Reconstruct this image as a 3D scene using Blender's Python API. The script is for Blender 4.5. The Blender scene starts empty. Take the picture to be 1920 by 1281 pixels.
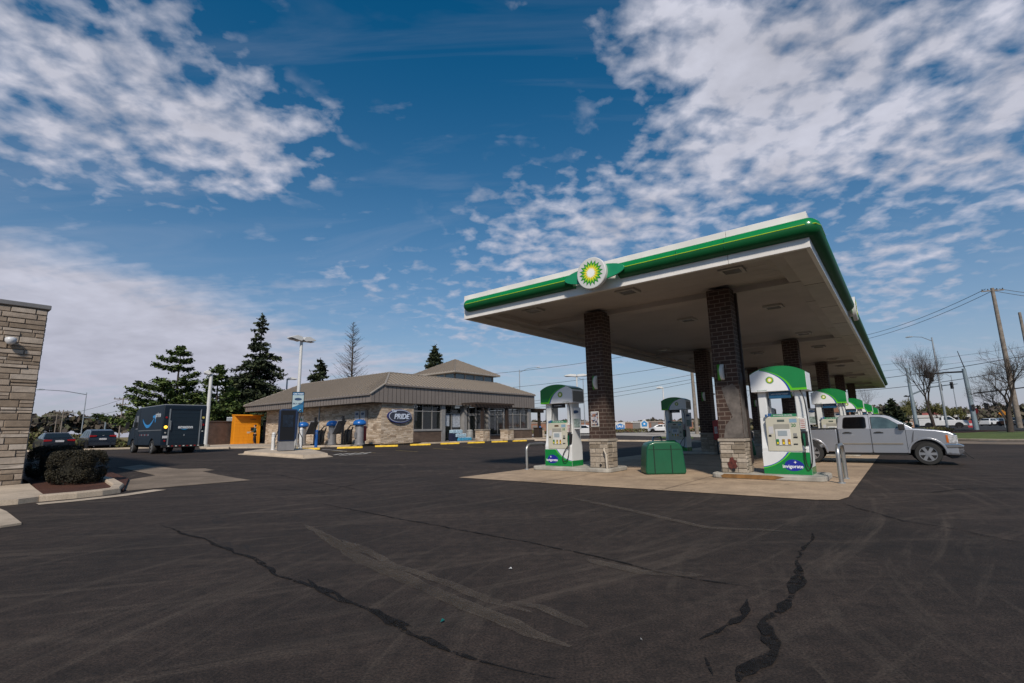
import bpy, math, random
from mathutils import Vector, Matrix, Euler
R=math.radians; PI=math.pi
scn=bpy.context.scene; COL=scn.collection
random.seed(7)
# ------------------------------------------------------------------ camera and frames
F_PX,PITCH,ROLL,EYE=915.54,0.1784,-0.0188,1.5
cp,sp,cr,sr=math.cos(PITCH),math.sin(PITCH),math.cos(ROLL),math.sin(ROLL)
FW=Vector((0,cp,sp)); RT=Vector((cr,-sr*sp,sr*cp)); UP=Vector((-sr,-cr*sp,cr*cp))
cam=bpy.data.cameras.new('camera'); co=bpy.data.objects.new('camera',cam); COL.objects.link(co)
co.matrix_world=Matrix(((RT.x,UP.x,-FW.x,0),(RT.y,UP.y,-FW.y,0),(RT.z,UP.z,-FW.z,EYE),(0,0,0,1)))
cam.sensor_width=36; cam.lens=36*F_PX/1920; cam.clip_end=3000; cam.clip_start=.05
scn.camera=co
AX,AY,YAW=-1.7209,17.2888,0.6668           # canopy frame (u along the front edge, v away)
SX,SY,SYAW=-10.0834,37.6733,0.6584         # shop frame (a along the shop front, b along its left side)
def C(u,v,z=0):
    s,c=math.sin(YAW),math.cos(YAW); return Vector((AX+u*c+v*s,AY-u*s+v*c,z))
def S(a,b,z=0):
    s,c=math.sin(SYAW),math.cos(SYAW); return Vector((SX+a*s-b*c,SY+a*c+b*s,z))
CR=-YAW; SR=PI/2-SYAW
def ss(t): t=min(max(t,0.),1.); return t*t*(3-2*t)
def gz(x,y):                                # height of the lot: flat at the pumps, gently rising away from them
    s,c=math.sin(YAW),math.cos(YAW); dx,dy=x-AX,y-AY; a,b=dx*c-dy*s,dx*s+dy*c
    du=max(-3-a,0,a-16); dv=max(b-66,0)
    return .48*ss(math.hypot(du,dv)/16)*ss((y-6)/14)
def ray(q): return FW+RT*((q[0]-960)/F_PX)+UP*((640.5-q[1])/F_PX)
def G(px,py,dz=0):                          # ground point seen at a place of the photo
    d=ray((px,py)); o=Vector((0,0,EYE)); t=1.; lo=1.
    while t<3000:
        P=o+d*t
        if P.z<gz(P.x,P.y): break
        lo=t; t*=1.01
    hi=t
    for _ in range(30):
        m=(lo+hi)/2; P=o+d*m
        if P.z<gz(P.x,P.y): hi=m
        else: lo=m
    P=o+d*hi; P.z+=dz; return P
def AT(px,py,dist):
    d=ray((px,py)); return Vector((0,0,EYE))+d*(dist/math.hypot(d.x,d.y))
def gd(px,dist):                            # ground point in direction px at a distance
    P=AT(px,800,dist); P.z=gz(P.x,P.y); return P
# ------------------------------------------------------------------ materials
MATS={}
def lin(c):
    if isinstance(c,str):
        c=[int(c[i:i+2],16)/255 for i in (0,2,4)]; c=[x/12.92 if x<=.04045 else ((x+.055)/1.055)**2.4 for x in c]
    return (c[0],c[1],c[2],1)
class NT:
    def __init__(s,tree): s.t=tree; s.n=tree.nodes; s.l=tree.links
    def new(s,k,**kw):
        n=s.n.new(k)
        for a,b in kw.items():
            if hasattr(n,a) and a!='inputs': setattr(n,a,b)
        return n
    def set(s,i,v):
        if isinstance(v,bpy.types.NodeSocket): s.l.new(v,i)
        else: i.default_value=v
    def math(s,op,a,b=None,clamp=False):
        n=s.new('ShaderNodeMath',operation=op,use_clamp=clamp); s.set(n.inputs[0],a)
        if b is not None: s.set(n.inputs[1],b)
        return n.outputs[0]
    def mix(s,f,a,b,mode='MIX'):
        n=s.new('ShaderNodeMix',data_type='RGBA',blend_type=mode); s.set(n.inputs[0],f); s.set(n.inputs[6],a); s.set(n.inputs[7],b); return n.outputs[2]
    def ramp(s,f,stops,interp='LINEAR'):
        n=s.new('ShaderNodeValToRGB'); s.set(n.inputs[0],f); n.color_ramp.interpolation=interp; e=n.color_ramp.elements
        while len(e)<len(stops): e.new(.5)
        for k,(p,c) in zip(e,stops): k.position=p; k.color=c if len(c)==4 else (*c,1)
        return n.outputs[0]
    def noise(s,v,sc,det=4,ro=.55,dist=0):
        n=s.new('ShaderNodeTexNoise'); s.set(n.inputs['Vector'],v); s.set(n.inputs['Scale'],sc); n.inputs['Detail'].default_value=det; n.inputs['Roughness'].default_value=ro; n.inputs['Distortion'].default_value=dist
        return n.outputs[0]
    def mapr(s,v,a,b,c=0,d=1):
        n=s.new('ShaderNodeMapRange'); s.set(n.inputs[0],v)
        for i,x in enumerate((a,b,c,d)): n.inputs[i+1].default_value=x
        return n.outputs[0]
def mat(name,col,rough=.6,metal=0,var=.12,vs=3.,bump=0,bs=60.,spec=.5,emit=None,alpha=None,trans=0,coat=0,attr=None):
    if name in MATS: return MATS[name]
    m=bpy.data.materials.new(name); m.use_nodes=True; t=NT(m.node_tree); b=t.n['Principled BSDF']
    tc=t.new('ShaderNodeTexCoord').outputs['Object']; c=lin(col)
    if attr:                                 # a tone of its own for every stone / leaf, stored on the faces
        a=t.new('ShaderNodeAttribute',attribute_name='rnd').outputs['Fac']
        base=t.ramp(a,[(i/(len(attr)-1),lin(x)) for i,x in enumerate(attr)])
    else: base=c
    if var:
        n=t.noise(tc,vs,5); f=t.mapr(n,.3,.7,1-var,1+var)
        vm=t.new('ShaderNodeVectorMath',operation='SCALE'); t.set(vm.inputs[0],base if attr else c[:3]); t.set(vm.inputs[3],f); base=vm.outputs[0]
    t.set(b.inputs['Base Color'],base); b.inputs['Roughness'].default_value=rough; b.inputs['Metallic'].default_value=metal; b.inputs['Specular IOR Level'].default_value=spec
    if coat: b.inputs['Coat Weight'].default_value=coat; b.inputs['Coat Roughness'].default_value=.05
    if bump:
        n=t.noise(tc,bs,4); bn=t.new('ShaderNodeBump'); bn.inputs['Strength'].default_value=bump; bn.inputs['Distance'].default_value=.01; t.set(bn.inputs['Height'],n); t.l.new(bn.outputs[0],b.inputs['Normal'])
    if emit: b.inputs['Emission Color'].default_value=lin(emit[0]); b.inputs['Emission Strength'].default_value=emit[1]
    if trans: b.inputs['Transmission Weight'].default_value=trans
    if alpha is not None: b.inputs['Alpha'].default_value=alpha
    MATS[name]=m; return m
def brick_mat(name,c1,c2,mortar,bw,bh,ms=.012,rough=.85,bump=.5,stain=.25):
    m=bpy.data.materials.new(name); m.use_nodes=True; t=NT(m.node_tree); b=t.n['Principled BSDF']
    uv=t.new('ShaderNodeTexCoord').outputs['UV']
    k=t.new('ShaderNodeTexBrick'); k.inputs['Scale'].default_value=1; t.l.new(uv,k.inputs['Vector'])
    k.inputs['Color1'].default_value=lin(c1);k.inputs['Color2'].default_value=lin(c2);k.inputs['Mortar'].default_value=lin(mortar)
    k.inputs['Mortar Size'].default_value=ms;k.inputs['Brick Width'].default_value=bw;k.inputs['Row Height'].default_value=bh;k.inputs['Mortar Smooth'].default_value=.2
    n=t.noise(uv,2.,6); n2=t.noise(uv,40,3)
    f=t.math('MULTIPLY',t.mapr(n,.3,.7,1-stain,1+stain),t.mapr(n2,.3,.7,.88,1.12))
    vm=t.new('ShaderNodeVectorMath',operation='SCALE'); t.set(vm.inputs[0],k.outputs[0]); t.set(vm.inputs[3],f); t.l.new(vm.outputs[0],b.inputs['Base Color'])
    b.inputs['Roughness'].default_value=rough
    bn=t.new('ShaderNodeBump'); bn.inputs['Strength'].default_value=bump; bn.inputs['Distance'].default_value=.015
    h=t.math('ADD',t.math('MULTIPLY',k.outputs[1],-1.),t.math('MULTIPLY',n2,.3)); t.set(bn.inputs['Height'],h); t.l.new(bn.outputs[0],b.inputs['Normal'])
    MATS[name]=m; return m
# ------------------------------------------------------------------ mesh builder
class MB:
    def __init__(s): s.v=[];s.f=[];s.m=[];s.r=[]
    def face(s,idx,m=0,r=0): s.f.append(tuple(idx)); s.m.append(m); s.r.append(r)
    def add(s,vs,fs,m=0,r=0):
        o=len(s.v); s.v+= [tuple(v) for v in vs]
        for f in fs: s.face([i+o for i in f],m,r)
        return s
    def box(s,c,d,m=0,rz=0,r=0,M=None):
        x,y,z=[k/2 for k in d]; vs=[Vector((sx*x,sy*y,sz*z)) for sz in (-1,1) for sy in (-1,1) for sx in (-1,1)]
        if M is None: M=Matrix.Rotation(rz,3,'Z') if rz else None
        vs=[(M@v if M else v)+Vector(c) for v in vs]
        return s.add(vs,[(0,2,3,1),(4,5,7,6),(0,1,5,4),(2,6,7,3),(0,4,6,2),(1,3,7,5)],m,r)
    def bx(s,x0,x1,y0,y1,z0,z1,m=0): return s.box(((x0+x1)/2,(y0+y1)/2,(z0+z1)/2),(x1-x0,y1-y0,z1-z0),m)
    def ext(s,poly,o,A,B,N,m=0,r=0,caps=True):       # polygon in the A/B plane pushed along N
        o,A,B,N=Vector(o),Vector(A),Vector(B),Vector(N); n=len(poly)
        a=sum(poly[i][0]*poly[(i+1)%n][1]-poly[(i+1)%n][0]*poly[i][1] for i in range(n))
        if (A.cross(B).dot(N)>0)==(a<0): poly=poly[::-1]
        p=[o+A*x+B*y for x,y in poly]; q=[k+N for k in p]
        fs=[(i,(i+1)%n,n+(i+1)%n,n+i) for i in range(n)]
        if caps: fs+=[tuple(range(n))[::-1],tuple(range(n,2*n))]
        return s.add(p+q,fs,m,r)
    def cyl(s,p0,p1,r0,r1=None,n=12,m=0,caps=True,r=0):
        p0,p1=Vector(p0),Vector(p1); r1=r0 if r1 is None else r1; d=(p1-p0).normalized()
        a=d.orthogonal().normalized(); b=d.cross(a); vs=[]
        for P,q in ((p0,r0),(p1,r1)):
            for i in range(n): t=2*PI*i/n; vs.append(P+(a*math.cos(t)+b*math.sin(t))*q)
        fs=[(i,(i+1)%n,n+(i+1)%n,n+i) for i in range(n)]
        if caps: fs+=[tuple(range(n))[::-1],tuple(range(n,2*n))]
        return s.add(vs,fs,m,r)
    def tube(s,path,rad,n=8,m=0,closed=False,r=0):
        P=[Vector(p) for p in path]; o=len(s.v); k=len(P); prev=None
        for i,p in enumerate(P):
            d=(P[min(i+1,k-1)]-P[max(i-1,0)])
            d=d.normalized() if d.length>1e-9 else Vector((0,0,1))
            a=(prev-d*prev.dot(d)) if prev is not None else d.orthogonal()
            if a.length<1e-6: a=d.orthogonal()
            a.normalize(); prev=a; b=d.cross(a); q=rad[i] if isinstance(rad,(list,tuple)) else rad
            for j in range(n): t=2*PI*j/n; s.v.append(tuple(p+(a*math.cos(t)+b*math.sin(t))*q))
        for i in range(k-1):
            for j in range(n): s.face((o+i*n+j,o+i*n+(j+1)%n,o+(i+1)*n+(j+1)%n,o+(i+1)*n+j),m,r)
        s.face([o+j for j in range(n)][::-1],m,r); s.face([o+(k-1)*n+j for j in range(n)],m,r)
        return s
    def lathe(s,prof,c=(0,0,0),n=24,m=0,M=None,caps=True):
        o=len(s.v); c=Vector(c)
        for (q,z) in prof:
            for j in range(n):
                v=Vector((q*math.cos(2*PI*j/n),q*math.sin(2*PI*j/n),z)); v=(M@v if M else v)+c; s.v.append(tuple(v))
        for i in range(len(prof)-1):
            for j in range(n): s.face((o+i*n+j,o+i*n+(j+1)%n,o+(i+1)*n+(j+1)%n,o+(i+1)*n+j),m)
        if caps: s.face([o+j for j in range(n)][::-1],m); s.face([o+(len(prof)-1)*n+j for j in range(n)],m)
        return s
    def quad(s,a,b,c,d,m=0,r=0): return s.add([a,b,c,d],[(0,1,2,3)],m,r)
    def stones(s,o,du,w,h,n,rows=(.09,.2),lens=(.2,.6),dep=.03,m=0,gap=.012):   # random ashlar courses, every stone its own block
        o,du,n=Vector(o),Vector(du).normalized(),Vector(n).normalized(); z=0; up=Vector((0,0,1))
        while z<h-.02:
            rh=random.uniform(*rows); 
            if h-z-rh<rows[0]*.7: rh=h-z
            x=0
            while x<w-.01:
                l=random.uniform(*lens)
                if w-x-l<lens[0]*.7: l=w-x
                parts=[(z,rh)]
                if rh>rows[1]*.8 and random.random()<.35: parts=[(z,rh*.5),(z+rh*.5,rh*.5)]
                for (zz,hh) in parts:
                    d=random.uniform(.3,1)*dep; g=gap/2; c=min(.012,hh*.15)
                    b=[o+du*(x+g)+up*(zz+g),o+du*(x+l-g)+up*(zz+g),o+du*(x+l-g)+up*(zz+hh-g),o+du*(x+g)+up*(zz+hh-g)]
                    f=[o+du*(x+g+c)+up*(zz+g+c)+n*(d+random.uniform(-.3,.3)*dep*.6),o+du*(x+l-g-c)+up*(zz+g+c)+n*(d+random.uniform(-.3,.3)*dep*.6),
                       o+du*(x+l-g-c)+up*(zz+hh-g-c)+n*(d+random.uniform(-.3,.3)*dep*.6),o+du*(x+g+c)+up*(zz+hh-g-c)+n*(d+random.uniform(-.3,.3)*dep*.6)]
                    fs=[(4,5,6,7),(0,1,5,4),(1,2,6,5),(2,3,7,6),(3,0,4,7)]
                    if du.cross(up).dot(n)<0: fs=[q[::-1] for q in fs]
                    s.add(b+f,fs,m,random.random())
                x+=l
            z+=rh
        return s
    def leaf(s,p,sz,nrm=None,m=0,asp=1.6,r=None):
        d=Vector((random.gauss(0,1),random.gauss(0,1),random.gauss(0,1))).normalized() if nrm is None else Vector(nrm).normalized()
        e=d.orthogonal().normalized(); e=Matrix.Rotation(random.uniform(0,2*PI),3,d)@e; f=d.cross(e); p=Vector(p)
        a,b=e*sz*asp*.5,f*sz*.5
        return s.add([p-a,p-b,p+a,p+b],[(0,1,2,3)],m,random.random() if r is None else r)
    def build(s,name,mats,parent=None,bevel=0,smooth=None,seg=2,**tags):
        me=bpy.data.meshes.new(name); me.from_pydata(s.v,[],s.f)
        if not isinstance(mats,(list,tuple)): mats=[mats]
        for k in mats: me.materials.append(k)
        me.polygons.foreach_set('material_index',s.m)
        at=me.attributes.new('rnd','FLOAT','FACE'); at.data.foreach_set('value',[float(x) for x in s.r])
        if len(s.f)<30000:
            uv=me.uv_layers.new(name='UVMap').data
            for p in me.polygons:
                n=p.normal
                if abs(n.z)>.75: 
                    for li in p.loop_indices: v=me.vertices[me.loops[li].vertex_index].co; uv[li].uv=(v.x,v.y)
                else:
                    t=Vector((-n.y,n.x,0)).normalized()
                    for li in p.loop_indices: v=me.vertices[me.loops[li].vertex_index].co; uv[li].uv=(v.dot(t),v.z)
        if smooth is not None:
            me.polygons.foreach_set('use_smooth',[True]*len(me.polygons)); me.set_sharp_from_angle(angle=R(smooth))
        me.update(); o=bpy.data.objects.new(name,me); COL.objects.link(o)
        if parent: o.parent=parent
        if bevel:
            b=o.modifiers.new('bevel','BEVEL'); b.width=bevel; b.segments=seg; b.limit_method='ANGLE'; b.angle_limit=R(35)
        for a,b in tags.items(): o[a]=b
        return o
def tag(o,label=None,cat=None,group=None,kind=None):
    if label:o['label']=label
    if cat:o['category']=cat
    if group:o['group']=group
    if kind:o['kind']=kind
    return o
def thing(name,label,cat,loc=(0,0,0),rz=0,group=None):
    o=bpy.data.objects.new(name,None); COL.objects.link(o); o.location=loc; o.rotation_euler=(0,0,rz); o.empty_display_size=.2
    return tag(o,label,cat,group)
def kids(o): return KIDS.get(o.name,[]) 
def tree_of(o): return [c for c in COL.objects if c.parent==o]
def copy_tree(o,parent=None):
    c=o.copy(); COL.objects.link(c)
    if parent: c.parent=parent
    for ch in tree_of(o): copy_tree(ch,c)
    return c
def dup(o,loc,rz=None,label=None):
    c=copy_tree(o); c.location=loc
    if rz is not None: c.rotation_euler=(0,0,rz)
    if label: c['label']=label
    return c
def text(name,s,size,m,parent,loc,rot,ext=.004,bold=0,ax='CENTER',shear=0,sx=1):
    cu=bpy.data.curves.new(name,'FONT'); cu.body=s; cu.size=size; cu.extrude=ext; cu.offset=bold; cu.align_x=ax; cu.align_y='CENTER'; cu.shear=shear; cu.resolution_u=3
    to=bpy.data.objects.new(name+'_c',cu); COL.objects.link(to); bpy.context.view_layer.update()
    me=bpy.data.meshes.new_from_object(to.evaluated_get(bpy.context.evaluated_depsgraph_get())); bpy.data.objects.remove(to)
    me.materials.clear(); me.materials.append(m); me.name=name
    o=bpy.data.objects.new(name,me); COL.objects.link(o); o.parent=parent; o.location=loc; o.rotation_euler=rot; o.scale=(sx,1,1)
    return o
X,Y,Z=Vector((1,0,0)),Vector((0,1,0)),Vector((0,0,1))
def star(n,ro,ri,ph=0): return [((ro if i%2==0 else ri)*math.cos(ph+PI*i/n),(ro if i%2==0 else ri)*math.sin(ph+PI*i/n)) for i in range(2*n)]
def circ(r,n=32,cx=0,cy=0,ry=None): return [(cx+r*math.cos(2*PI*i/n),cy+(ry or r)*math.sin(2*PI*i/n)) for i in range(n)]
# ------------------------------------------------------------------ palette
white=mat('white_paint','c9c9c6',.45,var=.05); offw=mat('dispenser_white','d2d4d4',.38,var=.05)
green=mat('green_plastic',(.005,.20,.045),.25,var=.06,coat=.3); lime=mat('lime_stripe',(.10,.50,.01),.3,var=.04)
dgreen=mat('dark_green_plastic',(.008,.10,.05),.3); blue=mat('blue_stripe',(.01,.05,.35),.3,var=.05)
yellow=mat('yellow_petal',(.85,.62,.02),.4,var=.03); ylw=mat('yellow_paint',(.72,.46,.03),.7,var=.25,vs=6)
black=mat('black_plastic',(.012,.012,.014),.45); dark=mat('dark_void',(.006,.006,.007),.8)
steel=mat('brushed_steel',(.42,.41,.39),.38,.85,var=.1); galv=mat('galvanised_steel',(.35,.38,.4),.5,.6)
beige=mat('beige_panel','b9b6a6',.5,var=.05); rubber=mat('tyre_rubber',(.018,.018,.018),.8,var=.2)
glass_dark=mat('dark_glass',(.008,.01,.012),.05,var=0,spec=.6); chrome=mat('chrome',(.62,.62,.62),.16,1,var=0)
conc=mat('concrete',(.36,.32,.27),.85,var=.18,vs=1.5,bump=.4,bs=30); conc2=mat('island_concrete',(.34,.32,.28),.85,var=.3,vs=2.5,bump=.5,bs=25)
brick=brick_mat('dark_brick',(.052,.027,.019),(.036,.02,.015),(.14,.11,.09),.31,.127,.013)
brown=mat('brown_timber',(.028,.017,.012),.7,var=.25,vs=8); tan=mat('tan_metal',(.20,.165,.14),.45,var=.06)
# ================================================================== SKY AND SUN
SUN_EL,SUN_AZ=R(40),R(182)                 # azimuth clockwise from +Y: behind the camera
w=bpy.data.worlds.new('World'); scn.world=w; w.use_nodes=True; t=NT(w.node_tree)
bg=t.n['Background']
sky=t.new('ShaderNodeTexSky',sky_type='NISHITA'); sky.sun_disc=False; sky.sun_elevation=SUN_EL; sky.sun_rotation=SUN_AZ; sky.air_density=1.0; sky.dust_density=.4; sky.ozone_density=3
d=t.new('ShaderNodeTexCoord').outputs['Generated']; sx=t.new('ShaderNodeSeparateXYZ'); t.set(sx.inputs[0],d); dx,dy,dz=sx.outputs
yy=t.math('MAXIMUM',dy,.08); a=t.math('DIVIDE',dx,yy); e=t.math('DIVIDE',dz,yy)
def ae(px,py): r=ray((px,py)); return r.x/r.y,r.z/r.y
def blob(px,py,ax,ay,rot,wt,sharp=1.0):
    a0,e0=ae(px,py); c,s_=math.cos(R(rot)),math.sin(R(rot))
    da=t.math('SUBTRACT',a,a0); de=t.math('SUBTRACT',e,e0)
    p=t.math('DIVIDE',t.math('ADD',t.math('MULTIPLY',da,c),t.math('MULTIPLY',de,s_)),ax/F_PX)
    q=t.math('DIVIDE',t.math('SUBTRACT',t.math('MULTIPLY',de,c),t.math('MULTIPLY',da,s_)),ay/F_PX)
    r2=t.math('ADD',t.math('MULTIPLY',p,p),t.math('MULTIPLY',q,q))
    r4=t.math('MULTIPLY',r2,r2) if sharp>1 else r2
    return t.math('MULTIPLY',t.math('EXPONENT',t.math('MULTIPLY',r4,-1.)),wt)
def total(bl):
    o=bl[0]
    for b in bl[1:]: o=t.math('ADD',o,b)
    return o
# banks of cloud, each an ellipse of directions (rot is counter-clockwise)
puffs=total([blob(140,150,420,240,-22,.72,2),blob(450,255,200,80,-20,.5),blob(430,345,120,35,8,.35),blob(1640,150,520,290,-8,.82,2),
  blob(1270,60,210,120,-35,.45,2),blob(1360,340,290,130,8,.45),blob(1020,460,170,140,15,.50),blob(1190,410,130,80,20,.34),blob(960,590,260,60,5,.3),blob(660,520,130,60,10,.3),blob(620,215,90,40,0,.22),blob(1690,520,190,90,15,.46),blob(980,5,40,20,0,.3)])
bank=total([blob(40,600,520,165,-14,.8,2),blob(420,660,420,95,-12,.35,2),blob(640,510,200,50,10,.14),blob(900,690,600,60,0,.22),blob(1750,650,300,70,0,.2)])
dd=t.math('ADD',t.math('MAXIMUM',dz,0.),.20)
P=t.new('ShaderNodeCombineXYZ'); t.set(P.inputs[0],t.math('DIVIDE',dx,dd)); t.set(P.inputs[1],t.math('DIVIDE',dy,dd))
wob=t.new('ShaderNodeVectorMath',operation='MULTIPLY'); t.set(wob.inputs[0],P.outputs[0]); wob.inputs[1].default_value=(1.0,1.05,1)
n1=t.noise(wob.outputs[0],13.,5,.5,.15); n2=t.noise(wob.outputs[0],2.6,3,.5,.3)
nn=t.math('ADD',t.math('MULTIPLY',n1,.7),t.math('MULTIPLY',n2,.3))
dens1=t.mapr(t.math('ADD',t.math('MULTIPLY',nn,2.1),t.math('MULTIPLY',puffs,.62)),1.20,1.68); dens1=t.math('MULTIPLY',dens1,t.mapr(puffs,.03,.22)); 
wv=t.new('ShaderNodeVectorMath',operation='MULTIPLY'); t.set(wv.inputs[0],P.outputs[0]); wv.inputs[1].default_value=(.8,3.,1)
n3=t.math('ADD',t.math('MULTIPLY',t.noise(wv.outputs[0],2.2,6,.55,.5),.7),t.math('MULTIPLY',n1,.3))
dens2=t.mapr(t.math('ADD',n3,t.math('MULTIPLY',bank,.62)),.60,.98)
cirr=t.math('MULTIPLY',t.mapr(t.noise(wv.outputs[0],.9,6,.6,1.5),.5,.8),.16)
dens=t.math('MAXIMUM',t.math('MAXIMUM',dens1,dens2),cirr,True)
dens=t.math('MULTIPLY',dens,.93,True)
# blue of the clear sky: Nishita, deepened
sk=t.new('ShaderNodeHueSaturation'); sk.inputs['Saturation'].default_value=1.42; sk.inputs['Hue'].default_value=.489; sk.inputs['Value'].default_value=.67; t.l.new(sky.outputs[0],sk.inputs['Color'])
hz=t.math('POWER',t.math('SUBTRACT',1.,t.math('MAXIMUM',dz,0.),True),3.8)
skyc=t.mix(t.math('MULTIPLY',hz,.86),sk.outputs[0],(3.1,3.2,4.15,1))
shade=t.mapr(t.math('ADD',t.noise(wob.outputs[0],4.,5,.55,.2),t.math('MULTIPLY',n1,.4)),.45,1.0,.66,1.06)
cl=t.new('ShaderNodeVectorMath',operation='SCALE'); cl.inputs[0].default_value=(5.3,5.35,6.1); t.set(cl.inputs[3],shade)
lowc=t.mix(t.math('MULTIPLY',hz,.85),cl.outputs[0],(3.3,3.3,4.15,1))
fin=t.mix(dens,skyc,lowc)
t.set(bg.inputs['Color'],fin); bg.inputs['Strength'].default_value=.10
sun=bpy.data.lights.new('sun','SUN'); sun.energy=3.0; sun.angle=R(5); sun.color=(1,.91,.80)
so=bpy.data.objects.new('sun',sun); COL.objects.link(so)
sd=Vector((math.sin(SUN_AZ)*math.cos(SUN_EL),math.cos(SUN_AZ)*math.cos(SUN_EL),math.sin(SUN_EL)))
so.rotation_euler=sd.to_track_quat('Z','Y').to_euler(); so.location=(0,-20,30)
scn.view_settings.view_transform='Standard'; scn.view_settings.look='None'; scn.view_settings.exposure=.35; scn.view_settings.gamma=1
# ================================================================== GROUND
def ground_mat(name,c,vlo=.7,vhi=1.35,fine=90,streak=None,rough=.9,bump=.6,tar=None,arcs=0,fa=1.,oil=0):
    m=bpy.data.materials.new(name); m.use_nodes=True; t=NT(m.node_tree); b=t.n['Principled BSDF']
    g=t.new('ShaderNodeNewGeometry').outputs['Position']
    n1=t.noise(g,.22,6,.6,.4); n2=t.noise(g,1.7,6,.65,.3); n3=t.noise(g,fine,2,.6)
    f=t.math('MULTIPLY',t.mapr(n1,.3,.7,vlo,vhi),t.mapr(n2,.3,.7,.8,1.22)); f=t.math('MULTIPLY',f,t.mapr(n3,.3,.7,1-.65*fa,1+.75*fa))
    base=lin(c)
    vm=t.new('ShaderNodeVectorMath',operation='SCALE'); vm.inputs[0].default_value=base[:3]; t.set(vm.inputs[3],f); out=vm.outputs[0]
    if streak:
        w_=t.new('ShaderNodeMapping'); w_.inputs['Rotation'].default_value=(0,0,streak[1]); w_.inputs['Scale'].default_value=(.10,1.1,1); t.l.new(g,w_.inputs['Vector'])
        n4=t.noise(w_.outputs[0],1.3,6,.65,.5); out=t.mix(t.math('MULTIPLY',t.mapr(n4,.52,.78),streak[2]),out,lin(streak[0]))
        w2=t.new('ShaderNodeMapping'); w2.inputs['Rotation'].default_value=(0,0,streak[1]+.9); w2.inputs['Scale'].default_value=(.16,1.6,1); t.l.new(g,w2.inputs['Vector'])
        n5=t.noise(w2.outputs[0],1.1,6,.7,.8); out=t.mix(t.math('MULTIPLY',t.mapr(n5,.5,.8),.55),out,lin(tuple(x*.5 for x in base[:3])))
    if oil:
        no=t.noise(g,.55,5,.6,.6); out=t.mix(t.math('MULTIPLY',t.mapr(no,.54,.74),.6),out,(.085,.062,.045,1)); no=t.noise(g,3.,4,.6); out=t.mix(t.math('MULTIPLY',t.mapr(no,.62,.74),.5),out,(.10,.075,.055,1))
    if arcs:
        n8=t.noise(g,7.,5,.65); vm=t.new('ShaderNodeVectorMath',operation='SCALE'); t.set(vm.inputs[0],out); t.set(vm.inputs[3],t.mapr(n8,.3,.7,.62,1.42)); out=vm.outputs[0]
        for (cx_,cy_,k_,c_,am) in ((-9.,20.,1.7,(.11,.085,.065,1),.75),(9.5,2.,2.3,(.10,.078,.060,1),.65),(2.,-6.,1.5,(.010,.008,.007,1),.6),(-16.,6.,2.1,(.011,.009,.008,1),.5)):
            s3=t.new('ShaderNodeSeparateXYZ'); t.l.new(g,s3.inputs[0]); ax_=t.math('SUBTRACT',s3.outputs[0],cx_); ay_=t.math('SUBTRACT',s3.outputs[1],cy_)
            r_=t.math('SQRT',t.math('ADD',t.math('MULTIPLY',ax_,ax_),t.math('MULTIPLY',ay_,ay_))); th=t.math('ARCTAN2',ay_,ax_)
            cv=t.new('ShaderNodeCombineXYZ'); t.set(cv.inputs[0],t.math('MULTIPLY',r_,k_)); t.set(cv.inputs[1],t.math('MULTIPLY',th,1.6)); nz=t.noise(cv.outputs[0],1.6,5,.7,.15)
            out=t.mix(t.math('MULTIPLY',t.math('MULTIPLY',t.mapr(nz,.54,.76),t.mapr(n3,.3,.7,.4,1.2)),am,True),out,c_)
    if tar:
        vo=t.new('ShaderNodeTexVoronoi',feature='DISTANCE_TO_EDGE'); vo.inputs['Scale'].default_value=tar; ds=t.new('ShaderNodeVectorMath',operation='ADD'); t.l.new(g,ds.inputs[0])
        nn_=t.new('ShaderNodeTexNoise'); nn_.inputs['Scale'].default_value=.8; nn_.inputs['Detail'].default_value=5; t.l.new(g,nn_.inputs['Vector']); sc=t.new('ShaderNodeVectorMath',operation='SCALE'); sc.inputs[3].default_value=2.2; t.l.new(nn_.outputs[1],sc.inputs[0]); t.l.new(sc.outputs[0],ds.inputs[1]); t.l.new(ds.outputs[0],vo.inputs['Vector'])
        k=t.mapr(vo.outputs[0],.0,.0035,1,0); k=t.math('MULTIPLY',k,t.mapr(t.noise(g,.35,3),.5,.56)); out=t.mix(k,out,(.012,.011,.011,1))
    t.set(b.inputs['Base Color'],out); b.inputs['Roughness'].default_value=rough; b.inputs['Specular IOR Level'].default_value=.35
    bn=t.new('ShaderNodeBump'); bn.inputs['Strength'].default_value=bump; bn.inputs['Distance'].default_value=.008; t.set(bn.inputs['Height'],t.math('ADD',n3,t.math('MULTIPLY',t.noise(g,25,3),.8))); t.l.new(bn.outputs[0],b.inputs['Normal'])
    MATS[name]=m; return m
asph=ground_mat('asphalt',(.0275,.0190,.0146),.55,1.5,fine=55,bump=1.0,arcs=1,streak=((.080,.060,.046),-.25,.6),tar=.16)
asph2=ground_mat('new_asphalt',(.027,.026,.026),.9,1.1)
padm=ground_mat('pad_concrete',(.40,.295,.20),.84,1.12,30,fa=.22,oil=1,streak=((.36,.25,.18),.6,.5),rough=.85,bump=.3)
curbm=ground_mat('kerb_concrete',(.44,.36,.275),.82,1.14,60,fa=.3,rough=.85,bump=.3)
grassm=ground_mat('grass_ground',(.075,.10,.022),.7,1.4,20); drym=ground_mat('dry_grass',(.17,.13,.05),.7,1.35,15)
mulch=ground_mat('mulch',(.065,.025,.015),.8,1.2,30); patchm=ground_mat('worn_concrete_patch',(.20,.155,.115),.6,1.35,60,fa=.5,streak=((.08,.065,.05),.4,.7))
def struct(o): o['kind']='structure'; return o
xs=[-900,-500,-300,-200,-150,-120,-100]+[k*2 for k in range(-45,60)]+[125,150,200,300,500,900]
ys=[-300,-120,-60,-30,-15,-8,-4]+[k*1.5 for k in range(0,80)]+[125,135,150,175,200,260,350,500,900,1500]
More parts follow.
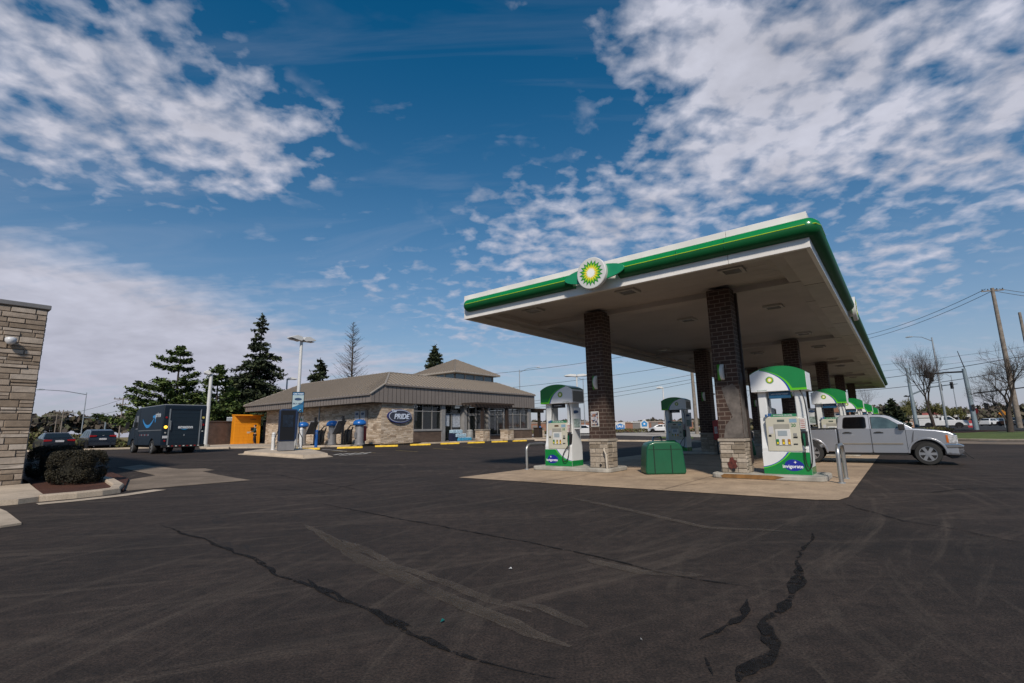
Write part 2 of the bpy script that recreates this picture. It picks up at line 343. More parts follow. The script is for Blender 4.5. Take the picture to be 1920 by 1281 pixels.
mb=MB(); nx=len(xs)
mb.v=[(x,y,gz(x,y)) for y in ys for x in xs]
for j in range(len(ys)-1):
    for i in range(nx-1): mb.face((j*nx+i,j*nx+i+1,(j+1)*nx+i+1,(j+1)*nx+i),1 if ys[j]>165 or xs[i]<-115 or xs[i]>145 else 0)
struct(mb.build('ground',[asph,drym],smooth=60))
def drape(name,poly,m,dz=.006,step=2.5,parent=None,skirt=0):     # a sheet of ground cut to a polygon and laid on the terrain
    import bmesh
    bm=bmesh.new(); vs=[bm.verts.new((p[0],p[1],0)) for p in poly]; bm.faces.new(vs)
    xsn=[p[0] for p in poly]; ysn=[p[1] for p in poly]
    for lo,hi,ax in ((min(xsn),max(xsn),X),(min(ysn),max(ysn),Y)):
        k=lo+step
        while k<hi:
            bmesh.ops.bisect_plane(bm,geom=bm.verts[:]+bm.edges[:]+bm.faces[:],plane_co=ax*k,plane_no=ax); k+=step
    for v in bm.verts: v.co.z=gz(v.co.x,v.co.y)+dz
    if skirt:
        be=[e for e in bm.edges if e.is_boundary]; g=bmesh.ops.extrude_edge_only(bm,edges=be)
        for v in [k for k in g['geom'] if isinstance(k,bmesh.types.BMVert)]: v.co.z-=skirt
    bmesh.ops.recalc_face_normals(bm,faces=bm.faces[:])
    if not skirt:
        for f in bm.faces:
            if f.normal.z<0: f.normal_flip()
    me=bpy.data.meshes.new(name); bm.to_mesh(me); bm.free(); me.materials.append(m)
    o=bpy.data.objects.new(name,me); COL.objects.link(o)
    if parent:o.parent=parent
    return struct(o)
def strip(name,pts,w,m,dz=.009,jit=0,n=40,wj=0):
    P=[Vector((p[0],p[1],0)) for p in pts]; L=[]
    for i in range(len(P)-1):
        k=max(2,int((P[i+1]-P[i]).length/.12)) if jit else max(2,int((P[i+1]-P[i]).length/1.5))
        for j in range(k): L.append(P[i].lerp(P[i+1],j/k))
    L.append(P[-1]); mb=MB(); off=0
    for i,p in enumerate(L):
        d=(L[min(i+1,len(L)-1)]-L[max(i-1,0)]).normalized(); nrm=Vector((-d.y,d.x,0))
        if jit: off=off*.9+random.gauss(0,jit)
        ww=w*(1+random.uniform(-wj,wj)) if wj else w
        if isinstance(ww,(list,tuple)): ww=w
        if jit: tt=i/(len(L)-1); ww*=min(1,8*tt+.2,8*(1-tt)+.2)
        for sgn in (-1,1): q=p+nrm*(off+sgn*ww/2); mb.v.append((q.x,q.y,gz(q.x,q.y)+dz))
    for i in range(len(L)-1): mb.face((2*i,2*i+2,2*i+3,2*i+1) if False else (2*i+1,2*i,2*i+2,2*i+3))
    o=mb.build(name,m); return struct(o)
# concrete pad under the canopy, cut into slabs by its joints
us=[.55,3.7,7.3,10.96]; vsn=[-.83]+[5.2+6.03*i for i in range(9)]+[59.4]
mb=MB()
for i in range(3):
    for j in range(len(vsn)-1):
        g=.012; a0,a1,b0,b1=us[i]+(g if i else 0),us[i+1]-(g if i<2 else 0),vsn[j]+(g if j else 0),vsn[j+1]-g
        if i==2 and j==0: q=[C(a0,b0,.012),C(a1-.5,b0,.012),C(a1-.12,b0+.2,.012),C(a1,b0+.75,.012),C(a1,b1,.012),C(a0,b1,.012)]
        else: q=[C(a0,b0,.012),C(a1,b0,.012),C(a1,b1,.012),C(a0,b1,.012)]
        mb.add(q,[tuple(range(len(q)))])
struct(mb.build('forecourt_pad',padm))
q=[C(.57,-.80,.005),C(10.4,-.80,.005),C(10.93,0,.005),C(10.93,59.3,.005),C(.57,59.3,.005)]
struct(MB().add(q,[(0,1,2,3,4)]).build('pad_joints',mat('joint_dirt',(.04,.03,.025),.9)))
# sealed cracks and tyre scuffs in the tarmac
tarm=mat('crack_sealant',(.011,.0095,.009),.85,var=.5,vs=9,spec=.2); CK=[0]
t=NT(tarm.node_tree); g=t.new('ShaderNodeNewGeometry').outputs['Position']; t.set(t.n['Principled BSDF'].inputs['Alpha'],t.mapr(t.math('ADD',t.math('MULTIPLY',t.noise(g,22,4,.7),.6),t.math('MULTIPLY',t.noise(g,4,3,.6),.4)),.40,.50,.0,.9))
def cr_(name,px,w,jit=.018,wj=.4): CK[0]+=1; return strip(name,[G(*p) for p in px],w,tarm,jit=jit,wj=wj*1.4,dz=.007+.0006*CK[0])
cr_('crack',[(300,985),(380,1010),(465,1045),(560,1085),(640,1120),(720,1160),(800,1200),(900,1240),(1040,1276)],.05)
cr_('crack',[(575,1088),(600,1105),(640,1128)],.05); cr_('crack',[(680,1142),(720,1165),(760,1180)],.06)
cr_('crack',[(600,945),(700,965),(860,995),(1000,1020),(1130,1045),(1300,1085),(1460,1112)],.028,.01)
cr_('crack',[(1522,1000),(1505,1040),(1488,1070)],.04); cr_('crack',[(1497,1062),(1484,1090),(1478,1118),(1458,1145),(1425,1165),(1436,1190),(1446,1220),(1425,1242),(1395,1258),(1380,1279)],.085,.009,.45)
cr_('crack',[(1503,1062),(1500,1090),(1488,1108)],.05,.009,.4)
cr_('crack',[(1400,1125),(1390,1155),(1340,1185),(1310,1200)],.05,.009,.5)
cr_('crack',[(1318,1235),(1332,1268)],.03,.02,.4); cr_('crack',[(1580,945),(1650,965),(1700,978),(1800,995),(1920,1020)],.03,.008)
cr_('crack',[(1735,925),(1800,918),(1920,917)],.05,.01); cr_('crack',[(480,915),(600,925),(740,890)],.03,.01)
cr_('crack',[(380,882),(520,890),(700,925)],.03,.01); cr_('crack',[(1060,868),(1180,865)],.05,.01)
# where the sealed lot was relaid
cr_('crack',[(1180,925),(1330,905)],.02,.01)
sc=bpy.data.materials.new('tyre_scuff'); sc.use_nodes=True; t=NT(sc.node_tree); b=t.n['Principled BSDF']; b.inputs['Base Color'].default_value=(.15,.12,.092,1); b.inputs['Roughness'].default_value=.9
g=t.new('ShaderNodeNewGeometry').outputs['Position']; t.set(b.inputs['Alpha'],t.math('MULTIPLY',t.math('MULTIPLY',t.mapr(t.noise(g,70,3,.7),.30,.62),t.mapr(t.noise(g,.9,4,.6),.28,.56)),.5))
for px,w_ in (([(590,1000),(700,1060),(830,1112),(960,1170),(1070,1215)],.17),([(600,1010),(720,1075),(850,1130),(1000,1195)],.10),([(640,1015),(740,1062),(860,1100),(1000,1150)],.12),([(570,985),(620,1010),(700,1045)],.1),([(960,1130),(1010,1140),(1100,1180)],.1)):
    strip('tyre_scuff',[G(*p) for p in px],w_,sc,dz=.011,jit=.012,wj=.1)
for px in ([(1070,935),(1190,960),(1330,990),(1500,1000)],[(1100,1050),(1200,1075),(1320,1080)]):
    strip('tyre_scuff',[G(*p) for p in px],.16,sc,dz=.0115,jit=.012,wj=.2)
# specks of litter
for i,(px,py,s_) in enumerate(((957,1069,.02),(830,1168,.03),(1203,1204,.01))):
    P=G(px,py); m_=mat('litter_teal',(.005,.12,.11),.5) if i==1 else white
    mb=MB(); mb.add([(-s_,0,.014),(0,-s_*.4,.02),(s_,s_*.1,.014),(.3*s_,s_*.5,.03)],[(0,1,2,3)]); o=mb.build('litter',m_); o.location=P; o.rotation_euler=(0,0,i)
    tag(o,['crumpled white scrap lying on the open tarmac in front of the pad','small teal wrapper lying on the dark tarmac beside the long crack','tiny white scrap on the tarmac left of the forked crack','pale chip lying on the tarmac by the concrete patch','white rag by the manhole near the right road','pale pebble on the tarmac before the green bin'][i],'litter')
# ================================================================== CANOPY
W,L,HB,HT=10.874,58.68,5.4636,6.3285
can=thing('fuel_canopy','long flat white fuel canopy with rounded green band and brick columns','canopy',C(0,0),CR)
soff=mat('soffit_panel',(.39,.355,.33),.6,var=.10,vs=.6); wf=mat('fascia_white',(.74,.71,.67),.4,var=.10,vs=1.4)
mb=MB(); T=.1
def seg_(a0,a1,st):
    o=[];k=a0
    while k<a1-.3: o.append((k,min(k+st,a1))); k+=st
    return o
for a0,a1 in ((0,5.27),(5.27,9.1),(9.1,W)): mb.bx(a0+.004,a1-.004,0,T,HB,HT)
for k0,k1 in seg_(0,L,3.6): mb.bx(W-T,W,max(k0,T+.004),k1-.008,HB,HT); mb.bx(0,T,max(k0,T+.004),k1-.008,HB,HT)
mb.bx(0,W,L,L+T,HB,HT)
mb.build('fascia',wf,can,bevel=.006)
mb=MB(); mb.bx(T,W-T,T,L,HB+.55,HT-.12); mb.build('roof_deck',mat('roof_membrane',(.5,.5,.48),.8),can)
# soffit: perimeter flange, long planks, beams
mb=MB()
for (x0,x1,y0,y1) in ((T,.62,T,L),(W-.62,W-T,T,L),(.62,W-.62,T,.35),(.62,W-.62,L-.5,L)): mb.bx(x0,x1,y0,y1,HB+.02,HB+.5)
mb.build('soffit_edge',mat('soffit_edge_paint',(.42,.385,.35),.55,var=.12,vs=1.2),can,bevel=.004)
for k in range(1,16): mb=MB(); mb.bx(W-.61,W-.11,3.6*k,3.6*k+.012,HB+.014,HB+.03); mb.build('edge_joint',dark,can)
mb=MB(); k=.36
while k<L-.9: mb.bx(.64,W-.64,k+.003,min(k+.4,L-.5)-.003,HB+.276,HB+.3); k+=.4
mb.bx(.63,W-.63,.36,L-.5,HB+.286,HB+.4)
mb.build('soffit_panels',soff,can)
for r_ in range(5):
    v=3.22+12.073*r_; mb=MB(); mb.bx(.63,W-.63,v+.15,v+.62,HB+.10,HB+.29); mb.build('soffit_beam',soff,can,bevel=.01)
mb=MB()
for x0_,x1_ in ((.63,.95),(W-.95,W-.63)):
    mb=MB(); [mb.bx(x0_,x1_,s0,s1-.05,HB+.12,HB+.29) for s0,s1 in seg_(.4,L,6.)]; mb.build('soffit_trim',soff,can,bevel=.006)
# green rounded band
BZ,BH,BO=HB+.455,.222,.25
prof=[(BO*math.cos(t_)**.8 if math.cos(t_)>0 else 0,BH*math.sin(t_)) for t_ in [(-90+180*i/14)*PI/180 for i in range(15)]]
def band(path,name='green_band'):       # path: list of (x,y,nx,ny,scale)
    mb=MB(); n=len(prof)
    for (x,y,nx_,ny_,sc_) in path:
        for (o_,z_) in prof: mb.v.append((x+nx_*o_*sc_,y+ny_*o_*sc_,BZ+z_*sc_))
    for i in range(len(path)-1):
        for j in range(n-1): mb.face((i*n+j,(i+1)*n+j,(i+1)*n+j+1,i*n+j+1))
    for i,fl in ((0,1),(len(path)-1,0)): q=[i*n+j for j in range(n)]; mb.face(q if fl else q[::-1])
    k=0
    for i in range(len(path)-1):
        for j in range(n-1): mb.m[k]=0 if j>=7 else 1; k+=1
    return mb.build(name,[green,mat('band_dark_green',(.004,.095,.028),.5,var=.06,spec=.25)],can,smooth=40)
def cap_(x,y,nx_,ny_,tx,ty,rev=0):
    o=[(x+tx*.23*(1-math.cos(k*PI/14)) ,y+ty*.23*(1-math.cos(k*PI/14)),nx_,ny_,max(.02,math.sin(k*PI/14))) for k in range(8)]
    return o[::-1] if rev else o
band(cap_(.08,0,0,-1,1,0)+[(2.,0,0,-1,1),(4.72,0,0,-1,1)])
band([(6.2,0,0,-1,1),(8,0,0,-1,1),(W-.02,-.002,0,-1,1)]+[(W-.02,-.0+.002*k,math.sin(k*PI/16),-math.cos(k*PI/16),1) for k in range(1,8)]+[(W,0.02,1,0,1)]+[(W,v_,1,0,1) for v_ in (4,8,9.6)])
VL2=10.4
band([(W,VL2+.75,1,0,1)]+[(W,v_,1,0,1) for v_ in (20,30,40,50,L-.1)])
for x in (1.9,7.9,9.1): mb=MB(); mb.bx(x,x+.008,-BO-.004,-BO+.02,BZ-.1,BZ+.1); mb.build('band_joint',dgreen,can)
def limeline(name,pts): 
    mb=MB(); mb.tube(pts,.010,6); mb.build(name,mat('lime_line',(.45,.62,.02),.35),can)
zl=BZ+.012; ol=BO*1.0
limeline('lime_line',[(.17,-ol*.75,zl),(.3,-ol,zl),(4.6,-ol,zl)]); limeline('lime_line',[(6.3,-ol,zl),(W-.05,-ol,zl),(W+ol*.7,-ol*.7,zl),(W+ol,.05,zl),(W+ol,.9,zl)])
# sunflower-like emblem discs
petals=((0,(.008,.20,.03),.385,.28),(.004,(.16,.48,.02),.325,.225),(.008,(.80,.62,.02),.262,.165),(.012,(.85,.86,.8),.168,.105))
pm=[mat('petal_%s'%n_,c_,.4,var=.02) for n_,(q_,c_,a_,b_) in zip(('green','lime','yellow','white'),petals)]
def emblem(parent,o,A,B,N,r,disc=True,thick=.14):
    o,A,B,N=Vector(o),Vector(A),Vector(B),Vector(N); k=r/.47
    if disc:
        mb=MB(); mb.ext(circ(r,48),o-N*thick,A,B,N*thick); d_=mb.build('logo_disc',white,parent,bevel=min(.02,thick*.3),smooth=40)
    else: d_=parent
    mb=MB()
    for i,(q_,c_,a_,b_) in enumerate(petals): mb.ext(star(18,a_*k,b_*k,PI/36),o+N*(.002+.004*i)*max(k,.4),A,B,N*.003,m=i)
    mb.build('logo_petals',pm,d_)
    return d_
for (o_,A_,N_) in (((5.5,-.46,HB+.44),X,-Y),((W+.27,VL2,HB+.44),Y,X)):
    lobe=MB(); lobe.ext(circ(.98,36,ry=.245),Vector(o_)-Vector(N_)*.17,A_,Z,Vector(N_)*.045)
    lobe.build('logo_wing',mat('wing_green',(.01,.24,.10),.3,coat=.3),can,bevel=.01,smooth=40)
    mb=MB(); mb.ext(circ(.30,24),Vector(o_)-Vector(N_)*.47,A_,Z,Vector(N_)*.33); mb.build('logo_mount',white,can)
    emblem(can,o_,A_,Z,N_,.47)
# square lights in the soffit
lm=mat('light_lens',(.16,.16,.15),.25,var=0); lf=mat('light_frame',(.38,.36,.33),.5)
for vi,v in enumerate([1.4,6.9,13.8,19.0,25.9,31.0,38,43,50,55.]):
    for u in (2.1,5.75,8.85):
        mb=MB(); z=HB+.275; s=.31
        for (a,b,c_,d_) in ((-s,s,-s,-s+.09),(-s,s,s-.09,s),(-s,-s+.09,-s+.09,s-.09),(s-.09,s,-s+.09,s-.09)): mb.bx(u+a,u+b,v+c_,v+d_,z-.08,z)
        f_=mb.build('ceiling_light',lf,can,bevel=.012)
        mb=MB(); mb.bx(u-s+.09,u+s-.09,v-s+.09,v+s-.09,z-.06,z-.01); mb.build('light_lens',lm,f_)
# columns
stone=mat('column_stone',(.4,.35,.28),.85,var=.2,vs=12,bump=.5,bs=50,attr=[(.19,.155,.115),(.27,.225,.175),(.33,.28,.22),(.38,.33,.27)])
mortar=mat('stone_mortar',(.13,.115,.10),.95); cap_m=mat('stone_cap',(.32,.28,.23),.8,var=.15,bump=.3)
smear=mat('mortar_smear',(.12,.105,.095),.95,var=.35,vs=5)
def column(u,v,row):
    h=.34; mb=MB(); mb.bx(u-h,u+h,v-h,v+h,1.12,HB+.18); cl_=mb.build('column',brick,can)
    b_=.345; mb=MB(); mb.bx(u-b_,u+b_,v-b_,v+b_,.15,1.04)
    mb2=MB()
    if row<3:
        for (o_,du_,n_) in (((u-b_,v-b_,.15),X,-Y),((u+b_,v-b_,.15),Y,X),((u-b_,v+b_,.15),X,Y),((u-b_,v-b_,.15),Y,-X)): mb2.stones(o_,du_,2*b_,.88,n_,rows=(.1,.22),lens=(.16,.42),dep=.028)
    o=len(mb.v); mb.v+=mb2.v; mb.f+=[tuple(i+o for i in f) for f in mb2.f]; mb.m+=[1]*len(mb2.f); mb.r+=mb2.r
    mb.build('stone_base',[mortar if row<3 else stone,stone],cl_)
    mb=MB(); mb.bx(u-.385,u+.385,v-.385,v+.385,1.04,1.12); mb.build('stone_cap',cap_m,cl_,bevel=.012)
    return cl_
cols={}
for r_ in range(5):
    for u in (3.65,8.03): cols[(r_,u>5)]=column(u,3.22+12.073*r_,r_)
# flag-shaped number plates on the columns, scuffs and a downpipe
def flag(u,v,z,par):
    mb=MB(); n=13; A=[]
    for i in range(n):
        t_=i/(n-1); z_=z-.24+.48*t_; o_=.16*math.sin(PI*t_)**.8
        for j in range(5): k=j/4; A.append((u-.1+.0*k+ .20*k-.0,v-.02-o_*math.sin(PI*k)-.012,z_))
    mb.v=A
    for i in range(n-1):
        for j in range(4): mb.face((i*5+j,i*5+j+1,(i+1)*5+j+1,(i+1)*5+j),0 if j<2 else 1)
    o=mb.build('number_flag',[mat('flag_green',(.06,.33,.03),.35),white],par,smooth=50); so_=o.modifiers.new('solid','SOLIDIFY'); so_.thickness=.006
for (r_,right),c_ in cols.items():
    u=8.03 if right else 3.65; v=3.22+12.073*r_
    if r_<3: flag(u-(.0 if not right else .12),v-.345,3.08,c_)
mb=MB(); mb.bx(8.375,8.43,3.40,3.52,.4,HB+.15); mb.build('downpipe',mat('dark_pipe',(.028,.018,.015),.8),cols[(0,True)],bevel=.01)
mb=MB(); q=[(7.7+x,z) for x,z in ((.18,2.6),(.5,2.72),(.665,2.5),(.665,1.14),(.12,1.14),(.2,1.5),(.42,1.75),(.3,2.1))]; mb.ext(q,(0,2.872,0),X,Z,Y*.006)
mb.ext([(0,1.14),(.66,1.14),(.66,2.9),(.35,3.1),(.06,2.7)],(8.374,2.885,0),Y,Z,X*.006); mb.build('patched_render',smear,cols[(0,True)])
mb=MB(); mb.ext([(-.10,.30),(-.03,.24),(.06,.27),(.13,.33),(.10,.42),(.12,.50),(.05,.52),(.02,.60),(-.06,.57),(-.08,.47),(-.14,.42)],(8.0,2.832,0),X,Z,Y*.02); mb.build('red_stain',mat('red_paint_stain',(.09,.022,.016),.9,var=.6,vs=14),cols[(0,True)])
for (u_,v_) in ((3.72,2.83),(8.02,2.82)):
    mb=MB(); mb.ext(circ(.045,14),(u_,v_,.24),X,Z,Y*.02); mb.build('base_vent',black,cols[(0,u_>5)])
# ================================================================== PUMP ISLANDS, PUMPS
rust=mat('rust_wash',(.20,.10,.03),.85,var=.5,vs=3)
def island(u0,u1,v0,v1,h=.15,r_=.22):
    c_=[]
    for (x,y,a0) in ((u1-r_,v1-r_,0),(u0+r_,v1-r_,90),(u0+r_,v0+r_,180),(u1-r_,v0+r_,270)):
        for k in range(5): t_=R(a0+k*22.5); c_.append((x+r_*math.cos(t_),y+r_*math.sin(t_)))
    return c_,h
for r_ in range(5):
    dv=12.073*r_
    for (u0,u1) in ((.93,4.15),(7.42,10.3)):
        c_,h=island(u0,u1,2.62+dv,4.15+dv); mb=MB(); mb.ext(c_,(0,0,.012),X,Y,Z*(h-.012))
        o=mb.build('pump_island',conc2,None,bevel=.03); o.location=C(0,0); o.rotation_euler=(0,0,CR); struct(o)
mb=MB(); mb.ext([(7.75,.03),(9.1,.03),(9.35,.1),(9.1,.138),(7.8,.138),(7.7,.08)],(0,2.617,0),X,Z,Y*.004); o=mb.build('rust_stain',rust); o.location=C(0,0); o.rotation_euler=(0,0,CR); struct(o)
hose=mat('hose_rubber',(.012,.012,.012),.5); lcd=mat('lcd_screen',(.09,.11,.10),.3,var=0); lcd2=mat('amber_display',(.10,.055,.03),.3,var=0); pscr=mat('keypad_screen',(.28,.33,.36),.35,var=.05)
navy=mat('navy_oval',(.012,.02,.25),.35); txtw=mat('lettering_white',(.75,.76,.78),.5,var=0); txtg=mat('lettering_green',(.02,.16,.04),.5,var=0); gold=mat('gold_button',(.30,.20,.03),.4); obtn=mat('brown_button',(.32,.15,.04),.4); adblue=mat('sign_blue',(.012,.07,.15),.4); valw=mat('valance_white',(.78,.79,.80),.35,var=.03)
greyp=mat('grey_plastic',(.22,.22,.21),.5); silver=mat('silver_trim',(.34,.34,.34),.45,.3)
def pump(sg,num,loc,label,full=True,flip=0):
    t_=thing('fuel_pump',label,'fuel pump',loc,CR+(PI if flip else 0),'fuel pumps under the canopy')
    # pedestal with flared sides
    side=[(-.38,0),(.38,0),(.38,.70),(.33,.86),(.27,1.15),(.25,1.56),(-.25,1.56),(-.27,1.15),(-.33,.86),(-.38,.70)]
    mb=MB(); mb.ext(side,(-.585,0,0),Y,Z,X*1.17); mb.build('pedestal',offw,t_,bevel=.02)
    for s_ in (-1,1):
        x0,x1=(-.58,-.36) if s_<0 else (.36,.58)
        mb=MB(); mb.ext([(-.25,1.55),(.25,1.55),(.27,2.3),(-.27,2.3)],(x0,0,0),Y,Z,X*(x1-x0)); mb.build('upright',offw,t_,bevel=.02)
        mb=MB(); mb.bx(x1-.005 if s_<0 else x0-.03,x1+.03 if s_<0 else x0+.005,-.10,.18,1.56,2.3); mb.build('upright_trim',silver,t_)
    # valance: arched box
    def top(x): return 2.985-.20*(x/.71)**2*(.55+.45*abs(x/.71))
    N=24; arch=[(-.71+1.42*i/N) for i in range(N+1)]
    poly=[(.71,2.28),(-.71,2.28)][::-1]+[(x,top(x)) for x in arch[::-1]]
    mb=MB(); mb.ext(poly,(0,-.42,0),X,Z,Y*.84); vb=mb.build('valance',valw,t_,bevel=.012)
    mb=MB(); mb.ext([(x,top(x)+.006) for x in arch]+[(x,top(x)-.006) for x in arch[::-1]],(0,-.43,0),X,Z,Y*.86); mb.build('valance_trim',green if sg>0 else green,vb)
    mb=MB(); mb.bx(-.715 if sg>0 else .708,-.708 if sg>0 else .715,-.38,.38,2.32,2.72); mb.build('end_panel',greyp if sg<0 else offw,vb)
    def cur(k,off):   # swoosh edge from the bottom towards the arch
        p0,p1,p2=Vector((.26,2.28)),Vector((.16,2.74)),Vector((-.44,2.89)); q=p0*(1-k)**2+p1*2*k*(1-k)+p2*k*k
        return (q.x+off*(1-.55*k),q.y+off*.12)
    for face in (-1,1):
        if face>0 and not full: continue
        A_=X*sg*(-face); o_=(0,face*.42,0); Nn=Y*face
        for i,(mm_,off) in enumerate(((blue,0),(lime,.045),(green,.11))):
            cp_=[cur(k/14,off) for k in range(15)]; cp_=[(x,min(z,top(x)-.004)) for x,z in cp_]
            low=2.285 if i<2 else 2.345
            cp_=[(x,max(z,low)) for x,z in cp_]
            pl=[(.705,low)]+cp_+[(x,top(x)-.004) for x in arch if cp_[-1][0]<x<.705]+[(.705,top(.705)-.004)]
            mb=MB(); mb.ext([(x,z) for x,z in pl],Vector(o_)+Nn*(.002+.002*i),A_,Z,Nn*.0015); mb.build('swoosh',mm_,vb)
        mb=MB()
        for i,(q_,c_,a_,b_) in enumerate(petals): k=.115/.385; mb.ext(star(18,a_*k,b_*k),Vector(o_)+A_*(-.19)+Z*2.6+Nn*(.003+.0025*i),A_,Z,Nn*.002,m=i)
        mb.build('logo_petals',pm,vb)
        if full: text('logo_lettering','bp',.07,txtg,vb,Vector((-.06*sg*(-face)*1.,face*.424,2.79)),(PI/2,0,0 if face<0 else PI),.001); text('grade_lettering',str(num)+' PAY AT PUMP',.035,txtg,vb,Vector((-.42*sg*(-face) if sg*(-face)>0 else .42,face*.424,2.315)),(PI/2,0,0 if face<0 else PI),.001)
    # hanging tray sign between the uprights
    mb=MB(); mb.bx(-.28,.27,-.30,-.20,2.08 if sg>0 else 2.12,2.275); hs=mb.build('hanging_sign',adblue if sg>0 else black,t_,bevel=.01)
    if full: text('sign_lettering','SAVE MORE TODAY' if sg>0 else 'GO REWARDS',.05,txtw,hs,(0,-.304,2.2),(PI/2,0,0),.001)
    # control panel
    mb=MB(); mb.ext([(-.42,.62),(.42,.62),(.42,1.5),(.36,1.56),(-.36,1.56),(-.42,1.5)],(0,-.40,0),X,Z,Y*.16); cab=mb.build('control_panel',beige,t_,bevel=.015)
    y=-.40
    def pl(name,m_,x0,x1,z0,z1,o=.006,par=cab,bev=0): mb=MB(); mb.bx(x0,x1,y-o,y+.004,z0,z1); return mb.build(name,m_,par,bevel=bev)
    pl('price_display',lcd if sg>0 else lcd2,-.12,.06,1.425,1.485); pl('bezel',mat('bezel_grey',(.30,.29,.25),.5),-.22,.17,1.22,1.36)
    pl('keypad',white,-.2,.18,.78,1.22,.02,bev=.012); pl('screen',pscr,-.13,.10,1.04,1.18,.026)
    for x,m_ in ((-.155,txtg),(-.01,gold),(.13,obtn)):
        pl('grade_button',m_,x-.035,x+.035,.80,.95,.03,bev=.006); pl('button_label',yellow,x-.02,x+.02,.82,.87,.034)
    pl('card_reader',dark,.24,.34,.98,1.02,.012); pl('receipt_slot',black,.23,.33,.80,.83,.012); pl('intercom',greyp,.245,.33,1.04,1.11,.01); pl('grille',black,-.37,-.30,1.02,1.07,.01)
    pl('sticker',mat('sticker_blue',(.20,.32,.42),.5),.18,.36,1.40,1.50,.004); pl('sticker',mat('sticker_pale',(.5,.5,.52),.5),-.36,-.24,1.1,1.3,.004)
    if full: text('pump_number',str(num),.12,txtg,cab,(.27,y-.003,1.32),(PI/2,0,0),.002,.002)
    mb=MB(); mb.bx(-.28,.36,-.37,-.30,1.56,1.64); hb_=mb.build('header_strip',mat('header_green',(.03,.20,.10),.4),t_)
    if full: text('header_lettering','PAY INSIDE OR HERE',.05,txtw,hb_,(.03,-.374,1.6),(PI/2,0,0),.001)
    mb=MB(); mb.box((-.30,-.34,1.62),(.10,.06,.09)); mb.box((-.4,-.34,1.60),(.05,.05,.08)); mb.build('squeegee_bucket',mat('bucket_blue',(.03,.10,.25),.5),t_,bevel=.01)
    # base panel with swoosh and oval badge
    mb=MB(); mb.bx(-.583,.583,-.388,-.379,.0,.60); bp_=mb.build('base_panel',offw,t_)
    def bc(k,off): p0,p1,p2=Vector((-.583,.20)),Vector((-.18,.26)),Vector((.05,.60)); q=p0*(1-k)**2+p1*2*k*(1-k)+p2*k*k; return (min(q.x+off*k,.58),max(q.y-off*(1-k)*.6,.004))
    for i,(mm_,off) in enumerate(((blue,0),(lime,.04),(green,.085))):
        cp_=[bc(k/12,off) for k in range(13)]
        mb=MB(); mb.ext([(x*sg,z) for x,z in cp_+[(.581,.598),(.581,.004),(-.581,.004)]],(0,-.389-.002*i,0),X,Z,-Y*.0018); mb.build('swoosh',mm_,bp_)
    mb=MB(); mb.bx(-.588,.588,-.377,.377,.0,.20); mb.build('base_band',green,t_)
    ov=[(.235*math.cos(a_)*(1+.15*math.cos(a_+.6))+.15*sg*1.0,.25+.155*math.sin(a_)) for a_ in [2*PI*i/32 for i in range(32)]]
    if sg<0: ov=[(x-.12,z) for x,z in ov]
    mb=MB(); mb.ext(ov,(0,-.396,0),X,Z,-Y*.002); ob=mb.build('oval_badge',navy,t_)
    cxo=.15 if sg>0 else -.27
    text('badge_lettering','invigorate',.125,txtw,ob,(cxo-.01,-.4,.215),(PI/2,0,0),.001,.003)
    mb=MB(); mb.ext([(cxo+.06*sg+x,.33+z) for x,z in star(4,.045,.014)],(0,-.4,0),X,Z,-Y*.002); mb.build('badge_star',txtw,ob)
    # nozzle, boot and hose on the right
    mb=MB(); mb.bx(.43,.575,-.40,-.25,.78,1.16); boot=mb.build('nozzle_boot',black,t_,bevel=.015)
    mb=MB(); mb.box((.5,-.43,1.02),(.05,.09,.16)); mb.tube([(.5,-.43,1.0),(.5,-.46,.86),(.49,-.45,.72)],[.028,.022,.014],8); mb.build('nozzle',dgreen,boot,smooth=40)
    mb=MB(); mb.tube([(.49,-.455,.74),(.47,-.47,.66),(.52,-.46,.68)],.012,6,); mb.build('nozzle_lever',steel,boot)
    if sg>0: pts=[(.52,-.36,2.28),(.60,-.40,2.1),(.63,-.42,1.7),(.64,-.43,1.2),(.645,-.44,.7),(.62,-.45,.3),(.56,-.46,.16),(.50,-.46,.22),(.47,-.46,.45),(.49,-.46,.70)]
    else: pts=[(.50,-.36,2.28),(.58,-.38,2.0),(.585,-.40,1.6),(.55,-.42,1.2),(.53,-.45,.8),(.50,-.47,.4),(.42,-.47,.20),(.28,-.47,.16),(.22,-.47,.30),(.30,-.46,.52),(.47,-.46,.72)]
    # smooth the run
    P=[Vector(p) for p in pts]
    for _ in range(2):
        Q=[P[0]]
        for i in range(len(P)-1): Q+= [P[i]*.75+P[i+1]*.25,P[i]*.25+P[i+1]*.75]
        P=Q+[P[-1]]
    mb=MB(); mb.tube(P,.016,8); mb.build('hose',hose,t_,smooth=60)
    mb=MB(); mb.bx(.43,.56,-.393,-.30,1.22,1.52); st=mb.build('warning_sticker',mat('sticker_white',(.62,.60,.58),.5),t_); mb=MB(); [mb.bx(.445,.545,-.396,-.39,1.25+.05*i,1.27+.05*i) for i in range(5)]; mb.build('sticker_print',mat('print_red',(.35,.12,.10),.5),st)
    mb=MB(); mb.tube([(-.60,-.2,2.28),(-.62,-.22,1.7),(-.61,-.2,1.2),(-.6,-.15,.9)],.014,6); mb.build('hose',hose,t_)
    mb=MB(); mb.tube([(-.02-.26*sg*0-.28,-.22,2.1),(-.33,-.25,1.66)],.013,6); mb.build('sign_rod',black,t_)
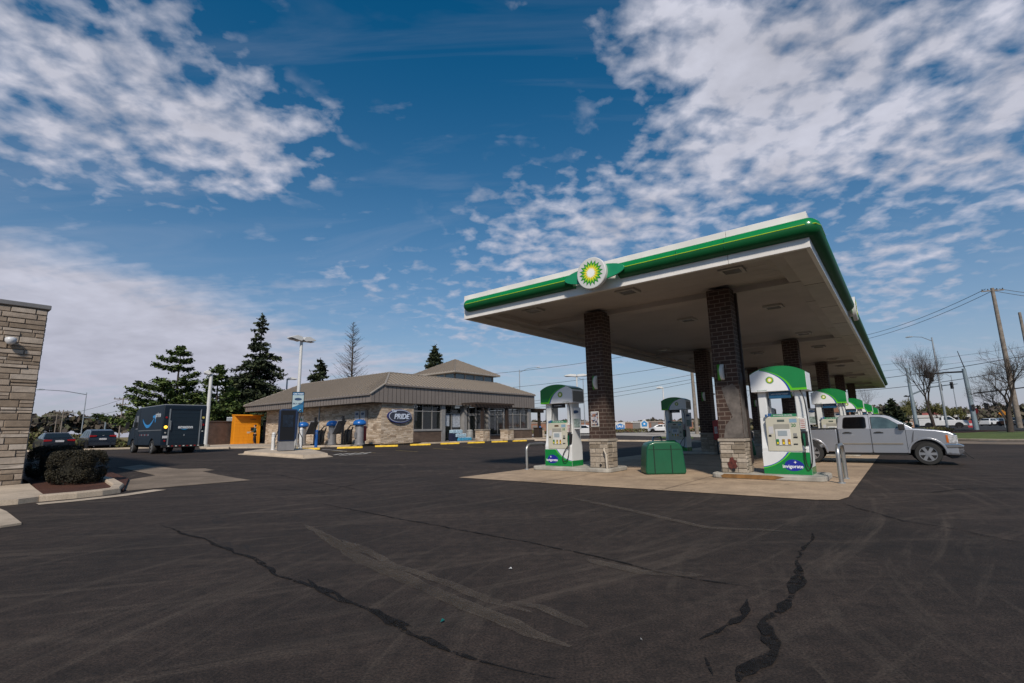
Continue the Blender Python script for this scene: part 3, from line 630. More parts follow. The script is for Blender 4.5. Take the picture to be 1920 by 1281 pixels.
    # topper sign standing off the side
    if not (sg>0 and num==20):
        xs_=.66 if sg<0 else -.78
        mb=MB(); mb.bx(xs_-.02,xs_+.02,-.1,-.05,1.3,2.1); mb.bx(min(xs_,.55*(-sg)),max(xs_,.55*(-sg)),-.09,-.06,1.6,1.63); ts=mb.build('side_sign',black,t_)
        mb=MB(); mb.bx(xs_-.2,xs_+.2,-.15,-.11,1.32,2.1); mb.build('sign_face',mat('sign_face_white',(.55,.57,.58),.4),ts,bevel=.01)
        mb=MB(); mb.ext(circ(.13,24,cx=xs_,cy=1.95,ry=.06),(0,-.153,0),X,Z,-Y*.003); mb.build('sign_oval',mat('sign_navy',(.02,.05,.12),.4),ts)
        mb=MB(); mb.bx(xs_-.17,xs_+.17,-.155,-.15,1.38,1.7); mb.bx(xs_+.03,xs_+.12,-.16,-.155,1.45,1.55); mb.build('sign_picture',[mat('sign_pic',(.22,.28,.26),.5,var=.6,vs=14)],ts)
    return t_
words=['first','second','third','fourth','fifth']
PU=thing
for r_ in range(5):
    v=3.38+12.073*r_
    for right in (0,1):
        if right:
            lab='white and green pump numbered 20 beside the patched brick column' if r_==0 else '%s pump from the camera in the right-hand row, by the silver pickup'%words[r_]
        else:
            lab='white and green pump numbered 18 with a looped hose, left of the nearest column' if r_==0 else '%s pump from the camera in the left-hand row%s'%(words[r_],', seen behind the green bin' if r_==1 else '')
        if r_<2: pump(1 if right else -1,(20 if right else 18)-4*0 if r_==0 else (16 if right else 14),C(9.375 if right else 1.91,v,.15),lab); 
        else:
            src=[o for o in COL.objects if o.name.startswith('fuel_pump') and o.parent is None][2+right]
            dup(src,C(9.375 if right else 1.91,v,.15),label=lab)
# ------------------------------------------------------------------ hoops, bins, posters
def hoop(a,b,h,lab,rz=None):
    a,b=Vector(a),Vector(b); t_=thing('hoop_guard',lab,'guard rail',(a+b)/2,0,'steel hoop guards by the pumps'); c_=(a+b)/2; a,b=a-c_,b-c_; r_=.22; d_=(b-a).normalized(); p=[a,a+Z*(h-r_)]
    for k in range(1,7): q=k*PI/12; p.append(a+Z*(h-r_)+d_*r_*(1-math.cos(q))+Z*r_*math.sin(q))
    for k in range(0,7): q=PI/2-k*PI/12; p.append(b+Z*(h-r_)-d_*r_*(1-math.cos(q))+Z*r_*math.sin(q))
    p.append(b); mb=MB(); mb.tube(p,.052,14); mb.build('hoop_tube',steel,t_,smooth=60)
    for q in (a,b): mb=MB(); mb.cyl(q+Z*.012,q+Z*.04,.085,n=14); mb.build('base_ring',galv,t_)
hoop(C(.70,2.66,0),C(.70,3.95,0),.93,'grey steel hoop guard at the left end of the island of pump 18')
hoop(C(10.62,2.62,0),C(10.62,3.9,0),.93,'grey steel hoop guard right of pump 20, before the pickup')
hoop(C(.70,14.7,0),C(.70,16.0,0),.93,'steel hoop guard behind the green bin, at the second left pump')
mb=MB(); mb.tube([C(3.9,2.80,.80),C(3.93,2.74,.74),C(4.0,2.72,.62),C(4.02,2.72,.14)],.03,10); tag(mb.build('bent_pipe',mat('cream_paint',(.45,.40,.33),.6),smooth=60),'cream painted bent pipe at the foot of the nearest brick column','pipe')
gb=mat('bin_green',(.002,.082,.034),.42,var=.08,coat=.15)
def bin_(loc,rz,lab,black_top=False):
    t_=thing('storage_bin',lab,'storage bin',loc,rz); t_.scale=(.88,.95,1)
    h=.98 if not black_top else .82
    pr=[(-.70,.0),(.70,.0),(.73,.10),(.70,.30),(.645,h-.16),(.56,h-.02),(.35,h+.045),(-.35,h+.045),(-.56,h-.02),(-.645,h-.16),(-.70,.30),(-.73,.10)]
    mb=MB(); mb.ext(pr,(0,-.42,.012),X,Z,Y*.84); mb.build('bin_body',gb,t_,bevel=.05,smooth=40,seg=3)
    for x in (-.40,.22):
        mb=MB(); mb.bx(x-.017,x+.017,-.432,-.41,.04,h-.06); mb.build('bin_groove',mat('groove_dark',(.003,.02,.01),.8),t_)
    mb=MB(); mb.bx(-.62,.62,-.428,-.41,h-.20,h-.185); mb.build('lid_seam',MATS['groove_dark'],t_)
    mb=MB(); mb.box((.665,-.1,h*.62),(.03,.12,.26),M=Matrix.Rotation(-.12,3,'Y')); mb.build('bin_handle',black,t_,bevel=.01)
    if black_top:
        mb=MB(); mb.ext([(-.62,h+.02),(.66,h+.02),(.7,h+.3),(.5,h+.46),(.1,h+.52),(-.45,h+.42),(-.66,h+.28)],(0,-.40,0),X,Z,Y*.8); mb.build('black_cover',mat('black_tarp',(.008,.008,.01),.3,var=.4,vs=5,bump=.5,bs=9),t_,bevel=.06,smooth=50)
bin_((4.82,16.35,0),-.03,'emerald green plastic bin with two dark grooves, on the pad between the front columns')
bin_((11.55,25.5,0),-.25,'dark green bin topped by a black cover, behind the second front column',True)
def pic(name,loc,rz,w,h,frame,cols_,lab,cat,group=None,par=None,seed=1,lett=None):
    t_=thing(name,lab,cat,loc,rz,group); mb=MB(); mb.bx(-w/2,w/2,-.02,0,-h/2,h/2); mb.build('frame',frame,t_,bevel=.004)
    rs=random.Random(seed); mb=MB(); n,m_=6,9
    ww,hh=w*.86,h*.88
    for i in range(n):
        for j in range(m_):
            x0,z0=-ww/2+ww*i/n,-hh/2+hh*j/m_; mb.bx(x0,x0+ww/n,-.024,-.019,z0,z0+hh/m_,m=rs.randrange(len(cols_)))
    mb.build('print',cols_,t_)
    if lett:
        for (s_,z_,sz) in lett: text('lettering',s_,sz,txtw,t_,(0,-.026,z_),(PI/2,0,0),.001,.002)
    return t_
pc=[mat('print_%s'%n_,c_,.5,var=.3,vs=20) for n_,c_ in (('dusk',(.05,.02,.02)),('flesh',(.25,.13,.09)),('grey',(.28,.27,.30)),('slate',(.05,.06,.10)),('cream',(.42,.38,.36)),('mist',(.33,.34,.40)))]
pic('poster',C(3.57,2.87,1.81),CR,.31,.52,white,pc,'small white framed poster of food pictures on the nearest brick column','poster',seed=3,lett=[('Lunch deals',0.0,.045)])
pic('poster',C(7.85,14.93,1.62),CR,.31,.52,white,[pc[2],pc[4],pc[0]],'small grey poster on the second right-hand brick column, above the bin','poster',seed=9)
t_=thing('extinguisher_cabinet','narrow red extinguisher cabinet fixed beside the second left column','cabinet',C(4.22,14.72,0),CR)
redm=mat('cabinet_red',(.33,.01,.012),.35,coat=.2)
mb=MB(); mb.ext([(-.13,.78),(.13,.72),(.15,1.82),(-.13,1.75)],(0,-.13,0),X,Z,Y*.26); mb.build('cabinet_box',redm,t_,bevel=.02); mb=MB(); mb.bx(-.05,.09,-.136,-.129,1.1,1.45); mb.build('cabinet_label',white,t_); text('cabinet_lettering','FIRE',.13,redm,t_,(.02,-.14,1.28),(PI/2,PI/2,0),.001)
mb=MB(); mb.cyl((0,0,.0),(0,0,.8),.03); mb.build('cabinet_post',black,t_)
# ================================================================== SHOP
FZ=.609; BZ0=.48                            # floor / pavement top, lot level there
shop=thing('shop_building','low stone and brick shop with tan standing-seam roof, small roof lantern and grey framed windows','shop',S(0,0,0),SR)
wst=mat('shop_stone',(.4,.35,.28),.9,var=.12,vs=8,attr=[(.32,.235,.165),(.44,.345,.25),(.53,.43,.325),(.60,.50,.40)])
wmo=mat('shop_mortar',(.26,.22,.175),.95,var=.15)
seam=mat('roof_metal',(.37,.32,.265),.42,.25,var=.07,vs=.8); fasc=mat('fascia_metal',(.205,.175,.155),.45,.1,var=.06,vs=1.2); frm=mat('window_frame',(.30,.29,.28),.45,.3)
bwall=brick_mat('low_brick',(.105,.062,.045),(.075,.045,.034),(.14,.115,.09),.30,.075,.008)
def stonewall(name,o,du,w,h,n,par,dep=.028,body=None):
    mb=MB(); o,du,n=Vector(o),Vector(du),Vector(n)
    mb.quad(o,o+du*w,o+du*w+Z*h,o+Z*h,0); mb.stones(o,du,w,h,n,rows=(.075,.15),lens=(.2,.65),dep=dep,m=1)
    return mb.build(name,[wmo,wst],par)
HW,HE1,HE2,HF,OV,I1,I2,SL,SD=3.722,4.33,5.117,6.385,1.227,2.288,2.061,19.604,20.06
stonewall('stone_wall',(-.01,0,FZ-.15),Y,SD-2,HW-FZ+.15,-X,shop)
stonewall('stone_wall',(0,-.01,FZ-.15),X,3.18,HW-FZ+.15,-Y,shop)
mb=MB(); mb.bx(0,3.18,0,.4,FZ-.2,HW); mb.bx(0,.35,0,SD-2,FZ-.2,HW); mb.bx(0,SL,SD-2.4,SD-2,FZ-.2,HW); mb.bx(SL-.3,SL,7.4,SD-2,FZ-.2,HW); mb.bx(SL-.3,SL,.4,7.4,FZ-.2,1.4); mb.bx(.4,SL-.4,.35,SD-2.4,FZ,FZ+.02,0); mb.build('wall_core',wmo,shop)
mb=MB(); mb.bx(3.2,6.29,-.02,.3,FZ-.2,1.50); mb.build('brick_base',bwall,shop)
mb=MB(); mb.bx(12.75,SL,-.02,.3,FZ-.2,.95); mb.build('brick_base',bwall,shop)
mb=MB(); mb.bx(14.9,SL+.02,-.03,.3,FZ-.18,1.45); mb.build('brick_base',bwall,shop)
mb=MB(); mb.bx(3.2,6.4,-.08,.3,1.50,1.62); mb.build('sill',frm,shop,bevel=.01)
mb=MB(); mb.bx(14.9,SL+.05,-.09,.3,1.45,1.56); mb.build('sill',frm,shop,bevel=.01)
gl=bpy.data.materials.new('shop_glass'); gl.use_nodes=True; t=NT(gl.node_tree); b=t.n['Principled BSDF']; b.inputs['Base Color'].default_value=(.02,.025,.025,1); b.inputs['Roughness'].default_value=.03; b.inputs['Alpha'].default_value=.48; b.inputs['Specular IOR Level'].default_value=1; MATS['shop_glass']=gl
def window(x0,x1,z0,z1,mull,trans,y=.06,par=shop,axis=0,name='window'):
    mb=MB(); fw=.06
    def bxx(a0,a1,b0,b1,c0,c1):
        if axis==0: mb.bx(a0,a1,b0,b1,c0,c1)
        else: mb.bx(b0,b1,a0,a1,c0,c1)
    bxx(x0,x1,y-.05,y+.07,z0,z0+fw);bxx(x0,x1,y-.05,y+.07,z1-fw,z1);bxx(x0,x0+fw,y-.05,y+.07,z0+fw,z1-fw);bxx(x1-fw,x1,y-.05,y+.07,z0+fw,z1-fw)
    for m_ in mull: bxx(m_-fw/2,m_+fw/2,y-.048,y+.068,z0+fw,z1-fw)
    for q in trans: bxx(x0+fw,x1-fw,y-.044,y+.064,q-fw/2,q+fw/2)
    f=mb.build('window_frame',frm,par); mb=MB(); bxx(x0+.02,x1-.02,y,y+.012,z0+.02,z1-.02); mb.build('pane',gl,f); return f
window(3.2,6.27,1.62,HW,(4.2,5.24),(3.14,))
mb=MB(); mb.bx(6.29,6.75,-.05,.35,FZ-.1,HW); mb.build('pillar',frm,shop,bevel=.01)
window(6.77,9.07,FZ,HW,(7.87,),(3.0,),y=.35)
mb=MB(); mb.bx(9.09,9.5,-.05,.35,FZ-.1,HW); mb.build('pillar',frm,shop,bevel=.01)
window(9.52,9.94,FZ,HW,(),(3.0,),y=.2)
window(9.96,10.92,2.98,HW,(),(),y=.2)
window(10.94,12.41,FZ,HW,(11.7,),(3.0,),y=.2)
dr=MB(); dr.bx(9.97,10.07,.14,.2,FZ,2.95); dr.bx(10.81,10.91,.14,.2,FZ,2.95); dr.bx(10.07,10.81,.14,.2,2.85,2.95); dr.bx(10.07,10.81,.14,.2,FZ,FZ+.2); d_=dr.build('door',frm,shop)
mb=MB(); mb.bx(10.07,10.81,.16,.17,FZ+.2,2.85); mb.build('door_pane',gl,d_); mb=MB(); mb.tube([(10.74,.12,1.3),(10.74,.06,1.3),(10.74,.06,1.9),(10.74,.12,1.9)],.018,6); mb.build('door_handle',steel,d_)
mb=MB(); mb.bx(12.43,12.74,-.05,.35,FZ-.1,HW); mb.build('pillar',frm,shop,bevel=.01)
window(12.76,14.88,1.0,HW-.1,(13.94,),(3.0,))
window(14.90,19.0,1.56,HW-.1,(16.43,17.71),(3.0,))
mb=MB(); mb.bx(19.02,19.4,-.04,.35,1.5,HW); mb.build('pillar',frm,shop,bevel=.01)
mb=MB(); mb.bx(19.4,19.58,.0,.3,1.56,HW); mb.build('corner_post',frm,shop)
window(.4,7.4,1.4,HW-.1,(1.8,3.2,4.6,6.0),(3.0,),y=SL-.15,axis=1)
# things glimpsed inside and stuck on the panes
inn=mat('interior_wall',(.30,.28,.26),.8); 
mb=MB(); mb.bx(.5,12.6,5,5.1,FZ,HW); mb.bx(12.5,12.6,2.5,5,FZ,HW); mb.bx(12.6,SL-.4,9,9.1,FZ,HW); mb.build('interior_wall',inn,shop)
for i,(x,h_,c_) in enumerate(((7.2,1.1,.2),(8.4,1.3,.3),(13.2,.9,.25),(15.5,1.0,.3),(16.9,.9,.2),(18.3,1.1,.3))):
    mb=MB(); mb.bx(x-.4,x+.4,2.2,2.7,FZ,FZ+h_); [mb.bx(x-.38+.13*k,x-.29+.13*k,2.12,2.2,FZ+.3+.3*(k%3),FZ+.5+.3*(k%3)) for k in range(6)]; mb.build('interior_shelf',[pc[i%6]],shop)
stk=mat('window_sticker',(.34,.37,.42),.5,var=.4,vs=6)
for x0,x1,z0,z1 in ((7.0,7.6,1.9,2.9),(8.0,8.95,1.8,2.95)): mb=MB(); mb.bx(x0,x1,.325,.335,z0,z1); mb.build('window_poster',stk,shop)
# roof: front fascia board with a raked end, side fascia, hipped planes, ribs
mb=MB(); mb.ext([(-OV,HW),(SL+.25,HW),(SL+.25,HE2),(0,HE2),(-OV,HE1)],(0,-.32,0),X,Z,Y*.25); fb=mb.build('fascia_board',fasc,shop)
mb=MB(); x=-OV+.3
while x<SL: mb.bx(x,x+.03,-.332,-.32,HW+.01,(HE2 if x>0 else HE1+(HE2-HE1)*(x+OV)/OV)-.04); x+=.41
mb.build('board_rib',mat('board_joint',(.05,.042,.038),.6),fb)
mb=MB(); mb.bx(-OV,-OV+.2,-.06,SD,HW,HE1); fb2=mb.build('fascia_board',fasc,shop)
mb=MB(); y=.3
while y<SD: mb.bx(-OV-.012,-OV,y,y+.03,HW+.01,HE1-.03); y+=.41
mb.build('board_rib',MATS['board_joint'],fb2)
mb=MB(); mb.bx(-OV+.2,0,-.06,SD,HW+.02,HW+.06); mb.bx(0,SL,-.06,.4,HW+.02,HW+.06); mb.bx(SL-.2,SL+.25,-.06,SD,HW+.0,HW+.4); mb.build('eave_soffit',mat('eave_soffit',(.15,.13,.115),.7),shop)
g_=.07 # roof thickness lip
A0=Vector((-OV-g_,-.32-g_,HE1));A1=Vector((0,-.32-g_,HE2+.02));A2=Vector((SL+.3,-.32-g_,HE2+.02)); A3=Vector((-OV-g_,SD+.2,HE1))
B1=Vector((I1,I2,HF));B2=Vector((SL-3.2,I2,HF));B3=Vector((I1,SD-4.2,HF))
mb=MB()
def slab(q,th=.05): n=len(q); nn=(q[1]-q[0]).cross(q[2]-q[0]).normalized(); nn=nn if nn.z>0 else -nn; lo=[p-nn*th for p in q]; return mb.add(q+lo,[tuple(range(n)),tuple(range(n,2*n))[::-1]]+[(i,n+i,n+(i+1)%n,(i+1)%n) for i in range(n)])
slab([A1,A2,B2,B1]); rf=mb.build('roof_front',seam,shop)
mb=MB(); slab([A0,A1,B1]); slab([A3,A0,B1,B3]); rf2=mb.build('roof_side',seam,shop)
mb=MB(); slab([A2,Vector((SL+.3,SD,HE2)),Vector((SL-3.2,SD-4.2,HF)),B2]); mb.bx(I1+.02,SL-3.22,I2+.02,SD-4.2,HF-.3,HF-.06); slab([A3,B3,Vector((SL-3.2,SD-4.2,HF)),Vector((SL+.3,SD+.2,HE1))]); mb.build('roof_back',seam,shop)
mb=MB(); x=.2
def rib(p,q,w=.06,h=.09):
    p,q=Vector(p),Vector(q); d=(q-p).normalized(); s_=d.cross(Z).normalized()*w/2; u=Z*h
    mb.add([p-s_,p+s_,q+s_,q-s_,p-s_+u,p+s_+u,q+s_+u,q-s_+u],[(4,5,6,7),(0,1,5,4),(1,2,6,5),(2,3,7,6),(3,0,4,7)])
while x<SL+.2:
    p=A1.lerp(A2,x/(SL+.3)); q=Vector((p.x,I2,HF))
    if x<I1: f=x/I1; q=A1.lerp(B1,f); q=Vector((p.x,q.y,q.z))
    if x>SL-3.2: f=(SL+.3-x)/3.5; q=A2.lerp(B2,f); q=Vector((p.x,q.y,q.z))
    rib(p,q); x+=.41
mb.build('roof_rib',mat('rib_metal',(.23,.195,.16),.5,.2,var=.05),rf)
mb=MB(); y=.1
while y<SD:
    p=Vector((A0.x,y,HE1)); q=Vector((I1,y,HF))
    if y<I2: f=(y+.4)/(I2+.4); q=A0.lerp(B1,f) if False else Vector((A1.x,A1.y,A1.z)).lerp(B1,f); q=Vector((q.x,y,q.z))
    if y>SD-4.2: f=(SD-y)/4.2; q=A3.lerp(B3,f); q=Vector((q.x,y,q.z))
    rib(p,q); y+=.41
mb.build('roof_rib',MATS['rib_metal'],rf2)
mb=MB(); rib(A0+Z*.01,A1+Z*.01,.10,.05); rib(A1+Z*.01,B1+Z*.01,.14,.06); rib(A2,B2,.14,.06); rib(A3,B3,.14,.06); rib(B1,B2,.14,.06); rib(B1,B3,.14,.06); mb.build('ridge_cap',seam,shop)
mb=MB(); mb.bx(-.02,SL+.3,-.46,-.39,HE2-.10,HE2+.03); mb.bx(-OV-.14,-OV-.07,-.3,SD+.2,HE1-.1,HE1+.03); mb.build('gutter',fasc,shop)
# lantern
lx0,lx1,ly0,ly1=11.4,17.4,3.4,9.2
mb=MB(); mb.bx(lx0,lx1,ly0,ly1,HF-.1,6.62); mb.bx(lx0,lx1,ly0,ly1,7.18,7.35); 
for i in range(5): x=lx0+(lx1-lx0-.16)*i/4; mb.bx(x,x+.16,ly0,ly0+.15,6.62,7.18); y=ly0+(ly1-ly0-.16)*i/4; mb.bx(lx0,lx0+.15,y,y+.16,6.62,7.18); mb.bx(lx1-.15,lx1,y,y+.16,6.62,7.18); mb.bx(x,x+.16,ly1-.15,ly1,6.62,7.18)
lw=mb.build('lantern_wall',mat('lantern_paint',(.24,.22,.20),.5),shop)
mb=MB(); mb.bx(lx0+.06,lx1-.06,ly0+.06,ly1-.06,6.6,7.2); mb.build('lantern_glass',mat('lantern_glass',(.05,.09,.12),.08,var=0,spec=1),lw)
mb=MB(); e0,e1,f0,f1,ez=lx0-.55,lx1+.55,ly0-.55,ly1+.55,7.34; ap=Vector((14.4,6.3,9.15)); q=[Vector((e0,f0,ez)),Vector((e1,f0,ez)),Vector((e1,f1,ez)),Vector((e0,f1,ez))]
mb.add(q+[ap]+[k-Z*.12 for k in q],[(0,1,4),(1,2,4),(2,3,4),(3,0,4),(0,5,6,1),(1,6,7,2),(2,7,8,3),(3,8,5,0),(5,8,7,6)]); lr=mb.build('lantern_roof',seam,shop)
mb=MB()
for k in range(1,17):
    f=k/17; tt=2*min(f,1-f)
    p=q[0].lerp(q[1],f); m_=Vector((p.x,f0+(ap.y-f0)*tt,ez+(ap.z-ez)*tt)); rib(p,m_)
    p=q[0].lerp(q[3],f); m_=Vector((e0+(ap.x-e0)*tt,p.y,ez+(ap.z-ez)*tt)); rib(p,m_)
for k in q: rib(k,ap,.1,.06)
mb.build('lantern_rib',MATS['rib_metal'],lr)
# oval shop sign, wall boards, conduit
sg_=MB(); sg_.ext(circ(1.12,48,ry=.49),(1.68,-.2,2.71),X,Z,Y*.14); so2=sg_.build('oval_sign',mat('sign_white_rim',(.42,.46,.56),.4),shop,bevel=.02)
mb=MB(); mb.ext(circ(1.17,48,ry=.54),(1.66,-.19,2.70),X,Z,Y*.16); mb.build('sign_back',mat('sign_navy_back',(.012,.02,.12),.4),so2)
mb=MB(); mb.ext(circ(1.05,48,ry=.43),(1.68,-.212,2.71),X,Z,Y*.008); mb.build('sign_face',mat('sign_slate',(.045,.05,.075),.35,var=.2,vs=1.5),so2)
text('sign_lettering','PRIDE',.56,mat('sign_pale_letters',(.55,.62,.75),.4),so2,(1.76,-.235,2.66),(PI/2,0,0),.012,.016,shear=.25,sx=1.0)
text('sign_lettering','The',.32,mat('sign_pale_letters',(.55,.62,.75),.4),so2,(.98,-.235,3.08),(PI/2,-.1,0),.012,.01,shear=.3)
for y in (3.0,2.25):
    mb=MB(); mb.bx(-.09,-.05,y-.30,y+.30,2.02,3.18); b_=mb.build('wall_board',mat('board_grey',(.42,.42,.43),.5),shop); mb=MB(); mb.bx(-.1,-.09,y-.24,y+.24,2.1,2.5); mb.build('board_picture',[pc[1] if y>2.5 else mat('pic_violet',(.12,.08,.25),.5)],b_)
    mb=MB(); mb.ext(circ(.2,20,ry=.1),(-.093,y,2.95),Y,Z,-X*.006); mb.build('board_oval',mat('sign_navy',(.02,.05,.12),.4),b_)
mb=MB(); mb.bx(-.12,-.03,1.62,1.9,1.9,3.2); mb.build('wall_cabinet',mat('cabinet_taupe',(.2,.17,.15),.6),shop)
mb=MB(); mb.cyl((-.09,8.5,FZ),(-.09,8.5,3.7),.05,n=8); mb.build('conduit',galv,shop)
mb=MB(); mb.bx(-.06,-.03,11.1,11.75,2.15,3.05); b_=mb.build('white_notice',white,shop); mb=MB(); mb.ext(circ(.15,16),(-.065,11.42,2.7),Y,Z,-X*.006); mb.bx(-.07,-.062,11.2,11.65,2.25,2.45); mb.build('notice_print',mat('notice_green',(.05,.2,.15),.5),b_)
# pergola over the door, and the one at the far end
def post(x,y,name='timber_post'):
    mb=MB(); mb.bx(x-.13,x+.13,y-.13,y+.13,1.55,3.55); p_=mb.build(name,brown,per)
def pier(x,y,w=.45):
    mb=MB(); mb.bx(x-w,x+w,y-w,y+w,FZ-.1,1.5); k=len(mb.v); m2=MB()
    for (o_,du_,n_) in (((x-w,y-w,FZ-.05),X,-Y),((x-w,y-w,FZ-.05),Y,-X),((x+w,y-w,FZ-.05),Y,X)): m2.stones(o_,du_,2*w,1.5-FZ+.05,n_,rows=(.1,.2),lens=(.2,.45),dep=.03)
    mb.v+=m2.v; mb.f+=[tuple(i+k for i in f) for f in m2.f]; mb.m+=[1]*len(m2.f); mb.r+=m2.r; p_=mb.build('stone_pier',[wmo,wst],per)
    mb=MB(); mb.bx(x-w-.06,x+w+.06,y-w-.06,y+w+.06,1.5,1.57); mb.build('pier_cap',cap_m,p_)
per=thing('door_pergola','dark brown timber pergola on two stone piers before the shop door','pergola',S(0,0,0),SR,'brown pergolas at the shop')
for x in (9.62,13.12): pier(x,-1.8); post(x,-1.8)
mb=MB(); mb.bx(8.35,13.75,-1.98,-1.86,3.5,3.78); mb.bx(8.35,13.75,-1.74,-1.62,3.5,3.78); mb.build('timber_beam',brown,per)
mb=MB(); [mb.bx(8.45+.46*k,8.53+.46*k,-2.35,-.35,3.78,3.92) for k in range(12)]; mb.build('rafter',brown,per)
per=thing('end_pergola','small brown timber pergola on a stone pier at the far end of the shop','pergola',S(0,0,0),SR,'brown pergolas at the shop')
pier(21.8,.5,.4); post(21.8,.5); mb=MB(); mb.bx(19.9,22.6,.38,.62,3.3,3.6); mb.build('timber_beam',brown,per)
mb=MB(); [mb.bx(20.0+.42*k,20.1+.42*k,-.3,2.2,3.6,3.72) for k in range(7)]; mb.build('rafter',brown,per)
# pavement round the shop
def spoly(pts): return [S(a,b) for a,b in pts]
walk=thing('x','','x'); bpy.data.objects.remove(walk)
def prismg(name,pts,z0,z1,m,bev=.03):
    mb=MB(); mb.ext([(p[0],p[1]) for p in pts],(0,0,z0),X,Y,Z*(z1-z0)); return struct(mb.build(name,m,bevel=bev))
wa=[G(375,841.5),G(440,841),G(553,840),G(640,838),G(724,835),G(800,832.6),G(880,829.4),G(955,826.4),G(1003,824.6)]
wb=[S(24.5,-1.0),S(24.5,6),S(19.7,6),S(19.7,-.02),S(-.02,-.02),S(-.02,17),S(-3,26)]
prismg('shop_pavement',wa+wb,.2,FZ-.005,curbm)
# yellow wheel stops in a line along the kerb
WS=[(553,600,843.3),(632,680,840.6),(703,746,837.6),(769,807,834.9),(826,861,832.6),(877,908,830.9),(922,951,829.1),(962,987,827.5)]
nm=['first','second','third','fourth','fifth','sixth','seventh','eighth']
for i,(x0,x1,y) in enumerate(WS):
    p,q=G(x0,y+.8),G(x1,y+.1); d_=(q-p); ln=1.75 if d_.length>1.4 else d_.length; c_=(p+q)/2; ang=math.atan2(d_.y,d_.x)
    t_=thing('wheel_stop','%s yellow wheel stop from the left in the row along the shop kerb'%nm[i],'wheel stop',c_,ang,'yellow wheel stops along the shop kerb')
    mb=MB(); mb.ext([(-.09,0),(.09,0),(.06,.12),(-.06,.12)],(-d_.length/2,0,.005),Y,Z,X*d_.length); mb.build('stop_bar',ylw,t_,bevel=.01)
    for s_ in (-.35,.35): mb=MB(); mb.cyl((s_*d_.length,0,.12),(s_*d_.length,0,.135),.018,n=8); mb.build('pin',steel,t_)
yl=mat('bay_line_yellow',(.30,.22,.10),.9,var=.5,vs=4); wl=mat('bay_line_white',(.45,.43,.40),.9,var=.5,vs=4)
for pts,m_ in (([(636,855),(690,851)],wl),([(622,846.5),(704,849.5)],yl),([(742,845),(783,847.5)],yl),([(812,841),(850,843.5)],yl),([(868,838),(905,839.5)],yl),([(604,843),(650,847)],wl)):
    strip('bay_line',[G(*p) for p in pts],.12,m_,dz=.012)
for k in range(5): strip('bay_line',[G(626+14*k,853.6-.7*k),G(640+14*k,851.2-.7*k)],.14,wl,dz=.0125)
# water packs outside the window, bins, bollards
bw=mat('water_blue',(.06,.30,.50),.3,var=.3,vs=9); ww_=mat('water_pale',(.35,.50,.60),.3,var=.3,vs=9); capb=mat('water_caps',(.55,.6,.65),.4)
disp=thing('water_display','stepped stack of shrink-wrapped blue water packs under the shop window','water packs',S(7.9,-.75,FZ),SR); disp.scale=(.78,.78,.78)
for lev,(x0,n_,y0) in enumerate(((-.9,4,0),(-.9,3,.1),(-1.0,3,.25))):
    for k in range(n_):
        x=x0+.02+(.52)*k+(.6 if lev==0 else .35 if lev==1 else 0); z=.42*lev
        mb=MB(); mb.bx(x-.24,x+.24,-.3+y0,.3+y0,z+.01,z+.36); pk=mb.build('water_pack',bw if lev==0 else ww_,disp,bevel=.03)
        mb=MB(); [mb.cyl((x-.18+.12*i,-.2+y0+.13*j,z+.36),(x-.18+.12*i,-.2+y0+.13*j,z+.41),.03,.022,n=6) for i in range(4) for j in range(4)]; mb.build('bottle_caps',capb,pk)
mb=MB(); mb.bx(-1.3,-.2,.0,.55,.0,.9); mb.build('display_crate',mat('crate_navy',(.015,.02,.05),.5),disp)
def bin2(loc,m_,lab,h=.95,r_=.28):
    t_=thing('litter_bin',lab,'litter bin',loc,SR); mb=MB(); mb.lathe([(r_*.9,0),(r_,.06),(r_,h*.82),(r_*.96,h*.85)],n=20); mb.build('bin_drum',m_,t_,smooth=40)
    mb=MB(); mb.lathe([(r_*1.04,h*.85),(r_*1.04,h*.9),(r_*.7,h),(r_*.3,h*1.02)],n=20); mb.build('bin_lid',m_,t_,smooth=40)
    mb=MB(); [mb.box((r_*1.0*math.cos(a_),r_*1.0*math.sin(a_),h*.45),(.02,.03,h*.7),rz=a_) for a_ in [k*PI/8 for k in range(16)]]; mb.build('bin_ribs',m_,t_)
bin2(S(9.25,-.6,FZ),mat('bin_grey',(.28,.28,.27),.6),'round grey litter bin between the water packs and the shop door')
t_=thing('wooden_planter','square dark brown bin box at the far corner of the shop','bin',S(20.1,-.5,FZ),SR); mb=MB(); mb.bx(-.35,.35,-.35,.35,0,1.0); mb.build('box',brown,t_,bevel=.02); mb=MB(); mb.bx(-.4,.4,-.4,.4,1.0,1.06); mb.build('lid',brown,t_)
bol=mat('bollard_blue',(.01,.10,.36),.4); wbol=mat('bollard_white',(.62,.62,.62),.45)
def bollard(loc,h,m_,lab,group=None,r_=.10):
    t_=thing('bollard',lab,'bollard',loc,0,group); mb=MB(); mb.lathe([(r_,0),(r_,h-.08),(r_*.85,h-.03),(r_*.5,h)],n=18); mb.build('sleeve',m_,t_,smooth=50)
    for z in (h*.78,h*.86): mb=MB(); mb.lathe([(r_+.003,z),(r_+.003,z+.025)],n=18); mb.build('reflective_ring',galv,t_,smooth=30)
    mb=MB(); mb.cyl((0,0,-.05),(0,0,.02),r_*1.25,n=16); mb.build('base_collar',m_,t_)
g1=G(592,841.5); bollard(g1,1.25,bol,'tall blue bollard between the pay kiosk island and the vacuum posts')
g1=G(1013.5,822.5); g1.z=FZ*.75; bollard(g1,1.35,bol,'blue bollard at the far corner of the shop beside the end pergola')
bollard(G(511,848.5,.14),1.0,wbol,'white bollard at the left corner of the pay kiosk island','white bollards on the kiosk island')
bollard(G(534.5,850,.14),1.05,wbol,'white bollard in front of the dark kiosk cabinet','white bollards on the kiosk island')
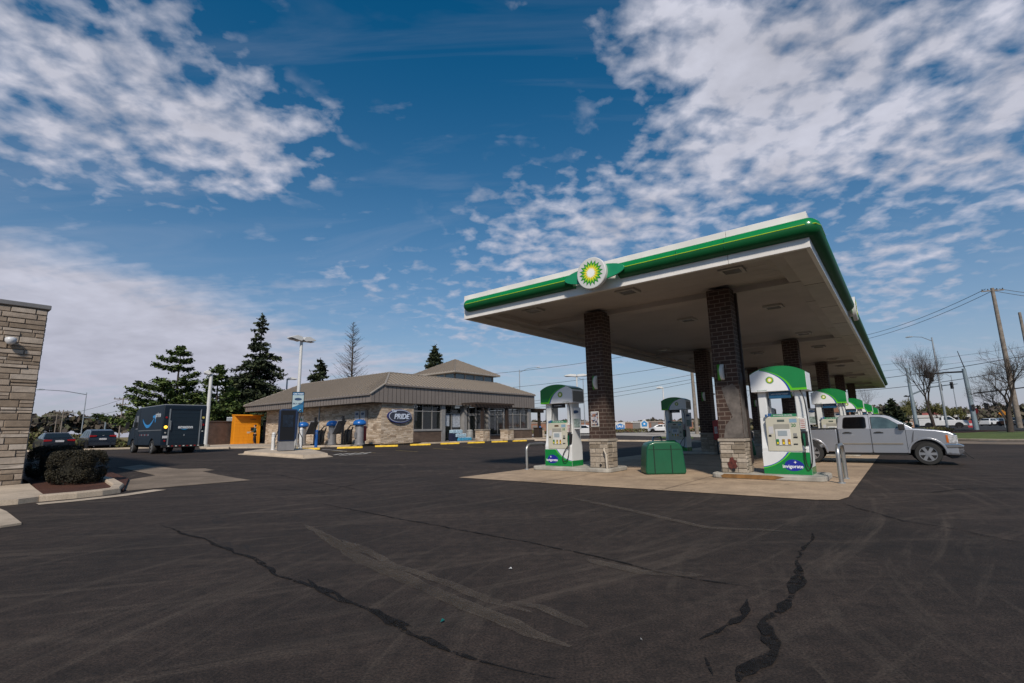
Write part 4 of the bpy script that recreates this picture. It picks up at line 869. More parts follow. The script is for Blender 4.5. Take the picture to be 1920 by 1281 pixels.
bollard(G(563,844,.14),1.25,wbol,'white bollard right of the kiosk beside its hose','white bollards on the kiosk island')
g1=G(1150,826); bollard(g1,1.3,wbol,'white marker post by the road kerb between the first column and the green bin')
# pay kiosk island and kiosk
isl=[G(446,852.5),G(571,861),G(624,857),G(585,846),G(500,845)]
prismg('kiosk_island_gutter',[isl[0],isl[1],isl[2],isl[3],isl[4]],.0,.30,curbm,0)
cen=sum(isl,Vector())/5
mb=MB(); tp=[p.lerp(cen,.10) for p in isl]; 
vs=[Vector((p.x,p.y,gz(p.x,p.y)-.2)) for p in isl]+[Vector((p.x,p.y,gz(p.x,p.y)+.03)) for p in isl]+[Vector((p.x,p.y,gz(p.x,p.y)+.04)) for p in tp]+[Vector((q.x,q.y,gz(q.x,q.y)+.17)) for q in [p.lerp(cen,.12) for p in isl]]
bpy.data.objects.remove(COL.objects['kiosk_island_gutter'])
mb.add(vs,[(i+5*k,(i+1)%5+5*k,(i+1)%5+5*(k+1),i+5*(k+1)) for k in range(3) for i in range(5)]+[(15,16,17,18,19)]); struct(mb.build('kiosk_island',curbm))
kp=G(535.5,850); kz=kp.z+.15
ks=thing('pay_kiosk','large dark kiosk cabinet with a curved blue top and grey base on its concrete island','kiosk',(kp.x,kp.y,kz),math.atan2(-kp.x,kp.y)*1.0+.12); ks.scale=(.72,.72,.84)
kb=mat('kiosk_blue',(.006,.022,.07),.5); kk=mat('kiosk_black',(.004,.005,.008),.55,var=.1,spec=.3); kg=mat('kiosk_grey',(.17,.17,.18),.5)
pr=[(-.62,.0),(.55,.0),(.55,.55),(.68,.95),(.68,2.6),(.5,2.76),(-.56,2.76),(-.62,2.66)]
mb=MB(); mb.ext([(-.60,0),(.56,0),(.56,.62),(-.60,.62)],(0,-.4,0),X,Z,Y*.8); mb.build('base',kg,ks,bevel=.02)
mb=MB(); mb.ext([(-.62,.62),(.56,.62),(.66,.86),(.68,1.0),(.68,2.55),(.60,2.74),(-.50,2.76),(-.62,2.66)],(0,-.45,0),X,Z,Y*.9); mb.build('cabinet',kb,ks,bevel=.04,seg=3)
mb=MB(); mb.bx(-.56,.50,-.47,-.45,.68,2.66); mb.build('front_panel',kk,ks,bevel=.01)
mb=MB(); mb.bx(-.40,.36,-.485,-.47,1.55,2.35); mb.build('screen',mat('kiosk_screen',(.004,.010,.022),.15,var=.9,vs=3),ks)
mb=MB(); mb.tube([(.72,0,2.55),(.95,0,2.7),(1.0,0,2.5),(.92,0,2.2),(.85,-.05,1.8),(.9,-.1,1.2),(1.15,-.1,.8),(1.2,-.1,.3),(1.0,-.1,.1),(.9,-.1,.5),(.85,-.1,1.1)],.03,8); mb.build('hose',hose,ks,smooth=60)
mb=MB(); mb.tube([(.7,.1,0),(.78,.1,2.6),(.9,.1,2.75),(1.02,.1,2.6)],.028,8); mb.build('hose_arm',steel,ks,smooth=60)
mb=MB(); mb.tube([(-.66,-.1,1.3),(-.85,-.1,.8),(-.8,-.1,.2),(-.66,-.1,.6)],.03,8); mb.build('hose',hose,ks,smooth=60)
# vacuums, mat racks, drums along the side wall
vgrey=mat('vacuum_grey',(.32,.31,.31),.4,.4); vblue=mat('vacuum_blue',(.015,.12,.40),.3,coat=.3)
def onA(px,a_):                                 # place along the side wall seen at column px
    lo,hi=0.,30.
    def pxx(b): P=S(a_,b,1.2)-Vector((0,0,EYE)); return 960+F_PX*P.dot(RT)/P.dot(FW)
    for _ in range(40):
        m_=(lo+hi)/2
        if pxx(m_)>px: lo=m_
        else: hi=m_
    return lo
def vac(loc,lab):
    t_=thing('vacuum_station',lab,'vacuum',loc,SR,'blue topped vacuums by the shop wall')
    mb=MB(); mb.lathe([(.34,0),(.34,.1),(.30,.12),(.29,1.38),(.31,1.40)],n=20); mb.build('drum',vgrey,t_,smooth=40)
    mb=MB(); mb.lathe([(.40,1.40),(.47,1.46),(.48,1.56),(.42,1.70),(.26,1.80),(.08,1.83)],n=24); mb.build('dome',vblue,t_,smooth=60)
    mb=MB(); P_=[(-.3,.15,1.45),(-.5,.4,1.40),(-.62,.6,1.1),(-.66,.72,.7),(-.6,.8,.25),(-.55,.7,.08),(-.5,.55,.25),(-.45,.45,.7),(-.42,.35,1.15),(-.36,.3,1.3),(-.4,.42,.9),(-.5,.52,.5)]; mb.tube(P_,.045,8); mb.build('hose',hose,t_,smooth=60)
    mb=MB(); mb.bx(-.345,-.31,-.12,.12,.5,.9); mb.build('coin_box',kg,t_)
    return t_
labs=['blue-domed vacuum nearest the kiosk, half behind its hose','blue-domed vacuum in the middle, between the two slanted mat racks','blue-domed vacuum nearest the shop corner, below the wall boards']
for px,l_ in zip((567,623,677.5),labs): vac(S(-1.9,onA(px,-1.9),FZ),l_)
def rack(loc,lab):
    t_=thing('mat_rack',lab,'mat rack',loc,SR,'black mat racks by the shop wall')
    mb=MB(); mb.bx(-.07,.07,-.07,.07,0,2.15); mb.bx(-.2,.2,-.25,.25,0,.05); mb.build('post',black,t_)
    mb=MB(); mb.ext([(.1,1.85),(.85,.85),(.8,.8),(.05,1.78)],(-.35,0,0),Y,Z,X*.7); mb.build('slant_panel',kg,t_)
    mb=MB(); mb.tube([(0,.1,1.0),(0,.78,.85)],.03,6); mb.build('strut',black,t_)
    mb=MB(); mb.tube([(0,0,2.1),(0,0,2.1+.02)],.03,6); return t_
for px,l_ in ((590,'slanted black mat rack left of the middle vacuum'),(642,'slanted black mat rack right of the middle vacuum')): rack(S(-2.0,onA(px,-2.0),FZ),l_)
for px,l_ in ((601,'black rubbish drum against the wall beside the left mat rack'),(652.5,'black rubbish drum against the wall beside the right mat rack')):
    bin2(S(-1.0,onA(px,-1.0),FZ),black,l_,1.12,.30)
t_=thing('red_cleaner','narrow red machine panel beside the vacuum nearest the shop corner','machine',S(-1.3,onA(681,-1.3),FZ),SR); mb=MB(); mb.bx(-.15,.15,-.18,.18,.25,1.35); mb.build('panel',redm,t_,bevel=.02); mb=MB(); mb.bx(-.1,.1,-.1,.1,0,.25); mb.build('foot',kg,t_)
# ================================================================== LOCKER, PERSON, BRICK ENCLOSURE
lk=G(441,834.5); lr_=G(489,834.5)
LKD=55.; K0=gd(440,LKD); K1=gd(489.5,LKD+.8)
def locker():
    d_=(K1-K0); d_.z=0; ln=d_.length; ang=math.atan2(d_.y,d_.x)
    t_=thing('parcel_locker','bright orange parcel locker with a projecting roof against the brick enclosure','locker',(K0.x,K0.y,.5),ang)
    org=mat('locker_orange',(.72,.26,.008),.45,var=.04)
    mb=MB(); mb.bx(0,ln,.12,.9,0,2.85); mb.build('locker_body',org,t_,bevel=.02)
    mb=MB()
    for i in range(int(ln/.44)):
        for j in range(8):
            if (i,j)==(4,4):continue
            mb.bx(.06+.435*i,.06+.435*i+.42,.105,.12,.12+.31*j,.12+.31*j+.295)
    mb.build('locker_doors',org,t_,bevel=.004)
    mb=MB(); mb.ext([(-.45,2.80),(.95,2.86),(.95,2.98),(-.45,2.92)],(-.03,0,0),Y,Z,X*(ln+.06)); mb.build('locker_roof',org,t_,bevel=.01)
    mb=MB(); mb.bx(ln*.62,ln*.76,.1,.115,1.36,1.7); mb.build('locker_screen',black,t_)
    text('locker_lettering','Locker',.2,mat('locker_print',(.06,.04,.03),.5,var=0),t_,(ln*.7,.095,2.5),(PI/2,0,0),.001,.004)
    return t_,ang
lkt,lang=locker()
ow=G(395,836); 
def brickwall(p,q,h,lab,th=.3):
    d_=q-p; d_.z=0; t_=thing('brick_enclosure_wall',lab,'brick wall',(p.x,p.y,.2),math.atan2(d_.y,d_.x),'brick enclosure walls'); L_=d_.length
    mb=MB(); mb.bx(0,L_,0,th,0,h); mb.build('wall',brick2,t_); mb=MB(); mb.bx(-.03,L_+.03,-.04,th+.04,h,h+.1); mb.build('coping',mat('coping_dark',(.10,.08,.07),.8),t_); return t_
brick2=brick_mat('enclosure_brick',(.11,.055,.038),(.08,.042,.032),(.15,.12,.1),.22,.075,.01)
brickwall(gd(386,54.5),gd(437,56.6),2.55,'dark brick enclosure wall left of the orange locker')
brickwall(gd(494,57.5),gd(522,55.5),2.45,'short brown brick wall between the orange locker and the shop')
ub=AT(437,788,57.5)
t_=thing('air_handler','pale grey air unit standing on the enclosure behind the locker','air unit',(ub.x,ub.y,2.75),.3); mb=MB(); mb.bx(-.5,.5,-.4,.4,0,.5); mb.build('casing',galv,t_,bevel=.02); mb=MB(); [mb.bx(-.45,.45,-.41,-.4,.08+.08*i,.11+.08*i) for i in range(5)]; mb.build('louvres',kg,t_)
mb=MB(); mb.tube([(0,0,.0),(0,0,-2.3)],.05,6); mb.build('support',galv,t_)
# ---- person sorting parcels
def person(loc,rz,h=1.78):
    k=h/1.78
    t_=thing('person','person in a dark green jacket with pale shoulders holding a parcel at the locker','person',loc,rz)
    skin=mat('skin',(.42,.24,.16),.6); jk=mat('jacket_green',(.012,.05,.05),.8); tr=mat('trousers_black',(.012,.012,.016),.85); hr=mat('hair_dark',(.02,.012,.008),.7); sh=mat('shoe_grey',(.3,.3,.3),.6)
    def skinned(name,V,E,m_,root=0,par=t_,lv=2):
        me=bpy.data.meshes.new(name); me.from_pydata([(v[0]*k,v[1]*k,v[2]*k) for v in V],E,[]); me.materials.append(m_); o=bpy.data.objects.new(name,me); COL.objects.link(o); o.parent=par
        s_=o.modifiers.new('skin','SKIN'); o.modifiers.new('sub','SUBSURF').levels=lv; o.modifiers['sub'].render_levels=lv; s_.use_smooth_shade=True
        for i,v in enumerate(V): q=me.skin_vertices[0].data[i]; q.radius=(v[3]*k,v[4]*k); q.use_root=(i==root)
        return o
    # faces -y; x to the figure's left; walking-stand pose, arms forward with a parcel
    V=[(0,0,.95,.15,.11),(0,0,1.15,.13,.10),(0,-.02,1.35,.17,.11),(0,-.02,1.46,.11,.08),(0,-.02,1.53,.052,.052),(0,-.05,1.60,.070,.085),(0,-.045,1.70,.075,.09),(0,-.03,1.765,.05,.06),
       (.19,-.01,1.42,.06,.06),(.24,-.10,1.17,.045,.045),(.15,-.36,1.15,.032,.032),(.13,-.42,1.15,.028,.018),
       (-.19,-.01,1.42,.06,.06),(-.24,-.10,1.17,.045,.045),(-.15,-.36,1.15,.032,.032),(-.13,-.42,1.15,.028,.018),
       (.10,0,.88,.09,.095),(.11,-.06,.50,.062,.065),(.11,.02,.10,.04,.045),(.11,-.10,.045,.04,.03),
       (-.10,0,.88,.09,.095),(-.11,.06,.50,.062,.065),(-.11,.13,.10,.04,.045),(-.11,.01,.045,.04,.03),(0,-.145,1.625,.012,.014)]
    E_=[(0,1),(1,2),(2,3),(3,4),(4,5),(5,6),(6,7),(3,8),(8,9),(9,10),(10,11),(3,12),(12,13),(13,14),(14,15),(0,16),(16,17),(17,18),(18,19),(0,20),(20,21),(21,22),(22,23),(5,24)]
    body=skinned('body',V,E_,skin)
    g=lambda i,dr: (V[i][0],V[i][1],V[i][2],V[i][3]+dr,V[i][4]+dr)
    skinned('jacket',[g(0,.015),g(1,.02),g(2,.018),g(3,.015),g(8,.014),g(9,.014),(.165,-.32,1.152,.045,.045),g(12,.014),g(13,.014),(-.165,-.32,1.152,.045,.045)],[(0,1),(1,2),(2,3),(3,4),(4,5),(5,6),(3,7),(7,8),(8,9)],jk)
    skinned('trousers',[(0,0,.97,.15,.12),g(16,.012),g(17,.014),(.11,.01,.14,.06,.06),g(20,.012),g(21,.014),(-.11,.12,.14,.06,.06)],[(0,1),(1,2),(2,3),(0,4),(4,5),(5,6)],tr)
    skinned('hair',[(0,-.0,1.70,.082,.082),(0,-.02,1.775,.06,.075),(0,.03,1.64,.06,.05)],[(0,1),(0,2)],hr)
    mb=MB(); [mb.box((s_*.11*k,y*k,.04*k),(.10*k,.27*k,.08*k)) for s_,y in ((1,-.05),(-1,.06))]
    for s_,y in ((1,-.05),(-1,.06)): mb=MB(); mb.box((s_*.11*k,y*k,.04*k),(.10*k,.27*k,.08*k)); mb.build('shoe',sh,t_,bevel=.02)
    mb=MB(); mb.ext([(-.24,1.38),(.24,1.38),(.17,1.5),(-.17,1.5)],(0,.075,0),X,Z,Y*.03); mb.build('pale_yoke',mat('yoke_pale',(.45,.5,.52),.7),t_,bevel=.01)
    for s_ in (-1,1):
        for f in range(4): mb=MB(); x=s_*(.13-.012*f); mb.tube([(x,-.42,1.135+.018*f),(x*.9,-.47,1.14+.018*f),(x*.7,-.475,1.145+.018*f)],.008,6); mb.build('finger',skin,body)
        mb=MB(); mb.tube([(s_*.13,-.41,1.165),(s_*.12,-.44,1.20),(s_*.10,-.45,1.205)],.009,6); mb.build('thumb',skin,body)
        mb=MB(); mb.lathe([(.012,-.004),(.012,.004)],(s_*.03,-.135,1.665),n=8,M=Matrix.Rotation(PI/2,3,'X')); mb.build('eye',black,body)
        mb=MB(); mb.box((s_*.078,-.04,1.65),(.015,.03,.05)); mb.build('ear',skin,body,bevel=.005)
    mb=MB(); mb.box((0,-.137,1.585),(.04,.008,.008)); mb.build('mouth',mat('lip',(.25,.09,.07),.6),body)
    pb=MB(); pb.box((0,0,0),(.36,.26,.16)); o=pb.build('parcel',mat('cardboard',(.36,.28,.20),.85),None,bevel=.005)
    M_=Matrix.Rotation(rz,3,'Z'); o.location=Vector(loc)+M_@Vector((0,-.56,1.19)); o.rotation_euler=(0,0,rz); tag(o,'pale cardboard parcel held by the person at the orange locker','parcel')
    return t_
pp=AT(479,800,53.6); pz=.5
person((pp.x,pp.y,pz),R(-62),1.92)
# ================================================================== VEHICLES
def paint(name,c,metal=.0,rough=.3): return mat(name,c,rough,metal,var=.03,vs=1.5,coat=.6)
silverp=paint('silver_paint',(.43,.44,.47),.75,.30); vglass=mat('car_glass',(.012,.016,.018),.06,var=0,spec=.7); tint=mat('tinted_glass',(.004,.004,.005),.08,var=0,spec=.5)
cabglass=mat('clear_car_glass',(.055,.085,.088),.06,var=.5,vs=2.5,spec=1); trimb=mat('black_trim',(.012,.012,.012),.6); lampc=mat('headlamp_lens',(.55,.56,.58),.12,.3,var=.4,vs=14); amber=mat('amber_lens',(.5,.12,.01),.25); redl=mat('tail_lamp',(.28,.008,.01),.25); plate=mat('number_plate',(.5,.5,.52),.5); rimm=mat('alloy_rim',(.42,.42,.43),.3,.8)
def outline(z0,up,wheels,ar,x0,x1):
    o=[(x0,z0)]
    for wx in sorted(wheels):
        k=math.sqrt(max(ar*ar-(z0-wheels[wx])**2,0)); a0=math.acos(-k/ar) if z0>=wheels[wx] else PI
        for i in range(11):
            t_=a0+( (PI-a0) -a0)*i/10; o.append((wx+ar*math.cos(t_),wheels[wx]+ar*math.sin(t_)))
    o.append((x1,z0)); return o+up[::-1]
def taper(mb,z0,z1,k,i0=0):
    for i in range(i0,len(mb.v)):
        x,y,z=mb.v[i]
        if z>z0: f=min(1,(z-z0)/(z1-z0)); mb.v[i]=(x,y*(1-(1-k)*f),z)
def wheel(par,x,y,r,w,side,rim=rimm,spokes=6,cat=None):
    M_=Matrix.Rotation(PI/2,3,'X'); mb=MB(); mb.lathe([(r*.64,-w*.2),(r*.66,-w/2),(r*.93,-w/2),(r,-w*.36),(r,w*.36),(r*.93,w/2),(r*.66,w/2),(r*.64,w*.2)],n=28,M=M_,caps=False); t_=mb.build('wheel',rubber,par,smooth=40); t_.location=(x,y,r)
    mb=MB(); yo=side*w*.36
    mb.lathe([(r*.60,-w*.42),(r*.67,-w*.42),(r*.67,w*.42),(r*.60,w*.42)],n=28,M=M_,caps=False)
    mb.cyl((0,yo-.01*side,0),(0,yo-.05*side,0),r*.62,n=24,m=1)
    for k in range(spokes):
        a_=2*PI*k/spokes; d_=Vector((math.cos(a_),0,math.sin(a_))); p_=Vector((-d_.z,0,d_.x)); q=[d_*r*.1+p_*r*.10,d_*r*.62+p_*r*.13,d_*r*.62-p_*r*.13,d_*r*.1-p_*r*.10]
        vs=[v+Y*(yo+.012*side) for v in q]+[v+Y*(yo-.03*side) for v in q]; mb.add(vs,[(0,1,2,3) if side<0 else (3,2,1,0),(0,4,5,1),(1,5,6,2),(2,6,7,3)])
    mb.cyl((0,yo-.02*side,0),(0,yo+.03*side,0),r*.17,n=14)
    mb.build('rim',[rim,dark],t_,smooth=40)
def side_plate(mb,poly,hw,off,th,z0,z1,k,sides=(-1,1)):
    for s_ in sides:
        m2=MB(); m2.ext([(x,z) for x,z in poly],(0,s_*(hw+off-th),0),X,Z,Y*s_*th); 
        for i,(x,y,z) in enumerate(m2.v):
            sh_=hw*(1-k)*max(0,min(1,(z-z0)/(z1-z0))); m2.v[i]=(x,y-s_*sh_,z)
        mb.add(m2.v,m2.f)
def car(name,label,cat,loc,rz,pt,up,cab,wheels,wr,hw,k,zb,zt,z0,win,rear=None,front=None,L0=0,L1=4.5,group=None,rim=rimm,scale=1,rw=None,fw=None):
    t_=thing(name,label,cat,loc,rz,group); t_.scale=(scale,)*3
    mb=MB(); mb.ext(outline(z0,up,{w_:wr for w_ in wheels},wr*1.17,L0,L1),(0,-hw,0),X,Z,Y*2*hw); mb.build('body',pt,t_,bevel=.05,smooth=50,seg=3)
    mb=MB(); mb.ext(cab,(0,-hw+.05,0),X,Z,Y*2*(hw-.05)); taper(mb,zb,zt,k); mb.build('cabin',pt,t_,bevel=.04,smooth=50,seg=3)
    for w_ in wheels:
        for s_ in (-1,1): wheel(t_,w_,s_*(hw-.13),wr,.22,s_,rim)
    mb=MB(); [mb.bx(w_-wr*1.1,w_+wr*1.1,-hw+.02,hw-.02,wr*.5,wr*2+.05) for w_ in wheels]; mb.bx(L0+.3,L1-.3,-hw+.15,hw-.15,z0-.08,z0+.1); mb.build('underbody',dark,t_)
    for nme,poly,m_ in win:
        for s_ in (-1,1): mb=MB(); side_plate(mb,poly,hw-.05,.008,.02,zb,zt,k,(s_,)); mb.build(nme,m_,t_)
    for q,nme in ((rw,'rear_window'),(fw,'windscreen')):
        if q:
            (xa,za),(xb,zb2)=q; d_=Vector((xb-xa,0,zb2-za)); nn=Vector((-d_.z,0,d_.x)).normalized()*(.015 if (nme=='windscreen')==(d_.x<0) else .015)
            if (nme=='rear_window' and nn.x>0) or (nme=='windscreen' and nn.x<0): nn=-nn
            wa_=(hw-.05)*(1-(1-k)*(za-zb)/(zt-zb))-.06; wb_=(hw-.05)*(1-(1-k)*(zb2-zb)/(zt-zb))-.07
            vs=[Vector((xa,-wa_,za))+nn,Vector((xa,wa_,za))+nn,Vector((xb,wb_,zb2))+nn,Vector((xb,-wb_,zb2))+nn]; vs+= [v-nn*1.2 for v in vs]
            mb=MB(); mb.add(vs,[(0,1,2,3),(7,6,5,4),(0,4,5,1),(1,5,6,2),(2,6,7,3),(3,7,4,0)]); mb.build(nme,vglass,t_)
    return t_
# ---- silver crew-cab pickup
tk=(12.2266,20.4121,0); trz=-.61706; TS=.96192
t_=thing('pickup_truck','silver four-door pickup truck nosing out from under the canopy','pickup truck',tk,trz); t_.scale=(TS,)*3
WR,XF=.405,3.645; hw=.985
up=[(.94,1.345),(3.2,1.345),(3.5,1.315),(3.95,1.27),(4.3,1.20),(4.44,1.12),(4.50,.98),(4.50,.42)]
mb=MB(); mb.ext(outline(.42,up,{XF:.42},.50,.94,4.50),(0,-hw,0),X,Z,Y*2*hw); mb.build('body',silverp,t_,bevel=.055,smooth=50,seg=4)
cab=[(.95,1.30),(.96,1.50),(1.02,1.80),(1.10,1.865),(1.5,1.885),(2.1,1.875),(2.55,1.845),(2.68,1.79),(3.30,1.34),(3.30,1.30)]
mb=MB(); mb.ext(cab,(0,-.955,0),X,Z,Y*1.91); taper(mb,1.33,1.88,.80); mb.build('cab',silverp,t_,bevel=.045,smooth=50,seg=4)
for s_ in (-1,1):
    bedo=outline(.46,[(-1.12,1.34),(.925,1.34)],{0:.42},.50,-1.12,.925)
    mb=MB(); mb.ext(bedo,(0,s_*(hw-.01)-(.05 if s_>0 else -.0)-(0 if s_>0 else 0),0),X,Z,Y*(.05)); mb.build('bed_side',silverp,t_,bevel=.02,smooth=50)
    mb=MB(); mb.bx(-1.12,.92,s_*.96-.04,s_*.96+.04,1.34,1.375); mb.build('bed_rail',trimb,t_,bevel=.01)
    # flared rear wing
    fl=[(.50*math.cos(a_)*q+0,.42+.50*math.sin(a_)*q) for q,rng in ((1.02,range(0,13)),(1.16,range(12,-1,-1))) for a_ in [PI*i/12 for i in rng]]
    for wx,nm_ in ((0,'arch_flare'),(XF,'arch_flare')):
        mb=MB(); mb.ext([(x+wx,z) for x,z in fl],(0,s_*hw,0),X,Z,Y*s_*.022); mb.build(nm_,silverp,t_,bevel=.012,smooth=50)
mb=MB(); mb.bx(-1.12,.92,-.93,.93,.62,.70); mb.bx(-1.13,-1.06,-.93,.93,.55,1.34); mb.bx(.86,.92,-.93,.93,.7,1.34); mb.build('cargo_bed',silverp,t_)
mb=MB(); mb.bx(-1.28,-1.12,-.95,.95,.50,.72); mb.build('rear_bumper',chrome,t_,bevel=.03)
mb=MB(); mb.bx(-1.0,4.2,-.55,.55,.33,.50); mb.bx(.6,3.1,-.9,.9,.34,.44); mb.bx(3.1,4.3,-.8,.8,.5,.9); mb.bx(-.6,.6,-.85,.85,.5,.62); mb.cyl((0,-.8,.4),(0,.8,.4),.07); mb.cyl((XF,-.8,.4),(XF,.8,.4),.06); mb.build('chassis',dark,t_)
for wx in (0,XF):
    for s_ in (-1,1): wheel(t_,wx,s_*.85,WR,.27,s_,rimm,6)
# arch liners
mb=MB(); 
for wx in (XF,): mb.bx(wx-.47,wx+.47,-.93,.93,.55,.93)
mb.build('arch_liner',dark,t_)
def rnd(poly,r_=.05):
    o=[]; n=len(poly)
    for i in range(n):
        p,q,s_=Vector(poly[i-1]).to_2d(),Vector(poly[i]).to_2d(),Vector(poly[(i+1)%n]).to_2d()
        a_=q+(p-q).normalized()*min(r_,(p-q).length*.45); b_=q+(s_-q).normalized()*min(r_,(s_-q).length*.45)
        for k in range(4): f=k/3; m_=a_*(1-f)**2+q*2*f*(1-f)+b_*f*f; o.append((m_.x,m_.y))
    return o
rwin=rnd([(1.14,1.36),(1.20,1.78),(1.90,1.79),(1.90,1.36)],.09); fwin=rnd([(2.08,1.33),(2.08,1.775),(2.40,1.765),(2.60,1.70),(3.08,1.355),(3.06,1.33)],.05)
for s_ in (-1,1):
    for nm_,po,ml in (('rear_door',[(.99,.43),(.99,1.335),(2.005,1.335),(2.005,.43)],None),('front_door',[(2.035,.43),(2.035,1.335),(3.06,1.335),(3.075,.43)],None)):
        mb=MB(); mb.ext(rnd(po,.04),(0,s_*hw,0),X,Z,Y*s_*.012); d_=mb.build(nm_,silverp,t_,bevel=.008,smooth=40)
        hx=(1.12 if nm_=='rear_door' else 2.12); mb=MB(); mb.ext([(hx,1.165),(hx+.30,1.165),(hx+.30,1.195),(hx+.20,1.225),(hx+.10,1.225),(hx,1.195)],(0,s_*(hw+.012),0),X,Z,Y*s_*.035); mb.build('handle',trimb,d_,bevel=.008)
        x0,x1=(1.0,2.0) if nm_=='rear_door' else (2.04,2.97); mb=MB(); mb.bx(x0,x1,s_*(hw+.022)-.012,s_*(hw+.022)+.012,.735,.795); mb.build('moulding',mat('moulding_taupe',(.22,.20,.17),.4,.3),d_,bevel=.004)
    for nm_,po,ml in (('rear_door_window',rwin,tint),('front_door_window',fwin,cabglass)):
        c_=Vector((sum(p[0] for p in po)/len(po),sum(p[1] for p in po)/len(po)))
        mb=MB(); side_plate(mb,[(c_.x+(x-c_.x)*1.05,c_.y+(z-c_.y)*1.09) for x,z in po],.955,.004,.02,1.33,1.88,.80,(s_,)); f_=mb.build('window_trim',trimb,t_)
        mb=MB(); side_plate(mb,po,.955,.009,.02,1.33,1.88,.80,(s_,)); mb.build(nm_,ml,f_)
    mb=MB(); mb.bx(2.015,2.028,s_*.99-.004,s_*.99+.004,.43,1.335); mb.bx(3.08,3.092,s_*.987-.004,s_*.987+.004,.43,1.3); mb.bx(.965,.978,s_*.987-.004,s_*.987+.004,.43,1.335); mb.bx(.927,.938,s_*.94-.03,s_*.94+.03,.44,1.34); mb.build('shut_lines',dark,t_)
    # gap of the roof pillar seams
    mb=MB(); side_plate(mb,[(2.01,1.34),(2.022,1.34),(2.022,1.86),(2.01,1.86)],.955,.004,.01,1.33,1.88,.80,(s_,)); mb.build('pillar_seam',dark,t_)
    mb=MB(); mb.box((2.98,s_*1.10,1.39),(.19,.18,.21)); mb.box((3.0,s_*1.0,1.34),(.10,.14,.05)); mi=mb.build('door_mirror',trimb,t_,bevel=.035,seg=3)
    mb=MB(); mb.bx(2.878,2.884,s_*1.10-.075,s_*1.10+.075,1.31,1.47); mb.build('mirror_glass',chrome,mi)
    mb=MB(); mb.ext(rnd([(3.20,.72),(3.24,.98),(3.30,1.20),(3.33,1.24),(3.29,.98),(3.25,.72)],.02),(0,s_*(hw-.002),0),X,Z,Y*s_*.014); mb.build('wing_vent',mat('vent_grey',(.12,.12,.13),.4,.5),t_)
    mb=MB(); mb.ext(rnd([(4.22,.80),(4.20,1.09),(4.40,1.10),(4.47,1.02),(4.50,.80)],.03),(0,s_*(hw-.06),0),X,Z,Y*s_*.072); hl=mb.build('headlight',lampc,t_,bevel=.012)
    mb=MB(); mb.ext([(4.205,.81),(4.20,1.08),(4.26,1.08),(4.27,.81)],(0,s_*(hw+.010),0),X,Z,Y*s_*.006); mb.build('indicator',amber,hl)
    mb=MB(); mb.bx(4.42,4.52,s_*.74-.2,s_*.74+.2,.80,1.07); mb.build('headlight_front',lampc,hl,bevel=.02)
    mb=MB(); mb.bx(-1.135,-1.05,s_*.93-.05,s_*.93+.055,.85,1.22); mb.build('tail_light',redl,t_,bevel=.01)
    mb=MB(); mb.bx(.95,3.08,s_*.90-.06,s_*.90+.06,.36,.43); mb.build('sill',trimb,t_)
mb=MB(); mb.ext([(4.10,.60),(4.10,.76),(4.56,.765),(4.66,.72),(4.66,.62)],(0,-1.0,0),X,Z,Y*2.0); fb_=mb.build('front_bumper',chrome,t_,bevel=.03,seg=3)
mb=MB(); mb.ext([(4.12,.38),(4.12,.60),(4.64,.60),(4.62,.46),(4.50,.36)],(0,-.98,0),X,Z,Y*1.96); mb.build('lower_bumper',mat('bumper_grey',(.10,.10,.11),.4,.3),fb_,bevel=.02)
mb=MB(); [mb.cyl((4.50,s_*.72,.50),(4.655,s_*.72,.50),.07,n=14) for s_ in (-1,1)]; mb.build('fog_lamp',lampc,fb_)
mb=MB(); mb.ext([(4.3,.24),(4.2,.38),(4.66,.38),(4.70,.30)],(0,-.85,0),X,Z,Y*1.7); mb.build('air_dam',black,fb_)
mb=MB(); mb.bx(4.46,4.53,-.56,.56,.80,1.10); gr_=mb.build('grille',dark,t_); mb=MB(); mb.bx(4.52,4.55,-.58,.58,.92,.97); mb.bx(4.52,4.54,-.58,.58,.79,.81); mb.bx(4.52,4.54,-.58,.58,1.09,1.11); mb.ext([(-.12,-.03),(-.04,-.03),(-.04,-.06),(.04,-.06),(.04,-.03),(.12,-.03),(.12,.03),(.04,.03),(.04,.06),(-.04,.06),(-.04,.03),(-.12,.03)],(4.551,0,.945),Y,Z,X*.008,m=1); mb.build('grille_bar',[chrome,gold],gr_)
vs=[Vector((2.70,-.73,1.79)),Vector((2.70,.73,1.79)),Vector((3.30,.86,1.355)),Vector((3.30,-.86,1.355))]; nn=Vector((.5,0,.65)).normalized()*.018
mb=MB(); mb.add([v+nn for v in vs]+[v-nn*.3 for v in vs],[(0,3,2,1),(0,1,5,4),(1,2,6,5),(2,3,7,6),(3,0,4,7)]); mb.build('windscreen',cabglass,t_)
mb=MB(); mb.ext([(.955,1.42),(.985,1.74)],(0,-.6,0),X,Z,Y*1.2) if False else mb.bx(.945,.975,-.62,.62,1.42,1.75); mb.build('rear_window',vglass,t_)
mb=MB(); mb.bx(1.9,2.15,-.55,-.15,1.3,1.7); mb.tube([(1.6,.0,.9),(1.6,0,.6)],.01,5); mb.build('seat_back',kg,t_)
mb=MB(); mb.tube([(4.6,-.8,.55),(4.75,-.85,.35),(4.86,-.9,.26)],.012,5); mb.build('kerb_feeler',trimb,t_)
